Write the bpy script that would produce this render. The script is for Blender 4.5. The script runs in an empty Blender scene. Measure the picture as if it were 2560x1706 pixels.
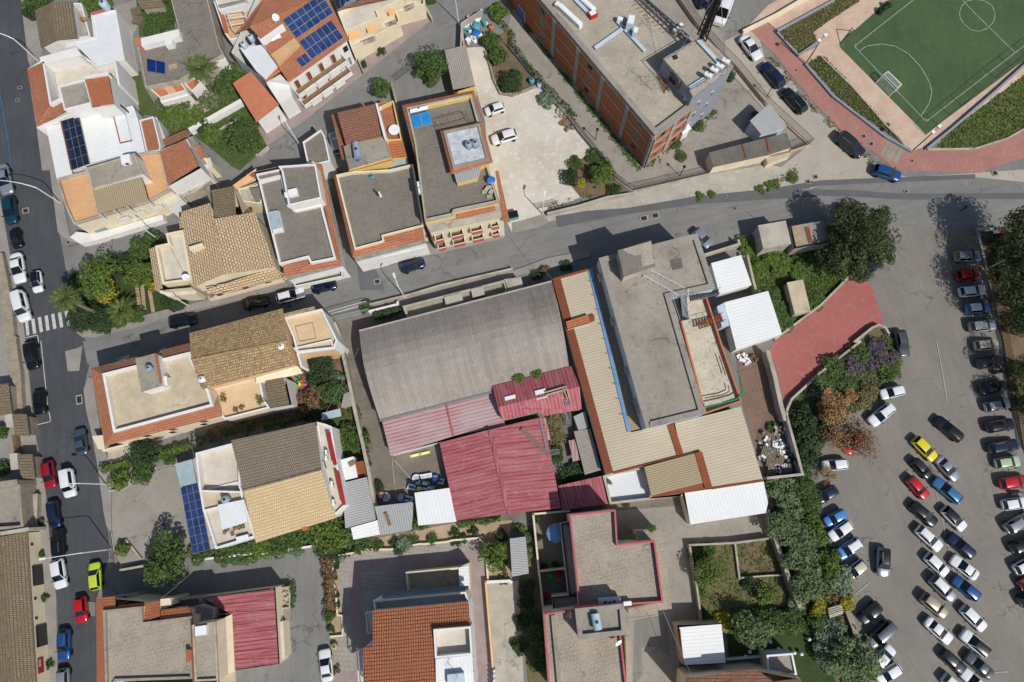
import bpy,math,random
from mathutils import Vector,Matrix
random.seed(7)
S = bpy.context.scene
R = math.radians
# ---------------- camera (a drone almost straight above the town) ----------------
FPX,CX,CY,H = 1740.0,1280.0,853.0,100.0
NAD = (1310.0,1240.0)                        # where the plumb line under the camera falls in the picture
_d = Vector((NAD[0]-CX,NAD[1]-CY,FPX)).normalized()      # world down in camera axes (x right, y down, z forward)
_Zc = -_d
_Xc = (Vector((1,0,0)) - _Zc*_Zc.x).normalized()
_Yc = _Zc.cross(_Xc)
CAM2W = Matrix((_Xc,_Yc,_Zc))               # rows: world axes written in camera (x right, y down, z fwd)
cam = bpy.data.objects.new('camera',bpy.data.cameras.new('camera'))
S.collection.objects.link(cam)
FLIP = Matrix(((1,0,0),(0,-1,0),(0,0,-1)))
cam.matrix_world = Matrix.Translation((0,0,H)) @ (CAM2W @ FLIP).to_4x4()
cam.data.sensor_fit = 'HORIZONTAL'; cam.data.sensor_width = 36
cam.data.lens = 36*FPX/2560
cam.data.clip_start = 1; cam.data.clip_end = 2000
S.camera = cam
# ---------------- light ----------------
SUN_EL,SHX,SHY = 50.0,-0.66,0.75          # elevation, direction in which shadows fall
_l = math.hypot(SHX,SHY); SHX /= _l; SHY /= _l
W = bpy.data.worlds.new('World'); S.world = W; W.use_nodes = True
_n = W.node_tree.nodes; _sky = _n.new('ShaderNodeTexSky'); _sky.sky_type = 'NISHITA'; _sky.sun_disc = False
_sky.sun_elevation = R(SUN_EL); _sky.sun_rotation = math.atan2(-SHX,-SHY); _sky.air_density = 1.0; _sky.dust_density = 1.5
W.node_tree.links.new(_sky.outputs[0],_n['Background'].inputs[0]); _n['Background'].inputs[1].default_value = 0.085
sun = bpy.data.objects.new('sun',bpy.data.lights.new('sun','SUN')); S.collection.objects.link(sun)
sun.data.energy = 3.9; sun.data.angle = R(0.5); sun.data.color = (1,.972,.925)
_c = math.cos(R(SUN_EL))
sun.rotation_euler = Vector((SHX*_c,SHY*_c,-math.sin(R(SUN_EL)))).to_track_quat('-Z','Y').to_euler()
S.view_settings.view_transform = 'Standard'; S.view_settings.look = 'None'; S.view_settings.exposure = 0.0; S.view_settings.gamma = 1
S.cycles.max_bounces = 5; S.cycles.diffuse_bounces = 2; S.cycles.glossy_bounces = 2; S.cycles.transparent_max_bounces = 6
S.cycles.use_denoising = True
# ---------------- measuring the photograph ----------------
K = 640/2350.0
def unproj(px,py,z=0.0):
 d = CAM2W @ Vector((px-CX,py-CY,FPX))
 t = (z-H)/d.z
 return Vector((d.x*t,d.y*t,z))
def P(s,z=0.0):
 "'21:x,y x,y@z ...' : points of the photograph (tile colrow, enlarged pixels) at a height -> world points"
 out = []; t = P.t
 for tok in s.split():
  if ':' in tok:
   a,tok = tok.split(':'); t = a
   if not tok: continue
  zz = z
  if '@' in tok:
   tok,b = tok.split('@'); zz = float(b)
  x,y = tok.split(',')
  out.append(unproj(int(t[0])*640+float(x)*K,(0,427,854,1279)[int(t[1])]+float(y)*K,zz))
 P.t = t
 return out
P.t = '00'
def area(p): return 0.5*sum(p[i].x*p[(i+1) % len(p)].y-p[(i+1) % len(p)].x*p[i].y for i in range(len(p)))
def ccw(p): return p if area(p) > 0 else p[::-1]
def inset(p,w):
 "inward offset of a counter-clockwise polygon"
 n = len(p); out = []
 for i in range(n):
  a,b,c = p[i-1],p[i],p[(i+1) % n]
  e1 = Vector((b.x-a.x,b.y-a.y)).normalized(); e2 = Vector((c.x-b.x,c.y-b.y)).normalized()
  n1 = Vector((-e1.y,e1.x)); n2 = Vector((-e2.y,e2.x)); m = n1+n2
  if m.length < 1e-4: m = n1.copy()
  m = m.normalized(); k = w/max(.35,m.dot(n1))
  out.append(Vector((b.x+m.x*k,b.y+m.y*k,b.z)))
 return out
def inpoly(x,y,p):
 r = False; j = len(p)-1
 for i in range(len(p)):
  if (p[i].y > y) != (p[j].y > y) and x < (p[j].x-p[i].x)*(y-p[i].y)/(p[j].y-p[i].y)+p[i].x: r = not r
  j = i
 return r
# ---------------- meshes ----------------
class MB:
 def __init__(s): s.v = []; s.f = []; s.m = []; s.ax = []; s.cm = 0; s.cax = 0.0; s.sm = False
 def face(s,pts):
  i = len(s.v); s.v += [tuple(p) for p in pts]; s.f.append(tuple(range(i,i+len(pts)))); s.m.append(s.cm); s.ax.append(s.cax)
  return s
 def quadgrid(s,rows):
  i = len(s.v); n = len(rows[0])
  for r in rows: s.v += [tuple(p) for p in r]
  for a in range(len(rows)-1):
   for b in range(n-1):
    s.f.append((i+a*n+b,i+a*n+b+1,i+(a+1)*n+b+1,i+(a+1)*n+b)); s.m.append(s.cm); s.ax.append(s.cax)
  return s
 def poly(s,p,z=None,flip=False):
  q = [Vector((a.x,a.y,a.z if z is None else z)) for a in ccw(p)]
  return s.face(q[::-1] if flip else q)
 def sides(s,p,z0,z1=None):
  q = ccw(p)
  for i in range(len(q)):
   a,b = q[i],q[(i+1) % len(q)]
   ta = a.z if z1 is None else z1; tb = b.z if z1 is None else z1
   s.face([(a.x,a.y,z0),(b.x,b.y,z0),(b.x,b.y,tb),(a.x,a.y,ta)])
  return s
 def prism(s,p,z0,z1,bottom=False):
  s.sides(p,z0,z1); s.poly(p,z1)
  if bottom: s.poly(p,z0,True)
  return s
 def ring(s,o,i,z0,z1):
  "walls with a thickness: outer and inner polygons of as many points"
  o = ccw(o); i = ccw(i); n = len(o)
  for k in range(n):
   a,b,c,d = o[k],o[(k+1) % n],i[(k+1) % n],i[k]
   s.face([(a.x,a.y,z1),(b.x,b.y,z1),(c.x,c.y,z1),(d.x,d.y,z1)])
   s.face([(d.x,d.y,z1),(c.x,c.y,z1),(c.x,c.y,z0),(d.x,d.y,z0)])
   s.face([(a.x,a.y,z0),(b.x,b.y,z0),(b.x,b.y,z1),(a.x,a.y,z1)])
  return s
 def box(s,c,sx,sy,z0,z1,a=0.0):
  ca,sa = math.cos(a),math.sin(a)
  p = [Vector((c[0]+x*ca-y*sa,c[1]+x*sa+y*ca,0)) for x,y in ((-sx/2,-sy/2),(sx/2,-sy/2),(sx/2,sy/2),(-sx/2,sy/2))]
  return s.prism(p,z0,z1,True)
 def bar(s,a,b,w,h=None):
  "a square bar from a to b"
  a = Vector(a); b = Vector(b); h = h or w; d = b-a
  if d.length < 1e-5: return s
  d.normalize(); up = Vector((0,0,1)) if abs(d.z) < .95 else Vector((1,0,0))
  u = d.cross(up).normalized()*w/2; v = u.cross(d).normalized()*h/2
  c = [(-u-v),(u-v),(u+v),(-u+v)]
  for k in range(4): s.face([a+c[k],b+c[k],b+c[(k+1) % 4],a+c[(k+1) % 4]])
  s.face([a+x for x in c]); s.face([b+x for x in c[::-1]])
  return s
 def tube(s,pts,r,n=7,r1=None):
  pts = [Vector(p) for p in pts]; rows = []
  for i,p in enumerate(pts):
   d = (pts[min(i+1,len(pts)-1)]-pts[max(i-1,0)]).normalized()
   up = Vector((0,0,1)) if abs(d.z) < .9 else Vector((1,0,0))
   u = d.cross(up).normalized(); v = u.cross(d)
   rr = r if r1 is None else r+(r1-r)*i/(len(pts)-1)
   rows.append([p+(u*math.cos(k*2*math.pi/n)+v*math.sin(k*2*math.pi/n))*rr for k in range(n+1)])
  s.quadgrid(rows); s.face(rows[-1][:-1]); s.face(rows[0][:-1][::-1])
  return s
 def disc(s,c,r,z0,z1,n=16):
  return s.prism([Vector((c[0]+r*math.cos(k*2*math.pi/n),c[1]+r*math.sin(k*2*math.pi/n),0)) for k in range(n)],z0,z1,True)
 def lathe(s,c,prof,n=14):
  rows = [[(c[0]+r*math.cos(k*2*math.pi/n),c[1]+r*math.sin(k*2*math.pi/n),z) for k in range(n+1)] for r,z in prof]
  return s.quadgrid(rows)
 def mesh(s,name,mats,off=Vector((0,0,0))):
  me = bpy.data.meshes.new(name)
  me.from_pydata([(v[0]-off[0],v[1]-off[1],v[2]-off[2]) for v in s.v],[],s.f)
  for m in (mats if isinstance(mats,(list,tuple)) else [mats]): me.materials.append(m)
  uv = me.uv_layers.new(name='uv').data
  for pi,p in enumerate(me.polygons):
   n = p.normal; p.material_index = s.m[pi]; p.use_smooth = s.sm
   if n.z > .999 or n.z < -.999:
    U = Vector((math.cos(s.ax[pi]),math.sin(s.ax[pi]),0))
   elif n.z > .35 and s.ax[pi] != 0.0 and n.z > .985:
    U = Vector((math.cos(s.ax[pi]),math.sin(s.ax[pi]),0))
   else:
    U = Vector((-n.y,n.x,0))
    if U.length < 1e-6: U = Vector((1,0,0))
   U.normalize(); V = n.cross(U)
   for li in p.loop_indices:
    co = me.vertices[me.loops[li].vertex_index].co
    uv[li].uv = (co.dot(U),co.dot(V))
  if s.sm or True: me.validate()
  return me
 def build(s,name,mats,parent=None,label=None):
  off = parent.matrix_world.translation if parent is not None and parent.parent is None else Vector((0,0,0))
  if parent is not None: off = ORG[parent]
  o = bpy.data.objects.new(name,s.mesh(name,mats,off)); S.collection.objects.link(o)
  ORG[o] = off
  if parent is not None: o.parent = parent
  if label: o['label'] = label
  return o
 def thing(s,name,mats,label,cat,group=None,kind=None):
  "a top-level object made of one mesh, its origin at its base"
  xs = [v[0] for v in s.v]; ys = [v[1] for v in s.v]; zs = [v[2] for v in s.v]
  off = Vector(((min(xs)+max(xs))/2,(min(ys)+max(ys))/2,min(zs)))
  o = bpy.data.objects.new(name,s.mesh(name,mats,off)); o.location = off; S.collection.objects.link(o)
  ORG[o] = off; tag(o,label,cat,group,kind)
  return o
ORG = {}
def tag(o,label=None,cat=None,group=None,kind=None):
 if label: o['label'] = label
 if cat: o['category'] = cat
 if group: o['group'] = group
 if kind: o['kind'] = kind
def thing(name,label,cat,loc,group=None,rz=0.0):
 o = bpy.data.objects.new(name,None); o.empty_display_size = .3
 loc = Vector((loc[0],loc[1],loc[2] if len(loc) > 2 else 0)); o.location = loc; o.rotation_euler.z = rz
 S.collection.objects.link(o); ORG[o] = loc.copy(); tag(o,label,cat,group)
 return o
def copy_tree(o,parent=None):
 c = o.copy(); S.collection.objects.link(c)
 if parent is not None: c.parent = parent
 for ch in list(o.children): copy_tree(ch,c)
 return c
# ---------------- materials ----------------
def srgb(h):
 h = h.lstrip('#'); return tuple(((int(h[i:i+2],16)/255+.055)/1.055)**2.4 if int(h[i:i+2],16) > 10 else int(h[i:i+2],16)/255/12.92 for i in (0,2,4))+(1,)
MATS = {}
def M(name,c1,c2=None,sc=.4,amt=.8,c3=None,sc3=2.5,t3=.55,rough=.85,pat=None,pu=.3,pv=.3,cm=None,cb=None,mort=.08,bump=.0,bs=6.0,met=0.0,pb=.3,coat=0.0,spec=.3,isl=0.0,trans=0.0,off=.5,sw=.25,grain=.1,streak=0.0,crack=0.0):
 m = bpy.data.materials.new(name); m.use_nodes = True; MATS[name] = m
 T = m.node_tree; N = T.nodes; L = T.links; B = N['Principled BSDF']
 B.inputs['Roughness'].default_value = rough; B.inputs['Metallic'].default_value = met
 B.inputs['Specular IOR Level'].default_value = spec
 if coat: B.inputs['Coat Weight'].default_value = coat; B.inputs['Coat Roughness'].default_value = .08
 c1 = srgb(c1) if isinstance(c1,str) else c1
 tc = N.new('ShaderNodeTexCoord'); obj = tc.outputs['Object']; uv = tc.outputs['UV']
 def noise(scale,detail=6,rough=.62,src=obj):
  n = N.new('ShaderNodeTexNoise'); n.inputs['Scale'].default_value = scale; n.inputs['Detail'].default_value = detail; n.inputs['Roughness'].default_value = rough
  L.new(src,n.inputs['Vector']); return n.outputs[0]
 def rng(x,a,b,c=0.0,d=1.0):
  r = N.new('ShaderNodeMapRange'); r.inputs[1].default_value = a; r.inputs[2].default_value = b; r.inputs[3].default_value = c; r.inputs[4].default_value = d
  L.new(x,r.inputs[0]); return r.outputs[0]
 def mix(f,a,b,mode='MIX'):
  x = N.new('ShaderNodeMix'); x.data_type = 'RGBA'; x.blend_type = mode
  for s,k in ((f,0),(a,6),(b,7)):
   if isinstance(s,(int,float)): x.inputs[k].default_value = s
   elif isinstance(s,tuple): x.inputs[k].default_value = s
   else: L.new(s,x.inputs[k])
  return x.outputs[2]
 def math_(op,a,b=None):
  x = N.new('ShaderNodeMath'); x.operation = op
  for s,k in ((a,0),(b,1)):
   if s is None: continue
   if isinstance(s,(int,float)): x.inputs[k].default_value = s
   else: L.new(s,x.inputs[k])
  return x.outputs[0]
 col = c1; hgt = None
 if pat in ('tile','brick','paver'):
  b = N.new('ShaderNodeTexBrick'); b.offset = off; b.inputs['Scale'].default_value = 1
  b.inputs['Brick Width'].default_value = pu; b.inputs['Row Height'].default_value = pv; b.inputs['Mortar Size'].default_value = mort*min(pu,pv)
  b.inputs['Mortar Smooth'].default_value = .4
  b.inputs['Color1'].default_value = c1; b.inputs['Color2'].default_value = srgb(cb) if cb else c1
  b.inputs['Mortar'].default_value = srgb(cm) if cm else c1  # on roof tiles the dark cm puts the shadow gaps between rows into the colour
  src = uv
  if pat == 'tile':
   nn = N.new('ShaderNodeTexNoise'); nn.inputs['Scale'].default_value = 1.6; nn.inputs['Detail'].default_value = 5; L.new(obj,nn.inputs['Vector'])
   vm = N.new('ShaderNodeVectorMath'); vm.operation = 'MULTIPLY_ADD'; L.new(nn.outputs['Color'],vm.inputs[0]); vm.inputs[1].default_value = (.22,.22,0); L.new(uv,vm.inputs[2]); src = vm.outputs[0]
  L.new(src,b.inputs['Vector']); col = b.outputs['Color']; hgt = math_('SUBTRACT',1.0,b.outputs['Fac'])
  if pat == 'tile':
   sp = N.new('ShaderNodeSeparateXYZ'); L.new(src,sp.inputs[0])
   fr = math_('FRACT',math_('DIVIDE',sp.outputs[1],pv)); hgt = math_('ADD',hgt,math_('MULTIPLY',fr,-.8))
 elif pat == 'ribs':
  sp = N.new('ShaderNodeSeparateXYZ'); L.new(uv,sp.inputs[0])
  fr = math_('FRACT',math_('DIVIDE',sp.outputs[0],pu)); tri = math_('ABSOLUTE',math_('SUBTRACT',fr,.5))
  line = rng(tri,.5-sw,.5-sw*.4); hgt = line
  if cm: col = mix(math_('MULTIPLY',line,amt if c2 is None else 1.0),col,srgb(cm))  # on ribbed sheets cm paints the shade of the rib sides into the colour
 if c2: col = mix(math_('MULTIPLY',rng(noise(sc,7,.66),.38,.64),amt),col,srgb(c2))
 if c3: col = mix(rng(noise(sc3*(1 if isl else 2.4),6,.72),t3-.02,t3+.16,0,.85),col,srgb(c3))
 if streak:
  mp = N.new('ShaderNodeMapping'); L.new(uv,mp.inputs[0]); mp.inputs[3].default_value = (1.4,.12,1)
  col = mix(math_('MULTIPLY',rng(noise(1.0,6,.7,mp.outputs[0]),.42,.62),streak),col,srgb(c3))
 if crack:
  vo = N.new('ShaderNodeTexVoronoi'); vo.feature = 'DISTANCE_TO_EDGE'; vo.inputs['Scale'].default_value = .17
  ad = N.new('ShaderNodeVectorMath'); ad.operation = 'MULTIPLY_ADD'; nn = N.new('ShaderNodeTexNoise'); nn.inputs['Scale'].default_value = .6; nn.inputs['Detail'].default_value = 6
  L.new(obj,nn.inputs['Vector']); L.new(nn.outputs['Color'],ad.inputs[0]); ad.inputs[1].default_value = (3,3,3); L.new(obj,ad.inputs[2]); L.new(ad.outputs[0],vo.inputs['Vector'])
  f = math_('MULTIPLY',rng(vo.outputs['Distance'],0,.018,1,0),rng(noise(.13,3),.48,.58)); col = mix(math_('MULTIPLY',f,crack),col,(.03,.028,.025,1))
  col = mix(math_('MULTIPLY',rng(noise(.5,5,.6),.63,.72),crack*.5),col,(.06,.057,.052,1))
 if grain and not isl and not coat:
  hs = N.new('ShaderNodeHueSaturation'); L.new(rng(noise(5.0,8,.85),.25,.75,1-grain*1.6,1+grain*1.6),hs.inputs['Value'])
  if isinstance(col,tuple): hs.inputs['Color'].default_value = col
  else: L.new(col,hs.inputs['Color'])
  col = hs.outputs[0]
 if isl:
  g = N.new('ShaderNodeNewGeometry')
  hs = N.new('ShaderNodeHueSaturation'); L.new(rng(g.outputs['Random Per Island'],0,1,1-isl,1+isl),hs.inputs['Value'])
  if isinstance(col,tuple): hs.inputs['Color'].default_value = col
  else: L.new(col,hs.inputs['Color'])
  col = hs.outputs[0]
 if isinstance(col,tuple): B.inputs['Base Color'].default_value = col
 else: L.new(col,B.inputs['Base Color'])
 if bump or (hgt is not None and pb):
  bn = N.new('ShaderNodeBump'); bn.inputs['Strength'].default_value = 1.0; bn.inputs['Distance'].default_value = .06
  h = None
  if bump: h = math_('MULTIPLY',noise(bs,4,.7),bump)
  if hgt is not None and pb:
   k = math_('MULTIPLY',hgt,pb); h = k if h is None else math_('ADD',h,k)
  L.new(h,bn.inputs['Height']); L.new(bn.outputs[0],B.inputs['Normal'])
 if trans:
  t = N.new('ShaderNodeBsdfTranslucent'); a = N.new('ShaderNodeMixShader'); a.inputs[0].default_value = trans
  if isinstance(col,tuple): t.inputs[0].default_value = col
  else: L.new(col,t.inputs[0])
  L.new(B.outputs[0],a.inputs[1]); L.new(t.outputs[0],a.inputs[2]); L.new(a.outputs[0],N['Material Output'].inputs[0])
 return m
# sRGB hex, the surfaces' own (albedo); cm on ribbed sheets and roof tiles carries shade
M('asphalt_dark','434549','4f5155',.12,.9,'3a3c41',.5,.58,bump=.12,bs=14,crack=.5,streak=.45)
M('asphalt','757471','84827e',.18,.8,'666562',.6,.58,bump=.12,bs=14,crack=.55,streak=.4)
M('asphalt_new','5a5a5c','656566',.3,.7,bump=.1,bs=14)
M('asphalt_lot','77726b','868078',.12,.9,'6a655f',.8,.56,bump=.12,bs=12,crack=.6,streak=.3)
M('dusty_road','9f978b','aca497',.15,.9,'857e73',.5,.58,bump=.12,bs=12,crack=.5)
M('kerb_stone','a69f92','8d877c',1,.8,bump=.1)
M('pavement','85807a','97918a',.3,.8,'6d6963',1.4,.57,bump=.1)
M('pavement_tile','8f8a82','9d978f',.4,.8,pat='paver',pu=.6,pv=.6,cm='6c6761',cb='99938a',mort=.06,pb=.1)
M('concrete','958f86','857f76',.25,.9,'6e6962',.6,.57,bump=.15,bs=8,grain=.12,crack=.45)
M('concrete_light','b1aa9c','948d80',.4,.8,'6f6a61',1.6,.6,bump=.1,crack=.45)
M('concrete_floor','7c746a','655e55',.25,.9,'8d857a',1.1,.58,bump=.12,crack=.45)
M('white_gravel','c6c0b5','b3aa9b',.12,.9,'d6d2ca',.35,.53,bump=.35,bs=20,grain=.12)
M('gravel_verge','aaa499','968f83',.3,.9,'bbb6ab',.8,.55,bump=.3,bs=18)
M('stamped','8c7d7a','9c8d88',.5,.9,'776967',1.8,.58,bump=.12)
M('brick_walk','a2746a','94685f',.25,.9,'b08a7f',.8,.57,pat='paver',pu=.42,pv=.21,cm='835a51',cb='ad7f74',mort=.09,pb=.1)
M('pink_concrete','c3aa97','ae957f',.3,.9,'d0bcab',.7,.56,bump=.15)
M('red_court','a35f59','985650',.15,.9,'95766f',.5,.52,bump=.1)
M('red_slab','7d6457','6b5a4f',.3,.9,'93786a',.9,.57,pat='paver',pu=3.4,pv=3.4,cm='4d453e',cb='86695c',mort=.012,off=0,pb=.1)
M('turf','45593a','3a4d33',.09,.9,'52643f',.25,.55,bump=.2,bs=25,rough=.95,streak=.25)
M('line_white','a9b2a8','8b988b',1.2,.9)
M('road_paint','c2c1bd','9d9c99',2.2,.8)
M('road_yellow','a98b4a','8a7a58',2.0,.9)
M('road_blue','2d6c9c','3f6a88',2.0,.8)
M('soil','75634d','5e4f3d',.5,.9,'8a785e',1.8,.57,bump=.5,bs=8)
M('sand_soil','a8977a','947f62',.6,.9,'b9aa8f',2,.57,bump=.4,bs=8)
M('lawn','4d5a33','414f2a',.4,.9,'64693f',.7,.56,bump=.6,bs=16,rough=.95)
M('lawn_dark','3a4826','303d20',.4,.9,'4d5733',.7,.57,bump=.6,bs=16,rough=.95)
M('wild_grass','5d6038','4c5331',.35,.9,'7d734d',.5,.54,bump=.8,bs=9,rough=.95)
M('dry_grass','6a6344','565639',.3,.9,'857853',.5,.54,bump=.8,bs=9,rough=.95)
# walls
M('white_wall','dcdad6','cfccc6',.5,.7,'b5b0a8',1.1,.66,rough=.7)
M('cream_wall','dccfb4','cfc0a3',.5,.8,'b7a98e',1.2,.66)
M('yellow_wall','d9bd78','cdae6a',.6,.8,'b39a68',1.3,.66)
M('peach_wall','d8b48c','cba780',.5,.8)
M('grey_wall','8c8f98','7f828b',.4,.8,'6e7179',1.5,.64)
M('stone_wall','9b9180','84796a',.9,.9,'655d52',2.2,.56,bump=.5,bs=4)
M('brick_wall','ad643c','a05a36',.3,.8,pat='brick',pu=.5,pv=.25,cm='8e6a52',cb='b86d45',mort=.08,pb=.1)
M('frame_concrete','9f9b96','8b8782',.5,.8)
M('pink_trim','b5606a','a4535d',.8,.8)
M('terracotta_trim','b97455','a9684b',.6,.8)
M('plaster_old','b3aa9b','90887b',.5,.9,'6b655c',1.3,.58,bump=.2)
M('bluish_wall','b9c6d0','a3b2bd',.6,.8)
# roofs
M('roof_concrete','9a9387','827b70',.22,.9,'6f685e',.7,.56,bump=.25,bs=9,grain=.16,crack=.7)
M('roof_concrete_dark','746e65','7f7970',.3,.9,'625c53',.7,.55,bump=.2,bs=9,pat='paver',pu=.5,pv=.5,cm='66605a',cb='7c766d',mort=.07,pb=.1,grain=.14,crack=.45)
M('roof_concrete_warm','aca394','978e80',.22,.9,'7b7366',.6,.57,bump=.2,bs=9,pat='paver',pu=.5,pv=.5,cm='968d80',cb='b2a999',mort=.06,pb=.1,grain=.14,crack=.6)
M('roof_lichen','b5ac9a','c6beac',.4,.9,'7a7161',1.0,.54,bump=.3,bs=7,grain=.2)
M('roof_speckle','948a7d','a3998a',.3,.9,'b0a691',2.0,.54,bump=.3,bs=7,pat='paver',pu=.5,pv=.5,cm='7a7165',cb='93897a',mort=.07,pb=.1,grain=.22,crack=.45)
M('roof_beige','c0b29a','a8997f',.4,.9,'8d7e68',1.0,.6,bump=.1,crack=.45)
M('roof_cream','c9c2b4','b8af9f',.5,.9,'9b9284',1.4,.61)
M('roof_white','d3d5d6','c8cbcd',.5,.8,'b2b4b5',.6,.66,rough=.7)
M('roof_patchy','c7c9cc','9da0a4',1.3,.9,'70706f',2.6,.56)
M('roof_peach','cfa377','c2966a',.5,.9,pat='paver',pu=.4,pv=.4,cm='b38a61',cb='d6ab80',mort=.06,pb=.05)
M('roof_tan','cba67c','bb966d',.5,.9,pat='paver',pu=.4,pv=.4,cm='ad8a65',cb='d0ac84',mort=.05,pb=.05)
M('roof_peach_floor','d0b592','c4a784',.5,.9,pat='paver',pu=.35,pv=.35,cm='ad9474',cb='d4ba99',mort=.05,pb=.05)
M('tiles_tan','c3aa87','b29776',.6,.7,'80694f',1.2,.6,pat='tile',pu=.6,pv=.36,cm='66523c',cb='d2bb99',mort=.17,pb=.6)
M('tiles_mottled','bba478','a08565',.8,.6,'6e5a44',2.0,.56,pat='tile',pu=.32,pv=.38,cm='5c4938',cb='8a7050',mort=.12,pb=.6)
M('tiles_straw','cdb389','c0a57b',.6,.7,pat='tile',pu=.25,pv=.42,cm='9a8263',cb='d4bc94',mort=.11,pb=.5)
M('tiles_drab','8f8471','7d7262',.6,.8,'696051',3,.6,pat='tile',pu=.25,pv=.42,cm='53463a',cb='998d78',mort=.14,pb=.5)
M('tiles_old','85765f','6f624e',.5,.9,'a39273',2.2,.57,pat='tile',pu=.24,pv=.4,cm='463c30',cb='988871',mort=.2,pb=.7)
M('tiles_orange','b8714e','a76444',.5,.8,'8a5540',.9,.62,pat='tile',pu=.3,pv=.38,cm='7d4630',cb='c37f5b',mort=.15,pb=.6)
M('tiles_terracotta','ae7253','9d6549',.5,.8,'8a5b45',.9,.6,pat='tile',pu=.25,pv=.36,cm='7a4c38',cb='bd8263',mort=.13,pb=.6)
M('tiles_brown','8f6450','805846',.6,.8,'735040',.9,.62,pat='tile',pu=.3,pv=.38,cm='573b2e',cb='a07560',mort=.15,pb=.6)
M('tiles_villa','a8694b','99603f',.6,.7,'806350',.4,.64,pat='tile',pu=.3,pv=.42,cm='58301d',cb='b5785a',mort=.2,pb=.6,off=0)
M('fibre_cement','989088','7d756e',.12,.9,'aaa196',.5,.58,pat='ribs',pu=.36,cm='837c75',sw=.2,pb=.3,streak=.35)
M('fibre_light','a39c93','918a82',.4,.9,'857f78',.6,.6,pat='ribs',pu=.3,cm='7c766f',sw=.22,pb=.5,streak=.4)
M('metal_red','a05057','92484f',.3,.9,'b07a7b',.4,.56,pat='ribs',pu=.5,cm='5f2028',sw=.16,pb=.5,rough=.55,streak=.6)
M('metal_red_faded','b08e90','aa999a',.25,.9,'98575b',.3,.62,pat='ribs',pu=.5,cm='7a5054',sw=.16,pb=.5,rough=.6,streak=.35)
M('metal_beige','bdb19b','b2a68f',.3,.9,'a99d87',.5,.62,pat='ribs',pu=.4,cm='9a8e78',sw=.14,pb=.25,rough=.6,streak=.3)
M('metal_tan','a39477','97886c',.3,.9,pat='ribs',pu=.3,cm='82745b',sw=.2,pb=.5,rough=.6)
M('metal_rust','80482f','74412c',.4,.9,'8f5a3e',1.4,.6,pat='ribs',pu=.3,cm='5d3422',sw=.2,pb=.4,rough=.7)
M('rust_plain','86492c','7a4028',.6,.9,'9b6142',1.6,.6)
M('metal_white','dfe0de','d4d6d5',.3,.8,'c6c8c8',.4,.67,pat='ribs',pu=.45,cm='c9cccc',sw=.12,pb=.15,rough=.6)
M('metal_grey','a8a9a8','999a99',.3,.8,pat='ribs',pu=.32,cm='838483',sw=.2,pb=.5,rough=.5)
M('sheet_clear','9fb0b5','8a9ba1',.8,.8,rough=.3)
M('bitumen','5e5b57','756d61',.4,.9,'4a4743',.6,.57)
M('blue_sheet','6f93b8','5f84ab',.6,.8,rough=.5)
# small
M('black','17171a',rough=.5); M('dark_metal','2c2e31',rough=.5); M('galv','9a9d9f','85888a',2,.8,rough=.4,met=.5)
M('steel_white','d5d7d8',rough=.4); M('iron_fence','4a4d4b',rough=.6); M('rail_white','d8d8d6',rough=.5)
M('glass_dark','10161b',rough=.08,spec=.8); M('glass_pale','6d858c',rough=.1,spec=.8)
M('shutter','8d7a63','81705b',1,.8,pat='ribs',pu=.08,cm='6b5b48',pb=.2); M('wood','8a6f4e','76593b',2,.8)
M('door_brown','7c4a2c','6d3f25',1,.8); M('awning_red','9b2c2b','8a2525',.6,.8); M('awning_peach','e0a468','d39658',.8,.8)
M('tank_blue','a3b5c0','98aab6',1,.6,rough=.5); M('tank_grey','8a97a3','7b8894',1,.6,rough=.5); M('tank_teal','4f8f94',rough=.5)
M('pv','1c2f5c','182950',.6,.8,pat='paver',pu=.165,pv=.165,cm='4d6291',cb='20356a',mort=.09,off=0,pb=0,rough=.12,spec=.6)
M('pv_black','161d33','121829',.6,.8,pat='paver',pu=.165,pv=.165,cm='3a4463',cb='1a2138',mort=.09,off=0,pb=0,rough=.12,spec=.6)
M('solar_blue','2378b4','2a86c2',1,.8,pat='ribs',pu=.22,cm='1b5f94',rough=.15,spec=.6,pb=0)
M('solar_navy','142c66','10245a',1,.8,rough=.15,spec=.6)
M('plastic_white','dcdedd',rough=.5); M('plastic_blue','2a64ad',rough=.4); M('plastic_yellow','d8c63a',rough=.5); M('plastic_red','b02b2b',rough=.5); M('plastic_green','4aa05a',rough=.5); M('plastic_orange','d06a30',rough=.5); M('plastic_pink','c5559a',rough=.5)
M('net_white','c8cccb',rough=.7); M('green_pipe','1f8a63',rough=.4); M('marble','c9c3b8','b3aca0',1,.7)
# plants
def leafmat(n,a,b,c,isl=.38,tr=.25): M(n,a,b,.9,.9,c,2.2,.55,rough=.75,isl=isl,trans=tr,spec=.25)
leafmat('leaf_mid','516836','43562d','7c8c4c'); leafmat('leaf_bright','627636','52652e','879550'); leafmat('leaf_dark','3e5132','32422a','576b3f')
leafmat('leaf_pine','4c5634','3c462b','6c754a'); leafmat('leaf_olive','6c7c54','5a6946','8d9a73'); leafmat('leaf_yellow','a19a38','8a872c','c4b648')
leafmat('leaf_dry','a17e56','8b6946','c19b6d'); leafmat('leaf_rust','86674e','74604a','9c7a5e'); leafmat('leaf_palm','66733c','546132','888d54')
leafmat('leaf_grass','5d7336','4e622d','858c49'); leafmat('leaf_straw','7d7450','6a6540','8f855f'); leafmat('leaf_purple','665a64','5a5a50','7f6c82'); leafmat('leaf_grey','819277','6d7e66','a2af91')
M('bark','6b5a48','56483a',3,.9,bump=.5,bs=8); M('bark_grey','82776a','6d6358',3,.9,bump=.5,bs=8)
g_ = lambda n: MATS[n]
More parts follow.
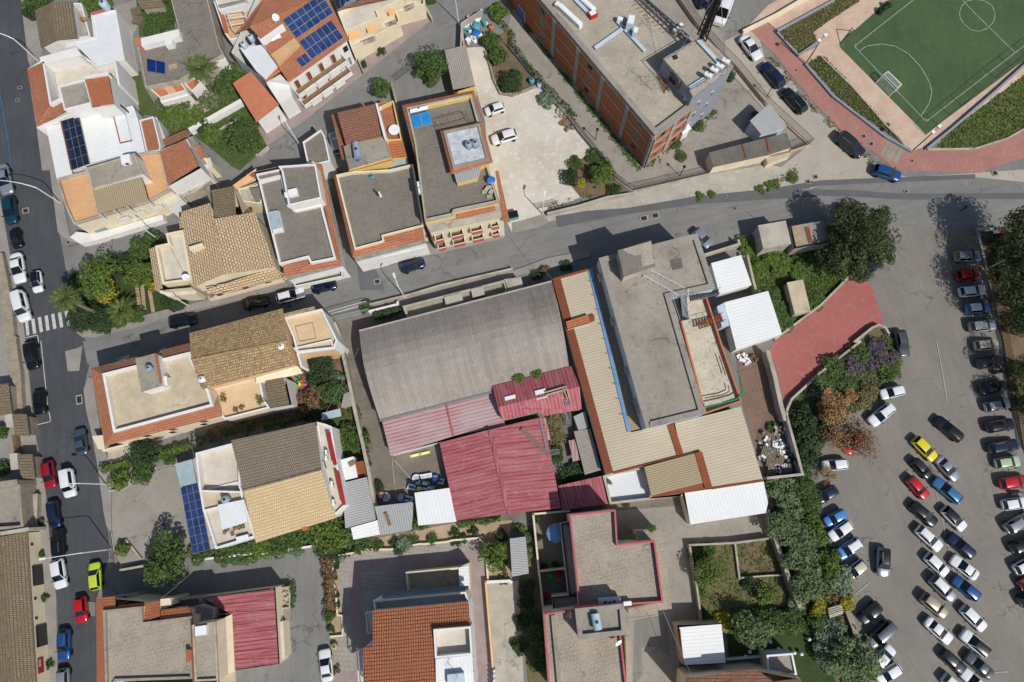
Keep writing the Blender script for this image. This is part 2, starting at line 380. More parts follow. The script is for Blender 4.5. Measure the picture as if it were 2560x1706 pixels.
# ================= the ground =================
NL = [0]
def gnd(name,mat,s,label,cat,z=None,kind='structure',ax=0.0):
 "one sheet of ground; each later sheet lies 1.5 mm above the ones before"
 NL[0] += 1
 b = MB(); b.cax = ax; p = P(s,0.0)
 if z: b.prism(p,0.0,z+.02+NL[0]*.0015)
 else: b.poly(p,NL[0]*.0015)
 return b.thing(name,g_(mat),label,cat,None,kind)
_b = MB(); _b.poly([Vector((-700,-700,0)),Vector((700,-700,0)),Vector((700,700,0)),Vector((-700,700,0))],0)
_b.thing('ground',g_('asphalt'),'grey asphalt and bare ground under the whole neighbourhood','ground',None,'structure')
gnd('yard_floor','concrete_floor','11:720,1385 1330,1230 2350,1000 22:300,0 1500,1500 13:2350,90 700,300 12:900,1500 640,1000 700,0','brown stained concrete of the yard round the barrel roofed warehouse','yard')
gnd('garden_soil','soil','12:420,120 620,90 740,60 850,350 900,600 1000,1060 740,1090 600,700 0,800 -400,900 -500,820 0,650 380,560','bare dark garden soil with stones beside the long wall','soil')
gnd('yard_concrete','concrete','02:960,1150 1300,1180 1800,1080 1950,1500 03:1770,400 1310,440 1100,520 1030,180 02:1000,1480','worn grey concrete yard with cracks beside the solar carport','yard')
gnd('main_road','asphalt_dark','00:-300,-80 185,-80 265,560 345,1180 400,1568 01:465,0 540,570 560,640 640,1000 660,1300 720,1480 800,1568 02:850,120 790,330 775,440 800,640 850,850 905,1150 960,1568 03:1000,200 1015,420 1000,560 900,790 885,1700 -300,1700','dark worn asphalt main road running down the left side','road',ax=R(7))
gnd('central_street','asphalt','01:760,1568 1000,1500 1300,1440 1700,1320 2350,1160 11:310,1060 830,985 1000,940 1550,790 2280,630 21:0,580 330,490 1060,360 1700,250 2350,190 31:0,195 480,150 760,170 2500,120 2500,620 1900,530 560,440 40,460 21:2290,510 1900,560 1290,650 700,730 330,800 0,900 11:2350,930 1690,1070 1040,1225 680,1330 400,1500 01:1740,1700 02:1430,160 850,260 800,200','asphalt street crossing the middle of the town','road',ax=R(104))
gnd('side_street','asphalt','01:560,640 740,665 1500,520 1700,330 2000,130 10:0,1480 100,1350 430,1130 1000,680 1610,190 1900,-60 2250,-60 2090,60 1870,215 1490,590 1250,770 1000,950 640,1230 430,1420 01:2350,130 2130,200 1650,420 1500,640 1150,790 620,1000','narrow asphalt street climbing between the houses','road',ax=R(125))
gnd('lower_street','asphalt','03:1000,420 1100,545 1750,470 2350,400 13:0,420 550,330 600,420 640,950 700,1150 705,1700 -900,1700 03:890,800','grey asphalt lane and turning space of the lower houses','road')
gnd('upper_yard','asphalt','20:1400,-120 2350,-120 30:300,-120 0,160 20:2080,330 1900,420 1650,330','asphalt yard with the white van behind the brick building','yard')
gnd('car_park','asphalt_lot','31:760,465 1110,500 1900,535 1940,540 2000,900 2080,1300 2150,1568 32:2200,400 2300,1150 2500,1250 33:2600,1800 850,1800 930,1568 1000,1400 800,1150 740,900 760,700 650,450 560,300 500,100 32:430,1400 390,1180 560,800 950,600 1030,510 1200,300 1220,200 31:1110,1450 920,1000 1000,800','light brown asphalt of the large car park','car park',ax=R(14))
gnd('dusty_road','dusty_road','20:1900,400 2080,320 2250,280 30:-20,560 150,650 360,950 560,1120 900,1420 1040,1568 31:960,-10 1300,60 1900,20 2500,-20 2500,120 1900,60 480,110 200,160 0,185 21:2350,190 2200,180 30:380,1330 20:2350,1040 1980,640','dusty pale road beside the brick paved walk','road')
gnd('gravel_verge','gravel_verge','21:290,400 700,330 1060,210 1130,190 1900,20 2350,-60 31:230,0 200,60 480,95 0,170 21:2350,170 1700,235 1060,345 330,470','pale gravel verge along the street','verge')
gnd('concrete_yard','concrete','20:-60,320 60,-80 1950,-80 1960,640 2330,1030 30:380,1330 180,1440 21:1880,0 1110,180 940,0 20:430,900','grey concrete yard round the brick building','yard')
gnd('gravel_lot','white_gravel','10:1950,440 2090,430 2140,560 2190,780 2260,860 20:0,850 220,780 270,830 420,1000 600,1180 780,1400 900,1568 21:480,0 520,120 640,255 330,340 285,400 100,540 0,570 11:2290,440 2140,0 10:2140,1568 2100,1100 2020,830 1980,700 1920,440','white gravel lot with tyre marks and two white cars','gravel')
gnd('garden_bed','soil','10:2090,400 2350,260 20:0,500 160,690 215,780 0,855 10:2260,860 2200,780 2150,600 2110,470','soil bed with shrubs above the gravel lot','soil')
gnd('planting_bed','soil','20:500,1568 560,1490 800,1390 21:920,0 1060,190 680,255 600,210 530,100 480,0','brown soil bed at the corner of the gravel lot','soil')
gnd('forecourt','stamped','10:0,1170 390,945 915,560 870,470 1330,130 1540,20 1610,185 1000,675 430,1120 100,1340','pinkish stamped paving in front of the terraced houses','paving')
gnd('turfed_garden','lawn','00:1210,690 1290,650 1330,810 1470,1030 1740,850 2000,690 2150,820 2240,930 2350,1000 10:0,1150 105,1345 01:2200,0 00:2130,1530 1920,1350 1700,1190 1500,1270 1440,1060 1285,1065','green gardens with paths between the white houses','lawn')
gnd('back_yard','concrete','00:1050,60 1250,0 1310,150 1220,330 1250,700 1140,560','grey concrete yard between the white roof and the old terrace','yard')
gnd('green_plot','lawn','00:1250,0 1560,0 1610,270 1280,345','green plot enclosed by the flat roof','lawn')
gnd('corner_garden','lawn_dark','01:620,1000 1180,740 1370,700 1440,1100 1700,1240 1440,1300 900,1460 740,1400 680,1290','dark lawn of the palm garden on the corner','lawn')
gnd('wild_lot','wild_grass','21:2000,620 2200,740 31:0,770 200,760 450,690 760,970 480,1240 390,1310 60,1568 0,1500 0,1100 21:2250,1100 2170,780','rank green lot round the small stone hut','grass')
gnd('red_court','red_court','31:745,970 920,1000 1050,1340 1050,1420 1000,1420 880,1500 800,1600 32:850,0 480,290 140,530 60,200 0,85 31:70,1560 300,1390 480,1240','worn red painted asphalt beside the car park','court')
gnd('shrub_verge','dry_grass','32:480,300 850,0 31:900,1510 1010,1425 1080,1440 32:1160,-60 1225,200 1000,510 560,800 440,1130 390,1190 400,1380 440,1568 33:500,100 560,300 650,450 750,620 760,900 820,1180 1000,1450 900,1700 600,1700 600,1000 290,870 0,20 32:330,1220 180,690 210,560','dry grass slope full of bushes along the car park','verge')
gnd('slab_yard','red_slab','22:2050,110 2290,60 32:0,100 150,720 240,760 320,1220 0,1260 22:2330,1270 2240,1000 2120,600','reddish concrete slab yard behind the beige roofs','yard',ax=R(14))
gnd('garden_plot','dry_grass','23:1640,325 2350,260 33:0,250 160,640 280,880 0,960 23:1740,1000','kitchen garden plots with bare earth beds','soil')
gnd('earth_bed','soil','23:2075,330 2350,285 33:30,275 100,570 23:2115,605','bare brown vegetable bed','soil')
gnd('villa_lawn','lawn_dark','23:1960,1010 2350,930 33:350,930 400,1080 620,1560 560,1700 270,1700 0,1300 23:1990,1340','dark mown lawn behind the villa','lawn')
gnd('grey_yard','concrete','23:940,0 1600,-60 1640,100 2350,10 2350,270 1640,325 1600,330 1740,1000 1500,1010 1560,1700 1000,1700','grey concrete yard east of the pink trimmed house','yard')
gnd('asphalt_patch','asphalt','23:1120,1000 1420,930 1450,1350 1340,1240 1190,1250 1200,1500 1110,1600','darker asphalt lane in the grey yard','paving')
gnd('tiled_yard','stamped','13:705,430 760,420 870,400 2100,300 2130,640 2100,650 2190,1700 700,1700 690,1150 790,1140 760,660','purple grey paving round the villa','paving')
gnd('pale_tiles','pavement_tile','13:760,420 865,410 852,640 905,1470 710,1480 690,1150 790,1140 765,660','pale tiles along the villa garden','paving',ax=R(-4))
gnd('pale_terrace','pavement_tile','13:965,560 1380,528 1960,470 1960,760 1070,830 1000,1190','pale tiled terrace north of the villa','paving',ax=R(-4))
gnd('pale_border','pavement_tile','13:870,400 2030,245 2100,300 2100,345 870,450','pale tiled border under the planted bed','paving',ax=R(-8))
gnd('sandy_bed','sand_soil','13:790,380 1080,250 1850,100 2350,80 2310,300 2340,640 2130,640 2100,300 2030,240 870,400','sandy planted bed above the villa paving','soil')
gnd('side_bed','sand_soil','13:690,430 760,480 765,660 795,1145 680,1150 640,600','narrow planted bed beside the pale tiles','soil')
gnd('concrete_drive','concrete_light','13:2110,660 2350,640 23:60,640 110,1568 160,1700 13:2190,1700','pale concrete drive beside the villa','drive')
gnd('overgrown_strip','dry_grass','23:120,130 190,130 290,950 350,1700 160,1700 60,700','overgrown strip beside the pink trimmed house','verge')
gnd('side_patio','concrete_floor','23:190,25 540,0 640,840 280,930','grey tiled patio with pots beside the pink trimmed house','patio')
gnd('brick_walk','brick_walk','20:2200,290 2350,170 30:0,230 80,290 280,500 340,590 600,890 860,1090 1280,1370 1700,1380 2000,1350 2500,1140 2500,1400 2100,1530 1950,1590 1220,1568 1130,1530 1000,1420 700,1230 500,1030 380,900 180,660 50,490 -20,430','curved walk of red brick pavers','walk',ax=R(-52))
gnd('pink_walk','pink_concrete','20:2130,280 30:0,50 300,-120 620,-100 620,0 90,280 0,210 20:2350,190','pinkish concrete path with a low wall','path')
gnd('pitch_surround','pink_concrete','30:280,515 450,430 420,300 490,240 830,20 850,-120 2600,-120 2600,520 1460,1345 1330,1385 1220,1310 900,950 510,520 360,585','pink concrete round the football pitch','surround')
gnd('grass_verge','wild_grass','30:90,280 600,0 850,-110 830,20 490,240 420,300 450,380 280,480','grass strip above the football pitch path','grass')
gnd('grass_slope','wild_grass','30:370,580 490,520 520,530 660,680 900,950 1220,1310 860,1060 620,870','long grass strip beside the brick walk','grass')
gnd('meadow','wild_grass','30:1540,1355 1700,1190 2600,500 2600,1060 2200,1260 2000,1340 1700,1370','meadow with yellow flowers below the pitch','grass')
gnd('pitch','turf','30:650,405 1250,-120 2600,-120 2600,370 1445,1235 660,440','dark green artificial turf of the football pitch','pitch')
gnd('paving_band','pavement','30:1100,1290 1250,1372 1180,1505 1030,1415','grey band across the brick walk','paving')
gnd('kerb_ramp','dusty_road','31:230,150 480,85 500,135 380,170 390,95','light concrete crossing with drain covers','paving')
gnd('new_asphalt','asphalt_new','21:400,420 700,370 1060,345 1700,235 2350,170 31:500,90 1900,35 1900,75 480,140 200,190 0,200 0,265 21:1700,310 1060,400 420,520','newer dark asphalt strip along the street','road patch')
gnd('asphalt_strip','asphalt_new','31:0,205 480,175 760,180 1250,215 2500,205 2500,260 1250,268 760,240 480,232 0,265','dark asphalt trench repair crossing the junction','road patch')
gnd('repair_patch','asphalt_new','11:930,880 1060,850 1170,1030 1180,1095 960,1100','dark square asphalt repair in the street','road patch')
gnd('light_patch','pavement','21:0,575 0,480 90,460 290,400 330,480 250,520','light concrete ramp before the gravel lot gate','paving')
gnd('junction_patch','pavement','02:600,90 720,60 760,40 730,270 625,275','light concrete patch at the street corner','road patch')
gnd('house_pavement','pavement','11:985,840 1530,690 1620,660 2230,500 2280,625 1550,790 1000,920','pale raised pavement before the pink balconies','pavement',.14)
gnd('front_pavement','pavement','11:290,1010 830,885 825,965 310,1050','pale pavement before the flat roofed white house','pavement',.14)
gnd('corner_pavement','pavement','01:640,1290 690,1290 740,1400 900,1460 1440,1300 1700,1240 2350,1080 11:250,1010 310,1055 01:2350,1160 1700,1300 1300,1430 1000,1500 850,1535 760,1530 700,1480','pale pavement curving round the palm garden','pavement',.13)
gnd('west_pavement','pavement','01:-120,200 10,260 100,760 220,1400 245,1568 02:270,270 320,770 430,1400 03:440,0 525,800 545,1700 -400,1700','grey pavement along the west side of the main road','pavement',.13)
gnd('east_pavement','pavement','00:190,-80 340,-80 400,500 280,600 265,560','grey pavement before the old tiled house','pavement',.13)
gnd('narrow_pavement','pavement','00:345,1180 450,1180 530,1568 01:530,0 650,610 740,670 640,655 540,570 465,0 00:395,1568','narrow grey pavement under the terrace house','pavement',.13)
gnd('south_pavement','pavement','02:775,440 820,330 860,340 890,560 940,880 1030,1200 03:1030,180 1060,400 1010,420 1000,200 02:960,1568 905,1150 850,850 800,640','pavement before the terracotta edged house','pavement',.13)
gnd('shaded_pavement','pavement','11:1045,1215 1690,1060 2350,925 21:330,805 700,735 720,790 330,900 0,980 11:2350,1000 1380,1250 1050,1290','pavement along the warehouse fence','pavement',.13)
gnd('driveway','concrete_light','02:1000,1000 1180,940 1760,790 1960,760 1500,900 980,1150','pale concrete passage behind the terracotta edged house','drive')
# ---- marks on the ground ----
def mark(name,mat,segs,label,cat,w,group=None):
 NL[0] += 1; b = MB(); z = NL[0]*.0015
 for s in segs:
  p = P(s)
  for i in range(len(p)-1):
   a,c = p[i],p[i+1]; d = Vector((c.x-a.x,c.y-a.y)).normalized()*(w/2); n = Vector((-d.y,d.x))
   b.face([(a.x-d.x-n.x,a.y-d.y-n.y,z),(c.x+d.x-n.x,c.y+d.y-n.y,z),(c.x+d.x+n.x,c.y+d.y+n.y,z),(a.x-d.x+n.x,a.y-d.y+n.y,z)][::1])
 return b.thing(name,g_(mat),label,cat,group,'structure')
def arc(c,e,n=28,a0=0,a1=360):
 c = P(c)[0]; e = P(e)[0]; r = (e-c).length
 return [Vector((c.x+r*math.cos(R(a0+(a1-a0)*i/n)),c.y+r*math.sin(R(a0+(a1-a0)*i/n)),0)) for i in range(n+1)]
mark('pitch_lines','line_white',['30:790,430 1450,1120 2600,230','30:790,430 1400,-50','30:1740,-40 1915,145 2260,485',
     '30:840,470 900,428 1040,408 1170,430 1290,500 1400,620 1480,760 1500,850 1480,950 1400,1070',
     '30:1757,110 1775,60 1820,15 1900,-2 1990,15 2055,60 2082,130 2070,200 2020,260 1940,293 1860,280 1790,220 1757,160 1757,110',
     '30:800,410 808,430 795,440','30:1430,1105 1450,1098 1468,1112'],'white lines and arcs of the football pitch','pitch lines',.09)
for i,s in enumerate(['01:232,1390 262,1380 275,1510 248,1517','01:290,1365 320,1357 338,1495 308,1502','01:350,1350 380,1343 400,1480 370,1487','01:413,1335 443,1328 460,1465 430,1472','01:473,1320 503,1313 523,1450 492,1457','01:535,1306 566,1299 585,1437 555,1443','01:595,1291 627,1284 648,1420 617,1428']):
 NL[0] += .2; b = MB(); b.poly(P(s),NL[0]*.0015)
 b.thing('crossing_stripe',g_('road_paint'),'white stripe of the pedestrian crossing by the palm garden','road marking','stripes of the pedestrian crossing','structure')
mark('road_line','road_paint',['01:240,1535 350,1510 360,1600','02:380,0 440,580','02:455,650 470,735 350,765'],'white parking bay lines on the main road','road marking',.12)
mark('blue_line','road_blue',['00:-10,780 30,1010 80,1300 108,1568','01:100,0 120,80'],'blue parking line at the left edge','road marking',.12)
mark('bay_line','road_paint',['32:1545,0 1600,300 1642,560','32:1260,910 1380,1010 1480,1110 1600,1210','33:1590,40 1650,330 1700,560','32:1540,1400 1570,1490','33:1600,500 1800,680','33:800,760 930,650','33:2080,1475 2200,1470'],'faded white bay lines in the car park','road marking',.07)
mark('yellow_bay','road_yellow',['31:1650,625 1700,900 1975,880','31:1650,632 1920,605','31:1690,640 1810,730','31:1760,630 1870,730','31:1830,622 1930,710','31:1660,715 1930,730'],'yellow hatched bay at the head of the car park','road marking',.12)
mark('yellow_stripe','road_yellow',['30:1145,1315 1070,1430','30:1215,1355 1145,1475'],'yellow tactile stripes across the brick walk','road marking',.22)
mark('villa_line','line_white',['13:2330,1025 2285,1035 2325,1568','23:0,740 60,820','23:0,840 70,910'],'white line on the pale concrete drive','road marking',.1)
mark('pale_joint','kerb_stone',['23:1050,990 1495,930 1505,1020','02:1200,1560 1240,1470 1460,1180 1600,1150','03:1560,90 1590,0','12:1250,1080 1275,1330 1290,1440','12:1270,1090 1450,1290'],'pale joints and channels in the yards','drain channel',.12)
def cover(s,w,h,label,mat='dark_metal',a=14):
 NL[0] += .05; p = P(s)[0]; z = NL[0]*.0015+.004
 r = thing('manhole_cover',label,'drain cover',(p.x,p.y,z))
 b = MB(); b.box((p.x,p.y),w,h,z,z+.02,R(a)); b.build('frame',g_('kerb_stone'),r)
 b = MB(); b.box((p.x,p.y),w*.72,h*.72,z+.021,z+.03,R(a)); b.build('lid',g_(mat),r)
for s,w,h,l in [('30:875,1255',.75,.7,'rusty square cover in a white frame on the brick walk'),('30:945,1325',.75,.7,'rusty cover on the brick walk beside the yellow stripes'),('30:1320,1480',.5,.5,'small square cover alone on the brick walk below the floodlight'),
                   ('30:260,648',.4,.4,'dark cover on the brick walk beside the navy cars'),('30:1070,1180',.6,.5,'brown cover in the grass at the tip of the strip'),('02:732,535',.9,1.4,'white framed drain in the main road'),('01:240,370',1.0,.9,'dark square cover in the main road beside the teal car'),
                   ('01:632,660',.6,.6,'brown cover on the pavement at the street corner'),('01:587,465',.5,.5,'brown cover on the narrow pavement'),('21:1210,440',1.2,.9,'broken drain grate in the street, left one of two'),('21:1315,415',1.2,.9,'broken drain grate in the street, right one of two'),
                   ('11:1115,1020',1.0,.8,'square cover in the dark asphalt repair'),('11:978,1200',.7,.6,'dark cover in the street near the yard fence'),('31:365,105',.7,.7,'brown drain cover at the kerb ramp, lower one'),('31:435,60',.7,.7,'brown drain cover at the kerb ramp, upper one'),('31:1265,195',.6,.5,'pale cover in the trench repair'),
                   ('31:2080,25',.9,.9,'pale square cover at the right end of the gravel'),('03:1505,122',.5,.5,'drain cover in the concrete yard'),('02:220,248',.6,.6,'brown cover on the west pavement'),('21:1955,240',.5,.5,'rusty cover on the verge near the street'),('10:515,1180',.8,.8,'square cover in the side street near the lamp'),('00:165,925',.6,.5,'dark cover in the main road near the orange roof'),('00:185,810',.7,.5,'worn cover in the main road beside the orange roof'),('21:2050,350',.5,.5,'pale cover in the street by the box roof')]:
 cover(s,w,h,l)
for s,mt,l in (('03:690,820 880,830 880,960 700,960','asphalt','pale patch in front of the bright red car'),('11:60,1230 300,1170 330,1260 90,1320','asphalt_new','dark trench repair in the shaded street')):
 gnd('worn_patch',mt,s,l,'paving',ax=R(14))
# ================= buildings =================
A14 = R(14)
def PP(s,tri,off=.0):
 "points of the photograph dropped onto the plane through three world points"
 a,b,c = tri; n = (b-a).cross(c-a).normalized(); n = n if n.z > 0 else -n; out = []
 for q in P(s,0.0):
  d = Vector((q.x,q.y,-H)); o = Vector((0,0,H)); t = (a+n*off-o).dot(n)/d.dot(n); out.append(o+d*t)
 return out
def bld(s,name,label,cat='house',group=None):
 p = P(s); c = sum(p,Vector())/len(p)
 return thing(name,label,cat,(c.x,c.y,0),group)
def clean(p,tol=.03):
 q = []
 for v in p:
  if not q or (v-q[-1]).length > tol: q.append(v)
 if (q[0]-q[-1]).length < tol: q.pop()
 return q
def block(r,s,z,wall='white_wall',roof='roof_concrete',z0=0.0,par=None,ax=A14,wn='wall',rn='roof',pn='parapet'):
 p = ccw(clean(P(s,z)) if isinstance(s,str) else s)
 if par:
  ph,pw,pm = par; pm = pm or wall
  b = MB(); b.sides(p,z0,z-.12); b.build(wn,g_(wall),r)
  i = inset(p,pw); o = inset(p,-.03)
  b = MB(); b.cax = ax; b.poly(inset(p,pw*.5),z-ph); b.build(rn,g_(roof),r)
  b = MB(); b.ring(o,i,z-ph-.02,z); b.build(pn,g_(pm),r)
 else:
  b = MB(); b.sides(p,z0,z-.15); b.build(wn,g_(wall),r)
  b = MB(); b.cax = ax; o = inset(p,-.06); b.prism(o,z-.15,z,True); b.build(rn,g_(roof),r)
 return p
def plane(r,s,mat,th=.14,name='roof',ax=0.0,ang=None):
 p = ccw(P(s) if isinstance(s,str) else s); b = MB(); b.cax = ax
 b.face(p); lo = [Vector((v.x,v.y,v.z-th)) for v in p]; b.face(lo[::-1])
 for i in range(len(p)): b.face([lo[i],lo[(i+1) % len(p)],p[(i+1) % len(p)],p[i]])
 return b.build(name,g_(mat),r)
def under(r,s,mat,z0=0.0,dz=.16,ins=.2,name='wall'):
 "walls below a roof outline whose corners carry their heights"
 p = ccw(P(s) if isinstance(s,str) else s); p = inset(p,ins); p = [Vector((v.x,v.y,v.z-dz)) for v in p]
 b = MB(); b.sides(p,z0); return b.build(name,g_(mat),r)
def gable(r,s,ze,zr,roof,wall,z0=0.0,ins=.3,zf=None,roof2=None):
 "six points: eave, eave, ridge, ridge, other eave, other eave"
 zf = ze if zf is None else zf
 q = P(s); t = s.split()
 q = [P(s,z)[i] for i,z in enumerate((ze,ze,zr,zr,zf,zf))]
 e1,e2,r1,r2,f1,f2 = q
 plane(r,[e1,e2,r2,r1],roof); plane(r,[r1,r2,f2,f1],roof2 or roof)
 under(r,[e1,e2,r2,f2,f1,r1],wall,z0,.14,ins)
 b = MB(); b.tube([r1+Vector((0,0,.02)),r2+Vector((0,0,.02))],.13,6); b.build('ridge',g_(roof),r)
 return q
def skirt(r,so,si,zo,zi,mat,name='tiled_skirt',wall=None):
 "a tiled apron falling outward from an inner wall"
 o = P(so,zo); i = P(si,zi)
 for k in range(len(o)-1):
  plane(r,[o[k],o[k+1],i[k+1],i[k]],mat,.12,name)
def onwall(a,b):
 d = (b-a); L = Vector((d.x,d.y,0)).length; u = Vector((d.x,d.y,0)).normalized(); n = Vector((u.y,-u.x,0))
 if n.dot(Vector((a.x+b.x,a.y+b.y,0))) > 0: n = -n
 return u,n,L
def window(r,a,b,t0,t1,z0,z1,kind='window',frame='white_wall',pane='glass_dark',out=.05,inn=0.0):
 u,n,L = onwall(a,b); p0 = Vector((a.x,a.y,0))+u*L*t0+n*(out*.5+inn); p1 = Vector((a.x,a.y,0))+u*L*t1+n*(out*.5+inn)
 m = MB(); q = [p0+n*out*.5,p1+n*out*.5,p1-n*out*.5,p0-n*out*.5]; m.prism(ccw(q),z0,z1,True); w = m.build(kind,g_(frame),r)
 f = .07; o = n*(out*.5+.012)
 e0 = p0+u*f+o; e1 = p1-u*f+o
 m = MB(); m.face([(e0.x,e0.y,z0+f),(e1.x,e1.y,z0+f),(e1.x,e1.y,z1-f),(e0.x,e0.y,z1-f)])
 m.build('pane' if 'glass' in pane else 'shutter',g_(pane),w); return w
def balcony(r,a,b,t0,t1,z,deep=1.2,rail='white_wall',floor='roof_tan',hgt=1.0,solid=True):
 u,n,L = onwall(a,b); A = Vector((a.x,a.y,0)); p = [A+u*L*t0,A+u*L*t1,A+u*L*t1+n*deep,A+u*L*t0+n*deep]
 m = MB(); m.prism(ccw(p),z-.18,z,True); bb = m.build('balcony',g_(floor),r)
 m = MB()
 if solid:
  w = .12
  for c,d in ((p[1],p[2]),(p[2],p[3]),(p[3],p[0])):
   e = (d-c).normalized(); k = Vector((-e.y,e.x,0))*w/2
   m.prism(ccw([c+k-e*.04,d+k+e*.04,d-k+e*.04,c-k-e*.04]),z+.002,z+hgt,True)
 else:
  for c,d in ((p[1],p[2]),(p[2],p[3]),(p[3],p[0])):
   m.bar(c+Vector((0,0,z+hgt)),d+Vector((0,0,z+hgt)),.05)
   k = max(2,int((d-c).length/.18))
   for q in range(k+1):
    h = c+(d-c)*q/k; m.bar(h+Vector((0,0,z)),h+Vector((0,0,z+hgt)),.025)
 m.build('railing',g_(rail),bb); return bb
def panels(name,s,nu,nv,label,cat,mat='pv',gap=.05,group=None,frame='galv',zc=None):
 "a field of solar panels: four corners with heights, every panel a part"
 a,b,c,d = P(s) if isinstance(s,str) else s; cen = (a+b+c+d)/4
 r = thing(name,label,cat,(cen.x,cen.y,min(a.z,b.z,c.z,d.z)-.15),group)
 n = (b-a).cross(d-a).normalized(); n = n if n.z > 0 else -n
 m = MB(); q = ccw([a,b,c,d]); m.face([v-n*.06 for v in q]); m.face([v-n*.10 for v in q][::-1])
 for i in range(4): m.face([q[i]-n*.10,q[(i+1) % 4]-n*.10,q[(i+1) % 4]-n*.06,q[i]-n*.06])
 m.build('mounting_frame',g_(frame),r)
 f = lambda x,y: a*(1-x)*(1-y)+b*x*(1-y)+c*x*y+d*(1-x)*y
 gu = gap/((b-a).length); gv = gap/((d-a).length)
 for i in range(nu):
  for j in range(nv):
   q = ccw([f((i+.0)/nu+gu,j/nv+gv),f((i+1)/nu-gu,j/nv+gv),f((i+1)/nu-gu,(j+1)/nv-gv),f(i/nu+gu,(j+1)/nv-gv)])
   m = MB(); m.face(q); lo = [v-n*.04 for v in q]
   for k in range(4): m.face([lo[k],lo[(k+1) % 4],q[(k+1) % 4],q[k]])
   m.build('panel',g_(mat),r)
 return r
def wallrun(name,s,h,w,mat,label,cat='wall',cap=None,group=None,z0=0.0):
 "a free-standing wall or kerb along a line; the points lie on its top"
 p = P(s,h); r = None; m = MB(); c = MB()
 for i in range(len(p)-1):
  a,b = p[i],p[i+1]; d = Vector((b.x-a.x,b.y-a.y,0))
  if d.length < .05: continue
  d.normalize(); n = Vector((-d.y,d.x,0))*w/2; e = d*w*.42
  lift = (i % 2)*.003
  m.prism(ccw([a-n-e,b-n+e,b+n+e,a+n-e]),z0,h-(.08 if cap else 0)+lift)
  if cap: n2 = n*1.3; c.prism(ccw([a-n2-e,b-n2+e,b+n2+e,a+n2-e]),h-.08+lift,h+lift,True)
 if not cap: return m.thing(name,g_(mat),label,cat,group)
 cc = sum(p,Vector())/len(p); r = thing(name,label,cat,(cc.x,cc.y,0),group)
 m.build('masonry',g_(mat),r); c.build('coping',g_(cap),r); return r
def railfence(name,s,h,label,base=.0,bw=.2,bmat='plaster_old',mat='iron_fence',step=.16,bar=.03,group=None):
 "a low wall with an iron railing on it; points on the ground line"
 p = P(s,0); cc = sum(p,Vector())/len(p); r = thing(name,label,'fence',(cc.x,cc.y,0),group)
 if base:
  m = MB()
  for i in range(len(p)-1):
   a,b = p[i],p[i+1]; d = (b-a).normalized(); n = Vector((-d.y,d.x,0))*bw/2; m.prism(ccw([a-n,b-n,b+n,a+n]),0,base+(i % 2)*.003)
  m.build('base_wall',g_(bmat),r)
 m = MB(); q = MB()
 for i in range(len(p)-1):
  a,b = p[i],p[i+1]; L = (b-a).length; k = max(1,int(L/step))
  for j in range(k+1):
   c = a+(b-a)*j/k; m.bar(c+Vector((0,0,base)),c+Vector((0,0,base+h)),bar)
  for zz in (base+.12,base+h-.05): q.bar(a+Vector((0,0,zz)),b+Vector((0,0,zz)),.045)
 m.build('bars',g_(mat),r); q.build('rails',g_(mat),r); return r
def tank(s,z,rad,h,label,mat='tank_blue',lying=0,L=1.6,name='water_tank',ang=0.0):
 p = P(s,z)[0]; r = thing(name,label,'tank',(p.x,p.y,z)); m = MB(); m.sm = True
 if lying:
  d = Vector((math.cos(ang),math.sin(ang),0)); c = p+Vector((0,0,rad+.15))
  m.tube([c-d*L*.5,c-d*L*.46,c+d*L*.46,c+d*L*.5],rad,14); m.build('barrel',g_(mat),r)
  q = MB(); q.disc((p.x,p.y),rad*.38,z+2*rad+.1,z+2*rad+.2,12); q.build('lid',g_('dark_metal'),r)
  q = MB()
  for k in (-.3,.3):
   e = p+d*L*k; q.box((e.x,e.y),.12,rad*1.5,z,z+.3,ang)
  q.build('stand',g_('galv'),r)
 else:
  m.lathe((p.x,p.y),[(0.01,z),(rad*.96,z+.001),(rad,z+h*.1),(rad*.97,z+h*.5),(rad,z+h*.85),(rad*.8,z+h*.96),(rad*.3,z+h),(0.01,z+h)],16); m.build('barrel',g_(mat),r)
  q = MB(); q.disc((p.x,p.y),rad*.32,z+h*.98,z+h*1.05,12); q.build('lid',g_('dark_metal'),r)
 return r
def dish(s,z,rad,label,az=-70,mat='plastic_white'):
 p = P(s,z)[0]; r = thing('satellite_dish',label,'satellite dish',(p.x,p.y,z))
 d = Vector((math.cos(R(az))*.8,math.sin(R(az))*.8,.6)).normalized(); u = d.cross(Vector((0,0,1))).normalized(); v = u.cross(d)
 c = p+Vector((0,0,.9)); m = MB(); m.sm = True
 m.quadgrid([[c+d*(t*t*.22*rad)+(u*math.cos(k*math.pi/8)+v*math.sin(k*math.pi/8))*rad*max(t,.02) for k in range(17)] for t in (0,.35,.7,1)]); m.build('reflector',g_(mat),r)
 m = MB(); m.tube([p,p+Vector((0,0,.95))],.03,6); m.bar(c-v*rad*.9,c+d*rad*.9,.03); m.build('mast',g_('galv'),r); return r
def antenna(s,z,h,label,az=0.0,n=6,L=1.3,lean=0):
 p = P(s,z)[0]; r = thing('roof_antenna',label,'antenna',(p.x,p.y,z)); m = MB(); m.tube([p,p+Vector((0,0,h))],.03,6); m.build('mast',g_('galv'),r)
 d = Vector((math.cos(R(az)),math.sin(R(az)),0)); n_ = Vector((-d.y,d.x,0)); m = MB(); t = p+Vector((0,0,h-.1))
 m.bar(t-d*L*.5,t+d*L*.5,.03)
 for k in range(n):
  c = t+d*(L*(k/(n-1)-.5)); w = .5-.25*k/n; m.bar(c-n_*w,c+n_*w,.02)
 m.build('aerial',g_('galv'),r); return r
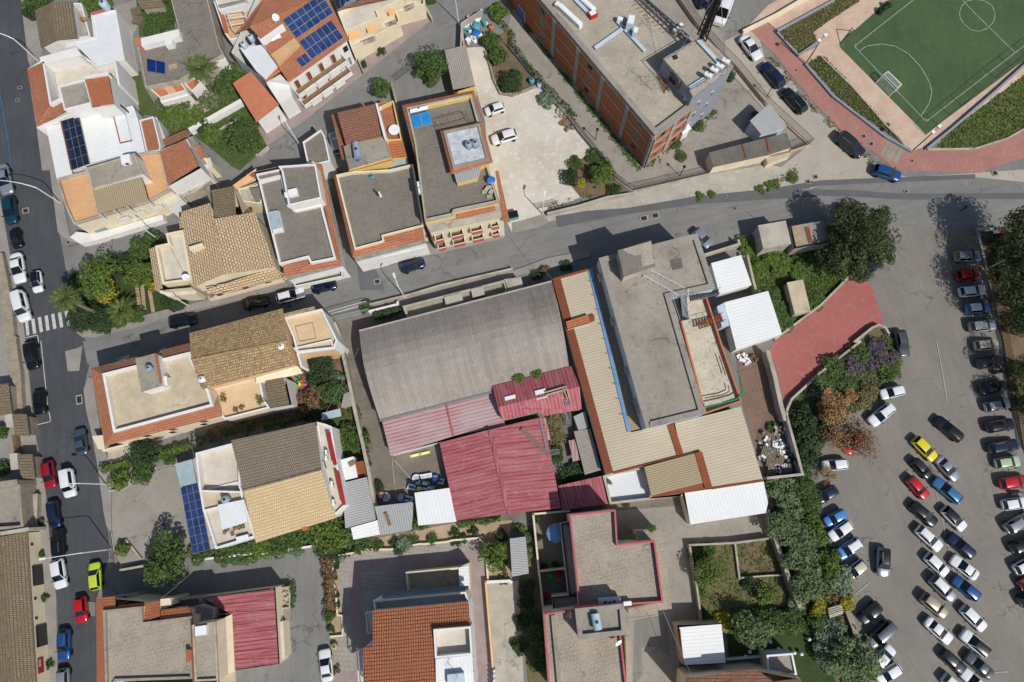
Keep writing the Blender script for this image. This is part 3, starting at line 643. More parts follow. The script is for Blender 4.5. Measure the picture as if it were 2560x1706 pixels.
def acunit(s,z,label,a=14,w=.9,d=.4,h=.65,name='air_conditioner'):
 p = P(s,z)[0]; r = thing(name,label,'air conditioner',(p.x,p.y,z)); m = MB(); m.box((p.x,p.y),w,d,z,z+h,R(a)); m.build('casing',g_('plastic_white'),r)
 m = MB(); n = Vector((math.sin(R(a)),-math.cos(R(a)),0)); c = p+n*(d*.5+.01); u = Vector((math.cos(R(a)),math.sin(R(a)),0))
 m.face([c+(u*math.cos(k*math.pi/6)+Vector((0,0,1))*math.sin(k*math.pi/6))*h*.4+Vector((0,0,h*.5)) for k in range(12)]); m.build('fan_grille',g_('dark_metal'),r); return r
# ---- A: old house top left ----
r = bld('00:500,230','old_house','old house with a mottled tan tiled gable roof at the top left corner')
gable(r,'00:320,95 375,440 470,25 510,370 655,8 705,350',3.7,4.8,'tiles_old','white_wall')
r = bld('00:640,420','lean_to','small white flat roofed annex between the old tiled house and the white terrace','annex')
block(r,'00:600,372 860,340 870,420 615,440',2.6,'white_wall','roof_cream',par=(.2,.2,None))
r = bld('00:760,200','courtyard_wall','little white walled court with pipes beside the old tiled house','court')
block(r,'00:665,30 745,30 830,340 710,350',2.2,'white_wall','concrete_light',par=(1.6,.2,None))
tank('00:705,75',.6,.55,1.0,'pale gas bottle shaped tank in the court beside the old tiled house','tank_teal')
m = MB(); a = P('00:745,175',2.6)[0]; m.tube([a,a+Vector((.9,-.4,.5))],.3,10)
m.thing('chimney_pipe',g_('terracotta_trim'),'fat terracotta flue pipe beside the old tiled house','chimney')
# ---- B: white flat roof ----
r = bld('00:950,380','white_annex','low white house with a bright white L shaped flat roof')
block(r,'00:835,118 1062,92 1142,548 878,598 700,412 612,440 605,398 862,340',4.2,'white_wall','roof_white',par=(.18,.22,None))
m = MB(); a,b = P('00:838,128 975,95',4.25); m.bar(a,b,.5,.12); m.build('red_coping',g_('pink_trim'),r)
tank('00:985,75',4.2,.68,1.5,'big round pale blue water tank on the corner of the white L shaped roof','tank_blue')
# ---- C: white house with terrace and orange roof strip ----
r = bld('00:700,800','white_house','tall white house with an orange tiled strip and a sunk terrace above the main road')
block(r,'00:365,528 690,440 735,485 880,600 1060,555 1095,765 1045,955 990,968 760,1010 340,1175 252,635 370,565',5.6,'white_wall','roof_cream',par=(.9,.25,None))
plane(r,'00:250,636@5.65 388,572@6.5 462,958@6.5 550,902@6.5 600,1018@6.5 338,1165@5.65','tiles_terracotta')
b = MB(); q = P('00:388,568 405,568 470,940 560,895 570,915 455,965',7.0); b.prism(q,4.8,7.0); b.build('terrace_wall',g_('white_wall'),r)
b = MB(); q = P('00:366,528 700,440 760,520 720,512 395,585',7.0); b.prism(q,4.7,7.0); b.build('terrace_wall',g_('white_wall'),r)
block(r,'00:535,790 780,728 840,945 590,1010',8.0,'white_wall','roof_concrete',z0=4,par=(.25,.18,None),wn='stair_wall',rn='stair_roof')
plane(r,'00:778,712@8.3 988,680@8.2 1042,950@8.2 850,980@8.3','tiles_orange'); under(r,'00:770,705@8.2 995,665@8.1 1050,965@8.1 845,990@8.2','white_wall',0,.02,.0)
b = MB(); q = P('00:770,704 990,662 1000,682 775,722',8.55); b.prism(q,7.5,8.55); b.build('gable_coping',g_('white_wall'),r)
for t0,zz in ((.25,4.6),(.7,4.4)):
 a,c = P('00:990,680 1045,955',8.0); window(r,a,c,t0,t0+.1,2.2,3.6,pane='glass_dark')
a,c = P('00:735,500 880,600',5.6); window(r,a,c,.45,.62,4.35,5.3,pane='glass_dark')
# ---- D: white metal roof house with solar panels ----
r = bld('00:800,1250','long_white_house','white house with a white corrugated roof beside the main road')
block(r,'00:430,1178 1215,975 1230,1000 1268,1120 1330,1400 1215,1420 660,1560 515,1600',4.6,'white_wall','roof_white',ax=A14)
plane(r,'00:430,1175@4.75 555,1140@4.95 665,1600@4.95 520,1640@4.75','metal_white',ax=R(100))
plane(r,'00:725,1035@5.1 1030,975@5.0 1145,1000@4.75 1215,1400@4.75 870,1490@5.1 660,1550@5.0 560,1110@5.0','metal_white',.1,ax=R(104))
plane(r,'00:1030,1010@5.2 1135,990@5.1 1205,1290@5.1 1105,1315@5.2','roof_white',.1,'roof_light')
b = MB()
for s in ('00:1022,980 1105,1315 1210,1292','00:560,1110 655,1560'):
 q = P(s,5.2)
 for i in range(len(q)-1): b.bar(q[i],q[i+1],.14)
b.build('gutter',g_('rust_plain'),r)
panels('solar_array','00:565,1110@5.5 722,1058@5.6 820,1505@5.6 660,1562@5.5',3,5,'black solar panels on the white corrugated roof by the main road','solar panels','pv_black')
# facade cables pipe behind
m = MB(); a,b = P('00:1085,950 1140,995',6.2); m.tube([a,b],.12,8); m.tube([b,b+Vector((.0,.0,-1.2))],.1,8)
m.thing('roof_flue',g_('dark_metal'),'black flue pipe elbowing over the white corrugated roof','flue')
# ---- E: flat roof terrace with solar and striped canopy below D ----
r = bld('01:1000,200','corner_house','cream corner house with peach terraces and a beige canopy above the street corner')
p = block(r,'01:520,75 800,0 00:1215,1425 00:1330,1400 00:1440,1390 00:1480,1395 01:1510,0 1560,175 1370,285 680,490 650,440 590,300',5.4,'cream_wall','roof_peach',par=(.45,.25,'plaster_old'))
block(r,'00:760,1552 1115,1450 1140,1420 1235,1410 1290,1568 01:1310,25 850,170 800,0',7.9,'white_wall','roof_concrete',z0=4.8,par=(.15,.2,'plaster_old'),wn='stair_wall',rn='upper_roof')
plane(r,'01:845,172@7.6 1300,65@7.6 1360,275@7.1 900,395@7.1','metal_tan',.08,'canopy')
b = MB()
for s in ('01:905,395','01:1045,365','01:1165,330','01:1350,270'):
 q = P(s,7.0)[0]; b.bar(q,(q.x,q.y,5.0),.1)
b.build('canopy_post',g_('steel_white'),r)
a,b = P('01:690,490 1500,215',5.4)
for t,w in ((.05,.2),(.44,.06),(.68,.06)): window(r,a,b,t,t+w,.1,2.2,'door','white_wall','glass_pale')
for t in (.42,.6,.8): balcony(r,a,b,t,t+.1,3.0,.7,'white_wall','cream_wall')
b = MB(); q = P('01:640,610 735,672 880,640 1500,450 1490,400 860,580 700,560',1.3); b.prism(q,0,1.3); b.build('plinth',g_('white_wall'),r)
acunit('00:1175,1480',7.8,'white fan unit on the grey flat roof of the corner house',14,1.3,1.3,.7)
# orange/peach terrace part and the tiled roof north of it
r = bld('00:1650,1400','tiled_house','house with an old terracotta tiled roof and a peach terrace beside the corner house')
plane(r,'00:1465,1395@6.2 1700,1280@6.9 1825,1520@6.9 01:1545,125@6.2','tiles_terracotta')
under(r,'00:1460,1380@6.2 1715,1270@6.9 1840,1540@6.9 01:1540,140@6.2','white_wall',0,.16,.0)
block(r,'00:1700,1275 1770,1255 1880,1500 1835,1535',4.4,'white_wall','roof_concrete')
plane(r,'00:1762,1340@4.8 1840,1330@4.6 1890,1440@4.6 1815,1465@4.8','tiles_terracotta'); under(r,'00:1762,1340@4.8 1840,1330@4.6 1890,1440@4.6 1815,1465@4.8','cream_wall')
block(r,'00:1870,1460 1925,1450 1950,1530 1880,1555',3.4,'cream_wall','roof_cream')
plane(r,'00:1830,1480@3.8 1860,1475@3.8 1890,1540@3.8 1865,1550@3.8','tiles_terracotta')
r = bld('00:1380,1230','terrace_house','low house with a terracotta tile floor terrace behind the white corrugated roof')
block(r,'00:1280,1105 1405,1070 1470,1330 1470,1380 1345,1400',4.8,'white_wall','tiles_terracotta',par=(.2,.15,None))
block(r,'00:1415,1075 1440,1085 1510,1260 1470,1315',3.2,'white_wall','roof_cream')
plane(r,'00:1470,1290@3.3 1700,1190@3.3 1770,1300@3.1 1460,1420@3.1','tiles_brown'); under(r,'00:1470,1290@3.3 1700,1190@3.3 1770,1300@3.1 1460,1420@3.1','white_wall',0,.16,.1)
# lower roofs towards the street
r = bld('01:1780,90','street_cottage','low cottage with a broken grey slab roof at the bend of the side street')
block(r,'01:1555,165 1760,20 1880,-60 1965,60 1860,150 1690,245',3.0,'plaster_old','concrete_light',par=(.12,.15,None))
block(r,'01:1490,215 1600,190 1665,260 1540,345',3.4,'white_wall','roof_cream')
# ---- F: old flat grey roof with palm ----
r = bld('00:1700,400','grey_terrace_house','house with a large lichen grey flat roof and orange tiled terraces')
block(r,'00:1265,435 1650,340 1640,270 1555,-60 1890,-60 2010,430 2050,500 1720,690 1645,740 1340,800',4.0,'plaster_old','roof_concrete_dark',par=(.12,.12,None))
b = MB(); q = P('00:1240,365 1640,268 1650,338 1585,352 1580,405 1515,418 1510,370 1270,432',5.0); b.prism(q,3.5,5.0); b.build('parapet_wall',g_('white_wall'),r)
b = MB(); q = P('00:1222,355 1290,345 1300,430 1270,430',5.05); b.prism(q,3.5,5.05); b.build('terracotta_coping',g_('terracotta_trim'),r)
block(r,'00:1375,815 1650,740 1710,830 1470,900',3.2,'white_wall','terracotta_trim',par=(.35,.14,None))
b = MB(); q = P('00:1505,808 1580,790 1625,850 1550,870',3.0); b.prism(q,2.7,3.02); b.build('tiled_inset',g_('roof_tan'),r)
block(r,'00:1665,735 1740,700 1850,755 1760,840',2.8,'white_wall','terracotta_trim',par=(.3,.14,None))
block(r,'00:1955,530 2040,500 2070,545 1975,580',3.3,'white_wall','terracotta_trim',par=(.3,.14,None))
b = MB(); q = P('00:1465,900 1700,840 1730,880 1480,945',2.2); b.prism(q,0,2.2); b.build('lower_parapet',g_('white_wall'),r)
panels('solar_heater','00:1345,535@4.6 1515,572@4.6 1515,682@4.3 1350,655@4.3',2,1,'two dark blue solar heater panels on the lichen grey roof','solar panels','solar_navy')
antenna('00:1860,440',3.9,4.5,'tall thin antenna with a star shaped head on the lichen grey roof',20,8,1.2)
m = MB(); a = P('00:1590,615',3.9)[0]; m.box((a.x,a.y),1.3,.9,3.9,4.0,.3); m.thing('roof_slab',g_('sand_soil'),'loose sandstone slabs lying on the lichen grey roof','slab')
r = bld('00:1380,40','garden_shed','small shed with an old tiled roof at the top edge behind the green plot','shed')
plane(r,'00:1250,-20@3 1480,-20@3 1500,60@2.6 1300,85@2.6','tiles_old'); under(r,'00:1250,-20@3 1480,-20@3 1500,60@2.6 1300,85@2.6','plaster_old')
for s,a in (('00:1250,110',.3),('00:1265,190',-.2)):
 m = MB(); q = P(s,.3)[0]; m.box((q.x,q.y),1.6,1.4,.1,.5,a); m.thing('tile_pile',g_('tiles_old'),'pile of old roof tiles in the grey back yard','tile pile','piles of roof tiles')
# ---- G: terrace at the top (white railing, pergola) ----
r = bld('00:2150,150','patio_house','house with a sandy tiled patio and white pergola bars at the top edge')
block(r,'00:1960,10 2260,-60 2350,100 10:30,300 00:2300,330 2110,370 2060,300',4.0,'white_wall','roof_tan',par=(.5,.2,None))
b = MB(); q = P('00:2010,105 2045,95 2095,295 2060,305',4.1); b.prism(q,3.9,4.15); b.build('orange_coping',g_('tiles_orange'),r)
b = MB()
for s in ('00:2080,120 2240,95','00:2090,175 2255,150','00:2110,235 2275,205','00:2080,115 2130,250','00:2240,90 2275,210'):
 q = P(s,5.9); b.bar(q[0],q[1],.1)
for s in ('00:2080,115','00:2125,250','00:2240,90','00:2275,208'):
 q = P(s,5.9)[0]; b.bar(q,(q.x,q.y,3.5),.1)
b.build('pergola',g_('steel_white'),r)
block(r,'00:1960,-60 2320,-60 2300,-20 2260,30 2010,95 1985,20',5.2,'white_wall','roof_cream',par=(.5,.2,None))
b = MB(); a,c = P('00:2005,50 2260,-5',5.9)
for k in range(24): q = a+(c-a)*k/23; b.bar((q.x,q.y,4.9),(q.x,q.y,5.9),.04)
b.bar(a,c,.06); b.build('railing',g_('iron_fence'),r)
# ---- H: big house with PV roof (tile 10) ----
r = bld('10:400,400','terraced_house','large house with an orange tiled roof full of blue solar panels')
tri = P('10:300,755@6.0 845,365@6.0 640,-60@8.2'); plane(r,PP('10:300,755 845,365 640,-60 -60,250 10,320 200,610',tri),'tiles_terracotta')
plane(r,'10:640,-60@8.2 100,-60@8.2 -180,300@7 -60,250@8.2','tiles_terracotta')
under(r,'10:300,755@6.0 845,365@6.0 640,-60@8 0,-60@8 -250,480@5 60,735@5.2','white_wall',0,.16,.25)
b = MB(); b.cax = R(32); q = P('10:20,345 240,200 400,410 200,590',7.4); b.prism(q,6.0,7.4); b.build('roof_terrace',g_('roof_tan'),r)
b = MB(); q = P('10:15,345 235,195 270,270 215,300 90,400 60,405',8.2); b.prism(q,6.0,8.2); b.build('terrace_wall',g_('white_wall'),r)
b = MB(); q = P('10:0,420 60,410 200,600 75,715 0,650 -150,440',6.4); b.prism(q,5,6.4); b.build('white_roof',g_('roof_white'),r)
plane(r,'10:70,715@6.0 220,615@6.0 240,650@5.7 90,755@5.7','tiles_orange')
b = MB(); q = P('10:90,760 225,680 390,930 350,900 215,970 0,690',5.4);
b.prism(P('10:92,762 222,682 300,760 330,880 215,950 ',4.6),0,4.6); b.build('side_wing',g_('white_wall'),r)
plane(r,'10:215,945@3.4 330,862@3.4 350,905@3.0 235,965@3.0','tiles_orange')
a,c = P('10:310,765 760,445',5.6)
for z in (3.3,.35):
 balcony(r,a,c,0,1.0,z,1.5,'white_wall','wood',.95)
 for t in (.06,.3,.55,.8):
  window(r,a,c,t,t+.09,z+.05,z+2.1,'door','white_wall','door_brown')
 u,n,L = onwall(a,c)
 for t in (.22,.46,.72):
  m = MB(); q = Vector((a.x,a.y,0))+u*L*t+n*1.62; m.prism(ccw([q-u*.9-n*.1,q+u*.9-n*.1,q+u*.9+n*.25,q-u*.9+n*.25]),z-.15,z+1.1,True); m.build('planter_wall',g_('white_wall'),r)
a,c = P('10:760,425 845,365',5.7); window(r,a,c,.2,.75,3.6,5.0,pane='glass_dark'); window(r,a,c,.3,.6,.3,2.3,'door',pane='glass_pale')
panels('solar_array',PP('10:245,185 600,-60 710,120 372,355',tri,.22),6,3,'upper field of blue solar panels on the orange tiled roof','solar panels')
panels('solar_array',PP('10:395,385 688,185 805,345 515,545',tri,.22),6,2,'lower field of blue solar panels on the orange tiled roof','solar panels')
panels('solar_array',PP('10:365,548 450,485 510,560 425,620',tri,.22),2,1,'short row of blue panels at the corner of the orange tiled roof','solar panels')
dish('10:200,195',7.9,.55,'white satellite dish above the tan roof terrace',-80)
acunit('10:190,365',7.4,'dark folded chairs stacked on the tan roof terrace',30,1.6,.6,.5,'folded_chairs')
for i,s in enumerate(('00:2255,440','00:2320,375')): tank(s,6.3,.45,1.2,('pale blue water tank at the corner of the white roof','pale blue water tank behind another by the roof terrace')[i],'tank_blue')
# orange roof on the left of it
r = bld('10:60,900','orange_roof_house','house with a plain orange sheet roof above the stamped forecourt')
plane(r,'00:2135,765@4.6 2300,655@5.2 10:210,960@4.6 5,1120@4.1','terracotta_trim'); under(r,'00:2135,765@4.6 2300,655@5.2 10:210,960@4.6 5,1120@4.1','white_wall',0,.16,.2)
# ---- I: cream house with PV at top ----
r = bld('10:1150,150','cream_house','cream house with balconies and orange awnings at the top edge')
plane(r,'10:690,-60@6.8 1300,-60@6.8 1270,-20@6.0 745,95@6.0','tiles_brown')
block(r,'10:750,110 1000,-10 1350,-60 1350,-20 1110,105 1130,160 820,290',5.6,'cream_wall','roof_cream',par=(.5,.2,None))
panels('solar_array','10:700,-40@7 1000,-40@7 940,10@6.6 745,90@6.5',5,1,'dark solar panels at the top edge above the cream balconies','solar panels','pv_black')
block(r,'10:820,290 1130,160 1110,105 1330,-20 1545,-30 1545,40 1290,110 1320,200 880,450',3.4,'cream_wall','roof_cream',par=(.9,.18,None))
for s,n,aw in (('10:750,120 855,80 870,140 765,175','awning','awning_peach'),('10:920,45 1010,10 1025,65 935,105','awning','awning_peach'),('10:850,310 940,285 945,335 855,365','awning','awning_peach'),('10:1010,255 1100,220 1110,270 1030,300','awning','awning_peach'),('10:1210,110 1275,80 1285,120 1225,145','awning','awning_peach')):
 plane(r,' '.join(t+('@4.4' if k > 1 else '@4.9') for k,t in enumerate(s.split())),aw,.05,n)
b = MB()
for s in ('10:920,250 1040,205','10:985,375 1090,335','10:1195,70 1265,40','10:1365,65 1445,30','10:1215,210 1280,185'):
 a,c = P(s,4.3)
 for k in range(12): q = a+(c-a)*k/11; b.bar((q.x,q.y,3.2),(q.x,q.y,4.2),.04)
 b.bar(a,c,.06)
b.build('railing',g_('iron_fence'),r)
# ---- J: house with tan tiles beside the palm garden ----
r = bld('01:1900,750','tan_roof_house','house with a big tan tiled roof and a cream terrace beside the palm garden')
tri = [P('01:1770,1068',6.3)[0],P('01:2350,900',6.3)[0],P('01:1960,440',7.6)[0]]
ridge = P('01:1968,442 2050,950',7.6); west = P('01:1660,375 1770,1068',6.6); east = P('01:2410,400 11:165,880',6.6)
plane(r,[west[0],west[1],ridge[1],P('01:1928,292',7.5)[0],P('01:1955,450',7.6)[0],ridge[0]][::1],'tiles_tan')
plane(r,[ridge[0],ridge[1],P('11:185,885',6.5)[0],P('11:-10,380',6.5)[0]],'tiles_tan')
under(r,[west[0],west[1],ridge[1],P('11:185,885',6.5)[0],P('11:-10,380',6.5)[0],ridge[0],P('01:1928,292',7.4)[0]],'cream_wall',0,.2,.3)
b = MB(); b.tube([ridge[0]+Vector((0,0,.03)),ridge[1]+Vector((0,0,.03))],.12,6); b.build('ridge',g_('tiles_tan'),r)
plane(r,'01:1940,180@7.2 2145,140@7.2 2165,412@6.9 1975,440@6.9','tiles_old'); under(r,'01:1940,180@7.2 2145,140@7.2 2240,420@6.9 1975,440@6.9','cream_wall',0,.2,.1)
block(r,'01:1520,578 1680,545 1760,1005 1490,1040 1425,692 1545,665',5.2,'cream_wall','roof_cream',par=(.8,.3,None))
plane(r,'01:1368,718@4.6 1435,695@5.0 1490,1080@5.0 1430,1105@4.6','tiles_tan')
under(r,'01:1368,718@4.6 1545,665@4.9 1760,1075@4.9 1430,1105@4.6','cream_wall',0,.14,.1)
plane(r,'01:1640,425@4.6 1665,420@4.8 1690,520@4.8 1650,530@4.6','tiles_tan')
plane(r,'01:1890,1092@5.2 2350,945@5.2 11:180,895@5.2 245,985@4.8 0,1045@4.8 01:1900,1140@4.8','tiles_tan',name='lower_roof')
a,c = P('01:1800,1085 11:230,930',5.6)
for t0,t1 in ((.22,.31),(.36,.44),(.47,.55)): window(r,a,c,t0-.12,t1-.12,4.6,5.4,pane='shutter',inn=.0)
balcony(r,P('01:1900,1150',4.6)[0],P('11:230,970',4.6)[0],0.0,1.0,3.1,.35,'cream_wall','roof_tan',.95)
for t in (.1,.45,.75): window(r,P('01:1900,1150',4.6)[0],P('11:230,970',4.6)[0],t,t+.09,2.9,4.6,'door','white_wall','door_brown')
b = MB(); q = P('01:1730,700 1855,662 1865,690 1745,730',8.0); b.prism(q,6.4,8.0); b.build('chimney',g_('cream_wall'),r)
block(r,'01:1480,1105 1790,1070 1800,1130 1540,1150',3.0,'cream_wall','roof_cream')
antenna('01:1950,290',7.0,2.5,'white comb antenna at the corner of the tan tiled roof',40,7,1.4)
dish('01:1730,990',4.5,.5,'white satellite dish on the cream terrace by the tan roof',-60)
r = bld('01:2250,120','orange_lean_to','house wing with an orange sheet roof behind the tan tiled roof','wing')
plane(r,'01:2130,140@4.6 2350,-20@4.6 11:0,60@4.0 01:2170,170@4.0','roof_peach'); under(r,'01:2130,140@4.6 2350,-20@4.6 11:30,100@4.0 01:2170,170@4.0','cream_wall',0,.16,.1)
block(r,'01:2180,165 2350,130 11:40,100 50,300 01:2350,300 2230,280',4.0,'cream_wall','concrete_light',par=(.3,.2,None))
plane(r,'01:2290,160@4.8 2400,150@4.8 11:40,270@4.8 01:2350,290@4.8','roof_concrete_dark')
# ---- K: flat concrete roof, white trim ----
r = bld('11:400,550','flat_roof_house','white edged house with a large brown grey flat roof beside the tan tiles')
block(r,'11:25,100 235,45 300,320 365,360 600,310 730,805 500,850 475,795 215,860',6.6,'white_wall','roof_concrete_dark',par=(.55,.24,None))
block(r,'11:235,0 205,-40 495,-60 545,-60 600,250 300,320',8.6,'white_wall','roof_concrete_dark',z0=5.5,par=(.3,.2,None),wn='stair_wall',rn='stair_roof')
plane(r,'11:250,850@6.1 475,820@6.1 490,855@6.1 720,810@6.1 780,860@5.5 255,975@5.5','tiles_terracotta',name='tiled_skirt')
plane(r,'11:545,-60@6.2 605,-60@5.7 665,240@5.7 785,840@5.5 735,815@6.2','tiles_terracotta',name='tiled_skirt')
block(r,'11:250,960 770,850 790,870 300,1000',5.4,'white_wall','roof_concrete')
a,c = P('11:260,975 780,865',5.4)
balcony(r,a,c,.1,.95,2.9,1.1,'white_wall','roof_concrete',.9)
for t,m_ in ((.3,'plastic_blue'),(.68,'door_brown')): window(r,a,c,t,t+.1,2.9,4.9,'door','white_wall',m_)
b = MB(); b.sm = False
q = P('11:108,380 205,365 245,545 145,565',6.9); b.prism(q,6.05,6.6); b.build('skylight_base',g_('white_wall'),r)
plane(r,'11:108,378@6.75 205,362@6.75 242,520@6.65 140,548@6.65','sheet_clear',.05,'skylight')
m = MB(); q = P('11:350,215',8.3)[0]; m.box((q.x,q.y),1.3,1.0,8.3,9.0,A14); m.box((q.x-.9,q.y-.2),.7,.7,8.3,8.7,A14)
m.thing('roof_plant',g_('plastic_white'),'white boxy water unit on the brown grey stair roof','roof unit')
window(r,*P('11:300,320 600,255',8.3),.6,.82,7.2,7.8,pane='glass_dark')
r = bld('10:550,1400','plain_flat_house','small house with a bare brown flat roof in a white rim beside the side street')
block(r,'10:430,1305 595,1190 630,1250 680,1480 560,1510 470,1490',5.2,'white_wall','roof_concrete_dark',par=(.25,.2,None))
r = bld('10:450,1560','red_tile_wing','low wing with a white rim and tiles between the side street and the flat roof','wing')
block(r,'10:220,1555 525,1485 545,1560 11:235,45 25,95 10:0,1600',6.4,'white_wall','roof_concrete_dark',par=(.3,.2,None))
plane(r,'11:-90,30@4.5 200,-40@4.5 240,40@4.2 30,90@4.2','tiles_brown')
# ---- L: brown tiled house in the middle (tile 10) ----
r = bld('10:950,1250','brown_roof_house','house with a square brown tiled roof and orange eaves by the side street')
tri = [P('10:745,1035',8.4)[0],P('10:1095,955',8.4)[0],P('10:825,1330',7.6)[0]]
plane(r,PP('10:745,1035 1095,955 1175,1250 825,1330',tri),'tiles_brown'); under(r,PP('10:745,1035 1095,955 1175,1250 825,1330',tri),'yellow_wall',0,.16,.12)
plane(r,'10:692,1055@5.6 745,1040@6.1 830,1440@6.1 790,1470@5.6','tiles_terracotta',name='tiled_skirt'); under(r,'10:700,1060@5.6 760,1040@6 850,1440@6 800,1460@5.6','white_wall',0,.14,.2)
block(r,'10:1120,985 1260,925 1335,1280 1215,1290 1170,1240',6.6,'yellow_wall','tiles_terracotta',par=(.8,.14,None),ax=A14)
b = MB(); q = P('10:1095,945 1115,950 1190,1240 1170,1250',8.6); b.prism(q,6,8.6); b.build('gable_coping',g_('white_wall'),r)
block(r,'10:805,1345 1190,1255 1240,1440 855,1550',7.2,'yellow_wall','roof_concrete',par=(.15,.15,'roof_concrete'))
plane(r,'10:1195,1295@6.3 1340,1265@6.3 1385,1435@5.7 1230,1450@5.7','tiles_orange'); under(r,'10:1195,1295@6.3 1340,1265@6.3 1385,1435@5.7 1230,1450@5.7','yellow_wall',0,.14,.1)
plane(r,'10:850,1555@6.8 1240,1440@6.8 1245,1470@6.5 855,1578@6.5','tiles_terracotta',name='tiled_skirt')
plane(r,'10:1100,950@6.2 1190,930@6.2 1195,960@6 1110,980@6','tiles_terracotta')
tank('10:935,1405',7.1,.55,1.2,'grey cylinder tank lying on the concrete roof behind the brown tiles','tank_grey',1,2.4,ang=R(100))
tank('10:935,1470',7.1,.28,.6,'small bright blue canister at the end of the grey lying tank','plastic_blue',name='canister')
r_ = thing('round_table','round white garden table on the terracotta terrace','table',P('10:1268,1192',5.9)[0]); t_ = P('10:1268,1192',6.6)[0]
b = MB(); b.disc(t_,.85,6.55,6.62,20); b.build('table_top',g_('plastic_white'),r_); b = MB(); b.disc(t_,.08,5.82,6.55,8); b.disc(t_,.35,5.82,5.9,10); b.build('pedestal',g_('dark_metal'),r_)
acunit('10:1140,1040',5.9,'white unit leaning on the gable wall of the terracotta terrace',75,1.2,.35,.7)
# ---- M: flat roofed house below it (tile 11) ----
r = bld('11:1150,350','square_roof_house','house with a square dark concrete roof and a terracotta rim in the street centre')
block(r,'11:735,40 870,10 1230,-10 1440,-60 1540,505 1165,600 1175,640 1155,655 905,720',6.0,'cream_wall','roof_concrete_dark',par=(.6,.22,'cream_wall'))
plane(r,'11:712,45@5.2 740,38@5.7 905,715@5.7 885,795@5.2','tiles_terracotta',name='tiled_skirt')
plane(r,'11:905,718@5.7 1165,655@5.7 1170,600@5.7 1525,520@5.7 1548,630@5.1 885,795@5.1','tiles_terracotta',name='tiled_skirt')
block(r,'11:895,775 1540,620 1560,660 915,830',5.0,'white_wall','roof_concrete')
a,c = P('11:890,790 1545,632',4.9)
balcony(r,a,c,.05,.98,2.9,.7,'white_wall','roof_concrete',.9)
for t,m_ in ((.1,'door_brown'),(.42,'glass_pale'),(.78,'door_brown')): window(r,a,c,t,t+.12,2.9,4.9,'door','white_wall',m_)
tank('11:1070,65',5.4,.35,.55,'dark blue tub with pale water on the square dark roof','tank_teal',name='tub')
r_ = thing('parasol','closed white parasol standing on the square dark roof','parasol',P('11:1160,265',5.4)[0]); t_ = P('11:1160,265',5.4)[0]
b = MB(); b.tube([t_,t_+Vector((0,0,2.6))],.03,6); b.build('pole',g_('wood'),r_); b = MB(); b.tube([t_+Vector((0,0,1.1)),t_+Vector((0,0,2.5)),t_+Vector((0,0,2.7))],.22,8,.04); b.build('canopy',g_('plastic_white'),r_)
# terrace between L and M
r = bld('10:1120,1540','yellow_wing','yellow walled wing with a glass roof between two houses','wing')
block(r,'10:860,1570 1205,1470 1215,1568 870,1620',4.4,'yellow_wall','yellow_wall')
plane(r,'10:1215,1500@4.6 1390,1440@4.6 1410,1590@4.4 1240,1630@4.4','sheet_clear',.06,'glass_roof'); under(r,'10:1215,1490@4.6 1390,1440@4.6 1410,1600@4.4 1240,1640@4.4','yellow_wall',0,.1,.1)
# ---- N: big yellow house with terracotta rim (tiles 10/11) ----
r = bld('10:1750,1200','yellow_house','big yellow house with terracotta rim and white painted upper roof beside the gravel lot')
o = P('10:1340,970 2000,830 2080,1120 11:2060,-470 2240,300 1545,465 10:1480,1480',9.0)
block(r,'10:1385,990 1970,865 2040,1110 11:2120,-60 2225,280 1820,365 1805,400 1550,455 10:1460,1330',9.0,'yellow_wall','roof_concrete_dark',par=(.7,.22,'plaster_old'))
b = MB(); q = P('10:1400,1000 1965,875 1985,950 1415,1030',8.98); b.prism(ccw([q[0],q[1],q[1]+Vector((0,-.34,0)),q[0]+Vector((0,-.34,0))]),8.2,8.93); b.build('inner_wall',g_('yellow_wall'),r)
plane(r,'10:1338,968@8.4 2000,830@8.4 1975,862@8.9 1380,992@8.9','tiles_terracotta',name='tiled_skirt')
plane(r,'10:1338,968@8.4 1380,992@8.9 1510,1490@8.9 1475,1500@8.4','tiles_terracotta',name='tiled_skirt')
plane(r,'10:2000,830@8.4 2085,1110@8.4 11:2100,-420@8.9 10:1975,862@8.9','tiles_terracotta',name='tiled_skirt')
block(r,'10:1720,1205 2050,1135 2140,1470 1810,1545',10.6,'yellow_wall','roof_patchy',z0=7,par=(.25,.35,'roof_concrete'),wn='upper_wall',rn='upper_roof')
for s in ('10:1688,1200@10.0 2075,1115@10.0 2050,1138@10.5 1722,1208@10.5','10:1688,1200@10.0 1722,1208@10.5 1812,1548@10.5 1790,1600@10.0','10:2075,1115@10.0 2175,1490@10.0 2140,1470@10.5 2050,1138@10.5','10:1790,1600@10.0 1812,1548@10.5 2140,1470@10.5 2175,1490@10.0'):
 plane(r,s,'tiles_terracotta',name='tiled_skirt')
block(r,'11:1800,-60 2080,-120 2030,60 1845,105',9.6,'yellow_wall','metal_grey',z0=7)
plane(r,'11:1600,495@7.4 1840,440@7.6 1840,390@7.8 2190,310@7.8 2210,410@7.3 1610,560@7.3','tiles_terracotta',name='tiled_skirt')
plane(r,'11:2195,0@7.8 2225,0@7.4 2330,470@7.2 2270,470@7.6','tiles_terracotta',name='tiled_skirt')
block(r,'11:1550,470 2240,300 2260,330 2270,420 1600,560',7.5,'cream_wall','concrete_light')
a,c = P('11:1610,560 2215,412',7.2)
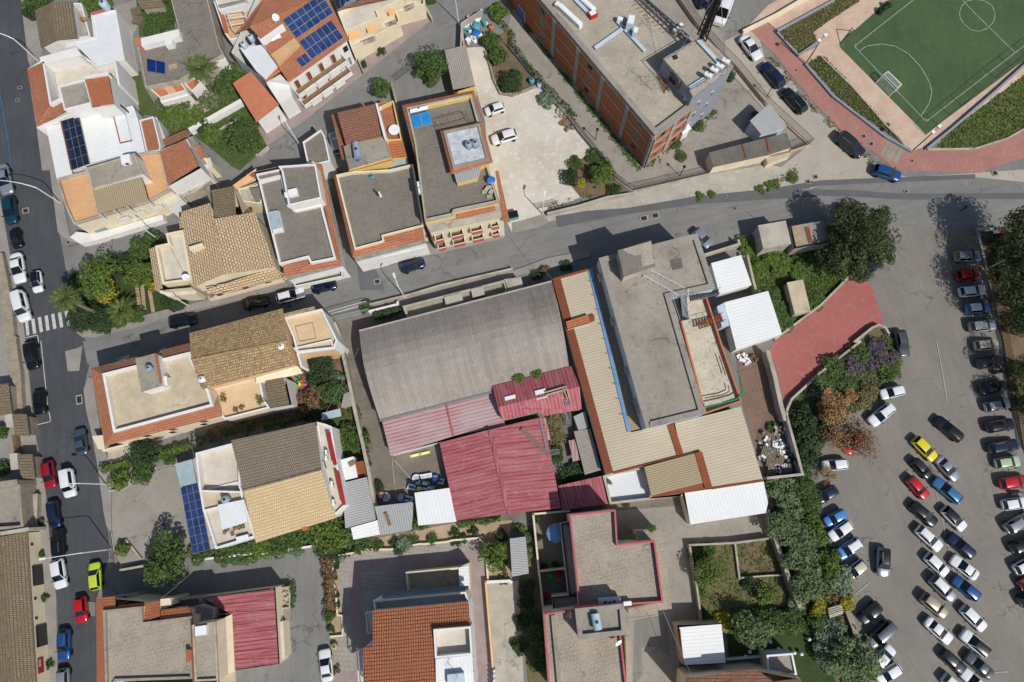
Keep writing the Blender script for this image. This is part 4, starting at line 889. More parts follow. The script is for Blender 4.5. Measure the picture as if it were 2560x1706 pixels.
for z in (6.1,2.9):
 for t0,t1 in ((.03,.15),(.27,.45),(.57,.74),(.88,.99)):
  bb = balcony(r,a,c,t0,t1,z-.6,1.15,'cream_wall','soil',.8)
  u,n,L = onwall(a,c); m = MB(); f0 = Vector((a.x,a.y,0))+u*L*t0+n*1.23; f1 = f0+u*L*(t1-t0); m.prism(ccw([f0,f1,f1+n*.06,f0+n*.06]),z-.75,z+.15,True); m.build('front_panel',g_('pink_trim'),bb)
 for t in (.2,.52,.82): window(r,a,c,t,t+.05,z-.4,z+1.5,'window','white_wall','glass_dark')
panels('solar_heater','10:1415,1060@9.3 1590,1018@9.3 1620,1140@8.7 1445,1178@8.7',2,1,'two bright blue solar heater panels on the yellow house','solar panels','solar_blue')
tank('10:1500,1020',8.9,.32,.8,'white boiler lying above the bright blue solar heater panels','plastic_white',1,2.6,ang=A14,name='boiler')
for i,s in enumerate(('10:1955,1350','10:2015,1340')): tank(s,10.4,.5,1.1,('left of two grey blue tanks on the white painted upper roof','right of two grey blue tanks on the white painted upper roof')[i],'tank_grey')
r_ = thing('roof_frame','rusty pergola frame standing on the yellow house roof','frame',P('10:1800,1060',8.3)[0]); b = MB()
fr = P('10:1640,1100 1920,1020 1960,1090 1670,1170',9.9)
for i in range(4): b.bar(fr[i],fr[(i+1) % 4],.06); b.bar(fr[i],(fr[i].x,fr[i].y,8.3),.06)
for k in (.25,.5,.75): b.bar(fr[0]+(fr[1]-fr[0])*k,fr[3]+(fr[2]-fr[3])*k,.04)
b.build('bars',g_('rust_plain'),r_)
dish('11:2160,110',8.3,.6,'blue satellite dish at the corner of the yellow house roof',-70,'plastic_blue')
for i,s in enumerate(('11:1495,140','11:1505,200')): acunit(s,8.3,('white fan unit on the yellow parapet, upper of two','white fan unit on the yellow parapet, lower of two')[i],100,.8,.3,.6)
m = MB(); q = P('11:2150,200',8.3)[0]
for k in range(7): m.box((q.x+random.uniform(-.9,.9),q.y+random.uniform(-.9,.9)),.7,.5,8.3,8.4+.1*k,random.random())
m.thing('rubble_pile',g_('concrete_light'),'white rubble sacks at the roof corner beside the blue dish','rubble')
# annex north (shed with grey corrugated roof)
r = bld('10:1870,620','grey_shed','long shed with a grey corrugated roof beside the round tree','shed')
b = plane(r,'10:1730,460@3.6 1925,415@3.6 2010,785@3.2 1810,825@3.2','fibre_light',.08,ax=R(-14)); under(r,'10:1730,460@3.6 1925,415@3.6 2015,790@3.2 1815,850@3.2','yellow_wall',0,.1,.05)
wallrun('lot_wall','10:1880,220 1910,420',1.6,.3,'plaster_old','old plaster wall beside the street and the junk pile')
r_ = thing('junk_yard','walled corner heaped with rags, buckets and boards','rubbish heap',P('10:1990,260')[0]); b = MB()
cols = ['plastic_white','plastic_blue','galv','wood','plastic_white','tank_teal','concrete_light']
q = P('10:1890,220 2070,110 2120,240 2060,370 1940,430')
for k in range(70):
 while True:
  x = random.uniform(min(v.x for v in q),max(v.x for v in q)); y = random.uniform(min(v.y for v in q),max(v.y for v in q))
  if inpoly(x,y,q): break
 b.cm = random.randrange(7); w = random.uniform(.2,.9); b.box((x,y),w,random.uniform(.2,.7),0.1,random.uniform(.25,.8),random.random()*3)
b.build('rubbish',[g_(c) for c in cols],r_)
for s,mt,l in (('10:2020,225','tank_teal','turquoise sack on the junk heap'),('10:2018,300','plastic_blue','bright blue tarpaulin on the junk heap')):
 m = MB(); q = P(s,.9)[0]; m.lathe((q.x,q.y),[(.8,.15),(.75,.7),(.4,1.05),(.02,1.1)],7); m.thing('sack',g_(mt),l,'sack')
tank('10:2160,265',0,.45,.8,'round terracotta pot standing beside the junk heap','terracotta_trim',name='plant_pot')
# ---- O: house with terracotta skirts at the street corner (tile 02) ----
r = bld('02:1450,500','terracotta_rim_house','house with a cream roof terrace ringed by terracotta tiles on the main road corner')
block(r,'02:940,295 1745,95 1760,170 1910,440 1955,590 1040,835',6.8,'cream_wall','roof_beige',par=(.8,.32,'white_wall'))
for k,s in enumerate(('02:832,248@5.9 960,958@5.9 1040,838@6.5 940,298@6.5','02:960,958@5.9 2038,682@5.9 2010,570@6.5 1955,592@6.5 1040,838@6.5','02:832,248@5.9 940,298@6.5 1745,97@6.5 1740,12@5.9')):
 plane(r,s,('tiles_terracotta','tiles_terracotta','tiles_brown')[k],name='tiled_skirt')
under(r,'02:832,248@5.9 960,958@5.9 2038,682@5.9 2000,560@5.9 1740,12@5.9','cream_wall',0,.16,.45)
block(r,'02:1245,160 1425,112 1475,405 1300,460',8.6,'white_wall','roof_concrete',z0=5.9,wn='stair_wall',rn='stair_roof')
plane(r,'02:1415,118@8.7 1440,112@8.7 1485,385@8.7 1465,392@8.7','tiles_terracotta',name='stair_coping')
window(r,*P('02:1300,460 1475,405',8.3),.35,.7,7.3,7.7,pane='glass_dark')
block(r,'02:1470,335 1525,320 1535,400 1490,400',7.4,'white_wall','white_wall',z0=5.9)
tank('02:1388,250',8.6,.45,.9,'grey square water tank on the small stair roof of the terracotta rim house','tank_grey')
antenna('02:1190,180',6.4,1.6,'comb antenna over the brown tiles near the stair roof',30,8,1.6); antenna('02:1520,120',6.4,1.6,'comb antenna over the brown tiles beside the mottled roof',40,8,1.6)
balcony(r,*P('02:870,560 935,860',5.4),0,1,3.0,.6,'terracotta_trim','roof_tan',.9)
a,c = P('02:1060,940 2030,690',5.6)
for t in (.2,.45,.75): window(r,a,c,t,t+.06,3.0,4.6,pane='glass_dark')
b = MB(); q = P('02:845,870 945,860 960,990 900,990',2.2); b.prism(q,0,2.2); b.build('gate_wall',g_('cream_wall'),r)
# ---- P: mottled tile roof house (tiles 01/02/11/12) ----
r = bld('02:2050,200','mottled_roof_house','house with a mottled yellow and brown tiled roof in the left centre')
q = gable(r,'01:1737,1492 11:245,1265 02:1755,165 12:285,-10 02:1850,440 12:350,215',7.4,8.6,'tiles_mottled','peach_wall',0,.3,7.2)
block(r,'11:262,1345 605,1268 615,1290 745,1555 12:720,60 375,100 340,-40',6.6,'white_wall','roof_peach_floor',par=(.6,.22,'white_wall'))
plane(r,'11:250,1315@7.2 535,1245@7.2 540,1270@6.9 265,1345@6.9','tiles_mottled',name='eave')
b = MB(); b.cax = A14
q = P('11:360,1430 520,1395 550,1540 395,1568',6.08);
for i in range(4): b.bar(q[i],q[(i+1) % 4],.06,.03)
b.build('floor_joint',g_('wood'),r)
block(r,'12:345,60 690,-20 720,65 380,110',6.4,'peach_wall','roof_peach_floor',par=(.5,.2,'white_wall'))
b = MB(); q = P('12:370,110 390,105 425,225 410,240',6.0); b.prism(q,0,6.0); b.build('buttress',g_('white_wall'),r)
plane(r,'12:0,330@5.0 385,225@5.0 430,290@4.6 0,390@4.6','cream_wall',.2,'ledge')
block(r,'02:1905,445 2000,420 2360,320 12:35,350 70,530 125,610 02:2060,715 2040,690',4.4,'cream_wall','roof_peach_floor',par=(.5,.22,'white_wall'))
plane(r,'12:85,365@4.8 250,335@4.8 305,575@4.5 130,610@4.5','tiles_old'); under(r,'12:45,370@4.8 270,335@4.8 325,580@4.5 120,615@4.5','white_wall',0,.14,.0)
m = MB(); q = P('02:1860,350',7.9)[0]; m.lathe((q.x,q.y),[(.35,7.3),(.35,8.2),(.5,8.25),(.1,8.5)],8); m.thing('roof_vent',g_('white_wall'),'white chimney cowl at the corner of the mottled roof','chimney')
m = MB(); q = P('12:240,50',8)[0]; m.lathe((q.x,q.y),[(.35,7.3),(.35,8.4),(.5,8.45),(.1,8.7)],8); m.thing('roof_vent',g_('white_wall'),'white chimney cowl on the right slope of the mottled roof','chimney')
# ---- Q: second house with drab and straw tiles ----
r = bld('12:200,1100','two_tone_roof_house','house with a drab upper slope and a straw coloured lower tiled slope')
q = gable(r,'02:2120,910 12:545,740 02:2235,1365 12:600,1175 13:0,290 13:730,60',7.0,8.2,'tiles_drab','white_wall',0,.3,6.6,'tiles_straw')
block(r,'02:1795,1025 2170,925 2195,1010 2205,1330 2230,1390 1835,1380',6.2,'white_wall','roof_cream',par=(1.2,.22,None))
block(r,'02:1835,1370 2200,1280 2235,1470 1865,1560',5.2,'white_wall','roof_beige',par=(.4,.2,None))
block(r,'02:1865,1545 2240,1460 03:2345,235 1980,345',5.0,'white_wall','roof_cream',par=(.5,.25,None))
plane(r,'02:2000,1500@5.6 2240,1450@5.6 03:2270,95@5.3 2040,170@5.3','roof_white',.06,'canopy')
acunit('03:2240,245',4.5,'white box unit on the cream terrace corner beside the straw tiles',14,1.6,.7,.6)
tank('02:2095,1450',4.8,.55,1.3,'pale grey tank standing on the white terrace beside the drab tiles','tank_grey')
for i,s in enumerate(('03:2075,190','03:2100,165','03:2165,155','03:2205,150','03:2240,140','03:2145,205')):
 q = P(s,4.5)[0]; r_ = thing('potted_plant','small potted plant on the cream terrace beside the white canopy','potted plant',q,'pots on the cream terrace')
 m = MB(); m.lathe((q.x,q.y),[(.14,4.5),(.2,4.8),(.02,4.78)],8); m.build('pot',g_('terracotta_trim'),r_)
 m = MB()
 for k in range(40):
  v = Vector((random.gauss(0,1),random.gauss(0,1),random.random()+.2)).normalized(); c = q+Vector((0,0,.35))+v*.22; u = v.cross(Vector((.3,.2,1))).normalized()*.07; m.face([c-u,c+v*.1,c+u])
 m.build('foliage',g_('leaf_mid'),r_)
block(r,'12:560,740 640,760 690,780 745,1130 825,1500 790,1530 720,1600 620,1200',5.2,'white_wall','roof_cream',par=(.4,.2,None))
for s in ('12:645,840@5.9 680,830@5.5 745,1130@5.5 710,1138@5.9','12:725,1200@5.9 765,1195@5.5 825,1500@5.5 790,1505@5.9'): plane(r,s,'awning_red',.05,'awning')
a,c = P('12:600,1080 660,1300',6.6); window(r,a,c,.1,.4,5.2,6.3,pane='glass_dark')
b = MB(); q = P('13:420,150 470,140 480,165 435,180',6.6); b.prism(q,5.8,6.7); b.build('chimney',g_('brick_wall'),r)
for i,s in enumerate(('12:655,1070','12:655,1025','12:705,1310','12:720,1480')): acunit(s,5.0,('white fan unit between the two red awnings','small white unit beside the upper red awning','white unit beside the middle of the lower red awning','pale unit at the foot of the lower red awning')[i],100,.8,.3,.6)
# solar carport
panels('solar_carport','02:1655,1345@2.9 1815,1300@2.9 03:1930,350@2.9 1765,390@2.9',3,8,'long carport roof of blue solar panels beside the concrete yard','solar panels')
r = bld('02:1720,1250','carport_frame','glass roofed end of the solar carport','carport')
plane(r,'02:1605,1125@2.9 1765,1080@2.9 1805,1298@2.9 1655,1335@2.9','sheet_clear',.05,'glass_roof')
plane(r,'02:1770,1085@3.0 1800,1060@3.0 03:1975,340@3.0 1935,350@3.0','concrete_light',.1,'side_roof')
b = MB()
for s in ('02:1605,1125','02:1655,1340','03:1765,390','02:1710,1568'): q = P(s,2.8)[0]; b.bar((q.x+.3,q.y,0),(q.x+.3,q.y,2.8),.12)
b.build('carport_post',g_('galv'),r)
# ---- small sheds in the middle left (tiles 12/13) ----
r = bld('12:840,1170','white_shed','shed with a dirty white sheet roof beside the red awnings','shed')
plane(r,'12:745,1095@2.8 895,1055@2.8 935,1250@2.5 785,1285@2.5','roof_white',.06); under(r,'12:745,1095@2.8 895,1055@2.8 935,1250@2.5 785,1285@2.5','white_wall',0,.06,.05)
m = MB(); q = P('12:880,1120',2.85)[0]; m.box((q.x,q.y),.9,.6,2.8,2.95,.5); m.thing('loose_board',g_('wood'),'brown boards lying on the dirty white shed roof','board')
r = bld('12:970,1180','rust_shed','narrow shed with a rusty sheet roof along the long wall','shed')
plane(r,'12:905,1110@2.2 985,1095@2.2 1015,1235@2.0 930,1250@2.0','rust_plain',.06); under(r,'12:905,1110@2.2 985,1095@2.2 1015,1235@2.0 930,1250@2.0','plaster_old',0,.06,.05)
r = bld('12:950,1450','grey_metal_shed','shed with a ribbed grey metal roof below the red awnings','shed')
plane(r,'12:790,1300@2.9 1015,1245@2.9 13:1100,75@2.9 820,155@2.9','metal_grey',.06,ax=R(104)); under(r,'12:790,1300@2.9 1015,1245@2.9 13:1100,75@2.9 820,155@2.9','plaster_old',0,.06,.05)
r = bld('13:1000,170','white_metal_shed','small shed with a ribbed white roof at the end of the long wall','shed')
plane(r,'13:870,150@2.5 1115,80@2.5 1145,210@2.3 895,260@2.3','metal_white',.06,ax=R(104)); under(r,'13:870,150@2.5 1115,80@2.5 1145,210@2.3 895,260@2.3','white_wall',0,.06,.05)
r = bld('13:1280,60','pale_shed','shed with a pale stained roof and ladders on it','shed')
plane(r,'12:1090,1515@2.9 1430,1475@2.9 13:1420,170@2.7 1145,220@2.7 1115,60@2.8','metal_grey',.06,ax=A14); under(r,'12:1090,1515@2.9 1430,1475@2.9 13:1420,170@2.7 1145,220@2.7','white_wall',0,.06,.05)
m = MB(); q = P('13:1210,70',2.95)[0]; m.box((q.x,q.y),.4,1.8,2.9,3.1,.4); m.thing('loose_sheet',g_('wood'),'brown debris lying on the pale stained roof','debris')
r = bld('12:1640,1450','white_panel_shed','shed with a clean white ribbed roof beside the red roof','shed')
plane(r,'12:1455,1390@3.2 1775,1345@3.2 1820,1560@3.1 13:1840,95@3.0 1490,130@3.0','metal_white',.06,ax=A14); under(r,'12:1455,1390@3.2 1775,1345@3.2 13:1840,95@3.0 1490,130@3.0','white_wall',0,.06,.05)
r = bld('12:690,665','plastic_greenhouse','small lean-to with a clear plastic sheet roof in the garden','greenhouse')
plane(r,'12:600,660@2.2 770,615@2.2 785,685@2.0 610,725@2.0','sheet_clear',.04)
b = MB()
for s in ('12:605,665','12:770,620','12:780,680','12:615,720'): q = P(s,2.05)[0]; b.bar((q.x,q.y,0),(q.x,q.y,2.05),.07)
b.build('post',g_('galv'),r)
r = bld('12:830,540','corrugated_canopy','small corrugated canopy on the garden side of the long wall','canopy')
plane(r,'12:805,485@2.4 855,462@2.4 885,590@2.2 780,610@2.2','fibre_light',.05,ax=R(104)); under(r,'12:805,485@2.4 855,462@2.4 885,590@2.2 780,610@2.2','plaster_old',0,.06,.1)
# ---- R: bottom left house (tile 03) ----
r = bld('03:1400,1200','corner_flat_house','house with a large grey brown flat roof edged in terracotta at the bottom left')
block(r,'03:945,910 1300,875 1305,1020 1760,965 1765,1535 1060,1560 970,1700',7.0,'cream_wall','roof_speckle',par=(.4,.28,'roof_concrete'))
plane(r,'03:882,795@6.0 943,910@6.6 968,1700@6.6 890,1700@6.0','tiles_orange',name='tiled_skirt')
plane(r,'03:882,795@6.0 1055,780@6.0 1060,900@6.6 943,910@6.6','tiles_orange',name='tiled_skirt')
plane(r,'03:1085,860@6.1 1310,838@6.1 1312,872@6.5 1085,900@6.5','tiles_orange',name='tiled_skirt')
plane(r,'03:1310,838@6.0 1465,818@6.0 1465,965@6.7 1305,1012@6.7','tiles_orange',name='tiled_skirt')
plane(r,'03:1475,905@6.0 1725,870@6.0 1770,960@6.6 1470,1000@6.6','tiles_orange',name='tiled_skirt')
block(r,'03:1060,785 1170,755 1185,830 1085,855',4.6,'plaster_old','roof_concrete_dark',par=(.5,.2,None))
block(r,'03:1465,810 1560,800 1570,860 1475,900',5.4,'cream_wall','cream_wall'); block(r,'03:1550,810 1835,780 1850,900 1560,880',3.4,'plaster_old','roof_concrete_dark',par=(.6,.2,None))
under(r,'03:890,800@5.9 1060,790@5.9 1465,830@5.9 1465,905@5.9 1760,885@5.9 1775,1040@5.9 1990,1015@5.9 2005,1700@5.9 895,1700@5.9','cream_wall',0,.1,.2)
block(r,'03:1765,1045 1975,1015 2000,1550 1790,1560',8.6,'cream_wall','roof_speckle',z0=5.5,par=(.35,.2,'plaster_old'),wn='stair_wall',rn='stair_roof')
for s in ('03:1748,1040@7.8 1765,1048@8.2 1790,1560@8.2 1770,1600@7.8','03:1748,1040@7.8 1990,1008@7.8 1975,1020@8.2 1765,1050@8.2','03:1990,1008@7.8 2015,1600@7.8 2000,1560@8.2 1975,1020@8.2'): plane(r,s,'tiles_orange',name='tiled_skirt')
plane(r,'03:1705,1265@7.3 1755,1270@7.5 1770,1365@7.5 1710,1390@7.3','tiles_orange',name='tiled_skirt')
block(r,'03:1775,872 1845,855 1960,890 1955,985 1790,1020',4.6,'plaster_old','roof_concrete',par=(.2,.15,None))
acunit('03:1865,1085',8.3,'white square fan unit on the narrow stair roof',8,1.4,1.1,.7)
antenna('03:1795,975',6.6,2.0,'thin white antenna at the corner of the grey brown flat roof',60,4,1.0)
r = bld('13:50,1000','red_roof_shed','long shed with a red ribbed metal roof at the bottom left','shed')
plane(r,'03:1860,790@3.8 2350,735@3.8 13:165,712@3.8 205,1395@3.6 0,1420@3.6 03:2160,1450@3.6 2130,950@3.7','metal_red',.08,ax=R(97)); under(r,'03:1830,790@3.8 13:175,700@3.8 215,1400@3.6 03:2160,1460@3.6','cream_wall',0,.1,.0)
b = MB()
for k in range(8):
 a,c = P('03:%d,%d 13:%d,%d' % (1870+36*k if k < 3 else 2140+4*k,800+75*k if k < 3 else 820+80*k,170+5*k,730+90*k),3.9); b.bar(a,c,.035,.04)
b.build('roof_seam',g_('metal_red_faded'),r)
block(r,'03:1995,1010 2125,950 2150,1470 2010,1510',3.9,'cream_wall','cream_wall');
r = bld('13:250,800','rubble_bin','low walled bin full of rubble against the red ribbed roof','enclosure')
block(r,'13:175,705 310,690 315,890 200,900',1.5,'plaster_old','sand_soil',par=(.5,.18,None)); block(r,'13:205,905 315,895 320,1000 210,1010',1.2,'plaster_old','roof_concrete'); block(r,'13:210,1020 245,1010 265,1340 215,1380',2.6,'cream_wall','roof_cream')
m = MB(); q = P('13:240,790',1)[0]
for k in range(26): m.box((q.x+random.uniform(-1,1),q.y+random.uniform(-2,2)),random.uniform(.2,.5),random.uniform(.2,.4),.9,random.uniform(1.1,1.4),random.random()*3)
m.thing('rubble',g_('concrete_light'),'broken tiles and stones heaped in the walled bin','rubble')
# ---- S: west side building (tile 03 left) ----
r = bld('03:150,800','west_shop','long building with a grey tiled roof and a beige shop front on the main road','shop')
q = gable(r,'03:-230,220 -150,1700 5,235 105,1700 248,185 338,1700',3.6,4.1,'tiles_old','cream_wall',0,.12,3.0)
a,c = P('03:248,185 338,1700',2.9)
for t0,t1 in ((.22,.345),(.59,.72)): window(r,a,c,t0,t1,.1,2.3,'shop_window','dark_metal','glass_dark',.12,-.06)
for t in (.07,.41,.53): window(r,a,c,t,t+.025,1.7,2.4,'window','cream_wall','glass_dark',.05,-.08)
m = MB(); u,n,L = onwall(a,c); p0 = Vector((a.x,a.y,0))+u*L*.785+n*.03; p1 = Vector((a.x,a.y,0))+u*L*.875+n*.03
m.face([(p0.x,p0.y,1.3),(p1.x,p1.y,1.3),(p1.x,p1.y,2.4),(p0.x,p0.y,2.4)]); k = n*.04
m.face([(p0.x-k.x,p0.y-k.y,2.4),(p1.x-k.x,p1.y-k.y,2.4),(p1.x-k.x,p1.y-k.y,1.3),(p0.x-k.x,p0.y-k.y,1.3)])
m.face([(p0.x-k.x,p0.y-k.y,2.4),(p0.x,p0.y,2.4),(p1.x,p1.y,2.4),(p1.x-k.x,p1.y-k.y,2.4)])
m.build('shop_sign',g_('awning_red'),r,'dark red shop sign with pale lettering')
m = MB(); rr = random.Random(4)
for row in (2.15,1.9):
 x = .08
 while x < .55:
  w = rr.uniform(.03,.06); s0 = p0+(p1-p0)*x+n*.015; s1 = p0+(p1-p0)*(x+w)+n*.015; m.face([(s0.x,s0.y,row-.08),(s1.x,s1.y,row-.08),(s1.x,s1.y,row+.08),(s0.x,s0.y,row+.08)]); x += w+.02
m.build('lettering',g_('plastic_white'),r)
wallrun('party_wall','03:0,205 250,165',3.9,.4,'plaster_old','pale end wall between the old ruin and the grey tiled shop',cap='concrete_light')
r = bld('02:80,1450','old_ruin','roofless old stone building with broken floors at the left edge','ruin')
block(r,'02:-80,1330 180,1280 200,1568 03:215,150 -60,170',3.6,'stone_wall','concrete',par=(.8,.35,'stone_wall'))
block(r,'02:200,1420 340,1400 03:330,150 225,160',1.2,'stone_wall','concrete_light')
block(r,'02:-80,1300 150,1270 160,1310 -60,1360',4.2,'stone_wall','stone_wall')
# gate pillars with tiled canopies along west pavement
for i,s in enumerate(('02:110,665 240,665 270,870 140,860','02:165,1040 295,1035 320,1270 190,1250')):
 p = P(s,2.6); c = sum(p,Vector())/4; r = thing('gate_canopy',('stone gateway with a crumbling tiled cap, upper one on the west pavement','stone gateway with a crumbling tiled cap, lower one on the west pavement')[i],'gateway',(c.x,c.y,0))
 b = MB(); b.prism(ccw(inset(ccw(p),.25)),0,2.4); b.build('masonry',g_('stone_wall'),r)
 b = MB(); b.prism(ccw(p),2.4,2.62,True); b.build('tiled_cap',g_('tiles_old'),r)
 b = MB(); q = [v+Vector((-.0,0,0)) for v in P(('02:35,650 110,645 125,780 60,790','02:85,1030 155,1025 170,1170 100,1180')[i],2.3)]; b.prism(ccw(q),0,2.3); b.build('side_pillar',g_('concrete_light'),r)
railfence('wooden_gate','02:190,870 215,1035',1.8,'brown slatted wooden gate between the two stone gateways',mat='wood',step=.2,bar=.14)
wallrun('rubble_wall','01:-20,800 20,1000 60,1250 85,1568 02:100,0 140,300 160,640',1.1,1.5,'stone_wall','thick dry stone wall along the west pavement')
r = bld('02:30,500','old_barn','old barn with broken brown roof tiles behind the dry stone wall','barn')
plane(r,'02:-60,400@3 75,385@3 110,660@2.6 -40,690@2.6','tiles_old'); under(r,'02:-60,400@3 75,385@3 110,660@2.6 -40,690@2.6','stone_wall')
# ================= centre =================
# ---- warehouse with barrel roof ----
r = bld('11:1700,1500','warehouse','long warehouse with a barrel roof of grey fibre cement sheets','warehouse')
def barrel(r,n0,n1,s0,s1,ze,zc,mat,name='barrel_roof',ns=10):
 "a curved roof between a north eave n0-n1 and a south eave s0-s1"
 n0,n1,s0,s1 = (P(q,ze)[0] for q in (n0,n1,s0,s1)); m = MB(); rows = []
 for k in range(ns+1):
  t = k/ns; z = ze+(zc-ze)*math.sin(math.pi*t); rows.append([Vector((a.x,a.y,z)) for a in [(n0+(s0-n0)*t)+((n1+(s1-n1)*t)-(n0+(s0-n0)*t))*q/8 for q in range(9)]])
 m.quadgrid(rows[::-1]); lo = [[v-Vector((0,0,.12)) for v in row] for row in rows]; m.quadgrid(lo)
 for A,B in zip(rows[:-1],rows[1:]):
  m.face([A[0],B[0],B[0]-Vector((0,0,.12)),A[0]-Vector((0,0,.12))]); m.face([B[-1],A[-1],A[-1]-Vector((0,0,.12)),B[-1]-Vector((0,0,.12))])
 m.face([v-Vector((0,0,.12)) for v in rows[0]]+rows[0][::-1]); m.face([v-Vector((0,0,.12)) for v in rows[-1]][::-1]+rows[-1])
 m.build(name,g_(mat),r)
 w = MB()
 for side in (0,-1):
  pts = [row[side] for row in rows]
  for A,B in zip(pts[:-1],pts[1:]): w.face([(A.x,A.y,0),(B.x,B.y,0),(B.x,B.y,B.z-.12),(A.x,A.y,A.z-.12)])
 for row in (rows[0],rows[-1]): w.face([(row[0].x,row[0].y,0),(row[-1].x,row[-1].y,0),row[-1]-Vector((0,0,.12)),row[0]-Vector((0,0,.12))])
 w.build('wall',g_('plaster_old'),r); return rows
rows = barrel(r,'11:948,1475','21:365,1020','12:1135,718','22:530,275',3.5,6.0,'fibre_cement')
b = MB(); b.bar(rows[-1][0]+Vector((0,-.15,.0)),rows[-1][-1]+Vector((0,-.15,.0)),.28,.2); b.build('gutter',g_('galv'),r)
b = MB()
b.bar(rows[0][0]+Vector((0,.05,.02)),rows[0][-1]+Vector((0,.05,.02)),.2,.25); b.build('eave_board',g_('concrete_light'),r)
# north lean-to with old equipment
r = bld('11:1800,1200','rear_annex','narrow walled annex with a sunk roof along the north side of the warehouse','annex')
block(r,'11:1345,1245 2280,1005 2310,1080 2290,1130 1390,1355',2.4,'plaster_old','roof_concrete',par=(.8,.3,'concrete_light'))
block(r,'21:-70,1000 80,980 105,1080 -30,1120',2.4,'plaster_old','concrete_light')
for i,s in enumerate(('11:1820,1195','11:2040,1130')):
 p = P(s,1.8)[0]; m = MB(); m.box((p.x,p.y),2.6-.8*i,1.4,1.62,2.6,A14); m.thing('vent_box',g_('concrete_light'),('pale box vent on the annex roof, left of two','pale box vent on the annex roof, right of two')[i],'vent')
# ---- faded red lean-to south of the warehouse ----
r = bld('12:1500,780','red_lean_to','lean-to with a faded pink metal roof along the warehouse','lean-to')
plane(r,'12:1155,725@2.84 1745,570@2.84 1810,870@2.38 1235,1050@2.38','metal_red_faded',.08,ax=R(104)); plane(r,'12:1745,570@2.84 2200,455@2.84 2290,770@2.38 1810,870@2.38','metal_red_faded',.08,ax=R(104))
under(r,'12:1155,725@2.84 2200,455@2.84 2290,770@2.38 1235,1050@2.38','white_wall',0,.08,.1)
b = MB(); a,c = P('12:1745,572@2.88 1812,872@2.42'); b.bar(a,c,.3,.06); b.build('joint_flashing',g_('metal_red'),r)
# ---- curved dark red roof ----
r = bld('22:300,400','dark_red_hall','hall with a dark red ribbed roof and two white skylight boxes','hall')
a1,a2,m1,m2,s1,s2 = P('12:2170,410@4.03 22:545,225@4.03 12:2222,605@5.3 22:620,415@5.3 12:2270,770@3.70 22:640,620@3.70')
plane(r,[a1,m1,m2,a2],'metal_red');
q1 = P('22:270,640@3.70 310,700@3.63 640,630@3.63',5.6)
plane(r,[m1,P('12:2262,725',3.9)[0],P('22:275,640',3.9)[0],P('22:270,690',3.75)[0],s2,m2],'metal_red')
under(r,[a1,m1,P('12:2262,725',3.9)[0],P('22:275,640',3.9)[0],s2,m2,a2],'plaster_old',0,.16,.1)
for i,s in enumerate(('12:2340,545@4.29','22:265,490@4.42')):
 p = P(s)[0]; m = MB(); m.box((p.x,p.y),1.5,1.25,p.z-.3,p.z+.75,A14); m.thing('skylight_box',g_('steel_white'),('left white skylight box on the dark red roof','right white skylight box on the dark red roof')[i],'skylight')
plane(r,'22:470,360@4.59 545,340@4.59 575,410@4.59 500,430@4.59','metal_grey',.05,'grey_skylight'); plane(r,'22:510,460@4.62 570,448@4.62 578,510@4.55 520,525@4.55','sheet_clear',.05,'clear_skylight')
r_ = thing('roof_walkway','rusty walkway and ladder crossing the dark red roof','walkway',P('22:480,480',4.5)[0]); b = MB()
for s in ('22:305,470 495,415','22:310,495 500,440','22:460,425 510,530','22:495,415 525,525'): a,c = P(s,5.3); b.bar(a,c,.14,.5)
b.build('walkway',g_('concrete_light'),r_); b = MB(); b.prism(ccw(P('22:455,430 490,425 518,520 500,525',5.1)),5.0,5.1,True); b.build('deck',g_('rust_plain'),r_)
b = MB(); a,c = P('22:485,545@4.88 505,795@0.79'); a2,c2 = P('22:530,540@4.88 545,770@0.79'); b.bar(a,c,.08); b.bar(a2,c2,.08)
for k in range(24): t = k/23; b.bar(a+(c-a)*t,a2+(c2-a2)*t,.05)
b.build('ladder',g_('galv'),r_)
# ---- big red roof ----
r = bld('12:2150,1200','red_workshop','workshop with a broad crimson metal roof and a raised ridge','workshop')
e1,e2,r1,r2,f1,f2 = P('12:1685,930@2.84 12:1840,1568@2.84 2145,810@3.30 13:2320,20@3.30 22:290,690@2.97 22:450,1530@2.84')
e2 = P('13:1840,85',2.84)[0]
plane(r,[e1,e2,r2,r1],'metal_red'); plane(r,[r1,r2,f2,f1],'metal_red'); under(r,[e1,e2,r2,f2,f1,r1],'plaster_old',0,.16,.15)
b = MB(); b.bar(r1+Vector((0,0,.08)),r2+Vector((0,0,.08)),.5,.14); b.build('ridge_cap',g_('metal_red'),r)
b = MB(); a,c = P('22:255,700@3.10 320,1000@3.10'); b.bar(a,c,.25,.1); b.build('valley_gutter',g_('galv'),r)
plane(r,'22:280,700@2.71 310,705@2.71 355,905@2.71 300,910@2.71','metal_red_faded',.06,'side_sheet')
b = MB(); a,c = P('22:85,800@3.30 335,1040@3.10'); b.bar(a,c,.6,.12); b.build('duct',g_('red_slab'),r)
b = MB()
for k in range(9):
 t = k/8; q0,q1 = P('22:330,1000@2.97 430,990@2.97'); q2,q3 = P('22:345,1045@2.97 435,1030@2.97'); b.bar(q0+(q1-q0)*t,q2+(q3-q2)*t,.05)
b.bar(q0,q1,.06); b.bar(q2,q3,.06); b.build('ladder',g_('galv'),r)
r = bld('22:650,1400','red_side_shed','small shed with a dull red metal roof between the workshop and the beige hall','shed')
plane(r,'22:425,1325@2.24 820,1235@2.24 885,1490@2.11 465,1550@2.11','metal_red',.08,ax=R(14)); under(r,'22:425,1325@2.24 820,1235@2.24 885,1490@2.11 465,1550@2.11','plaster_old',0,.1,.1)
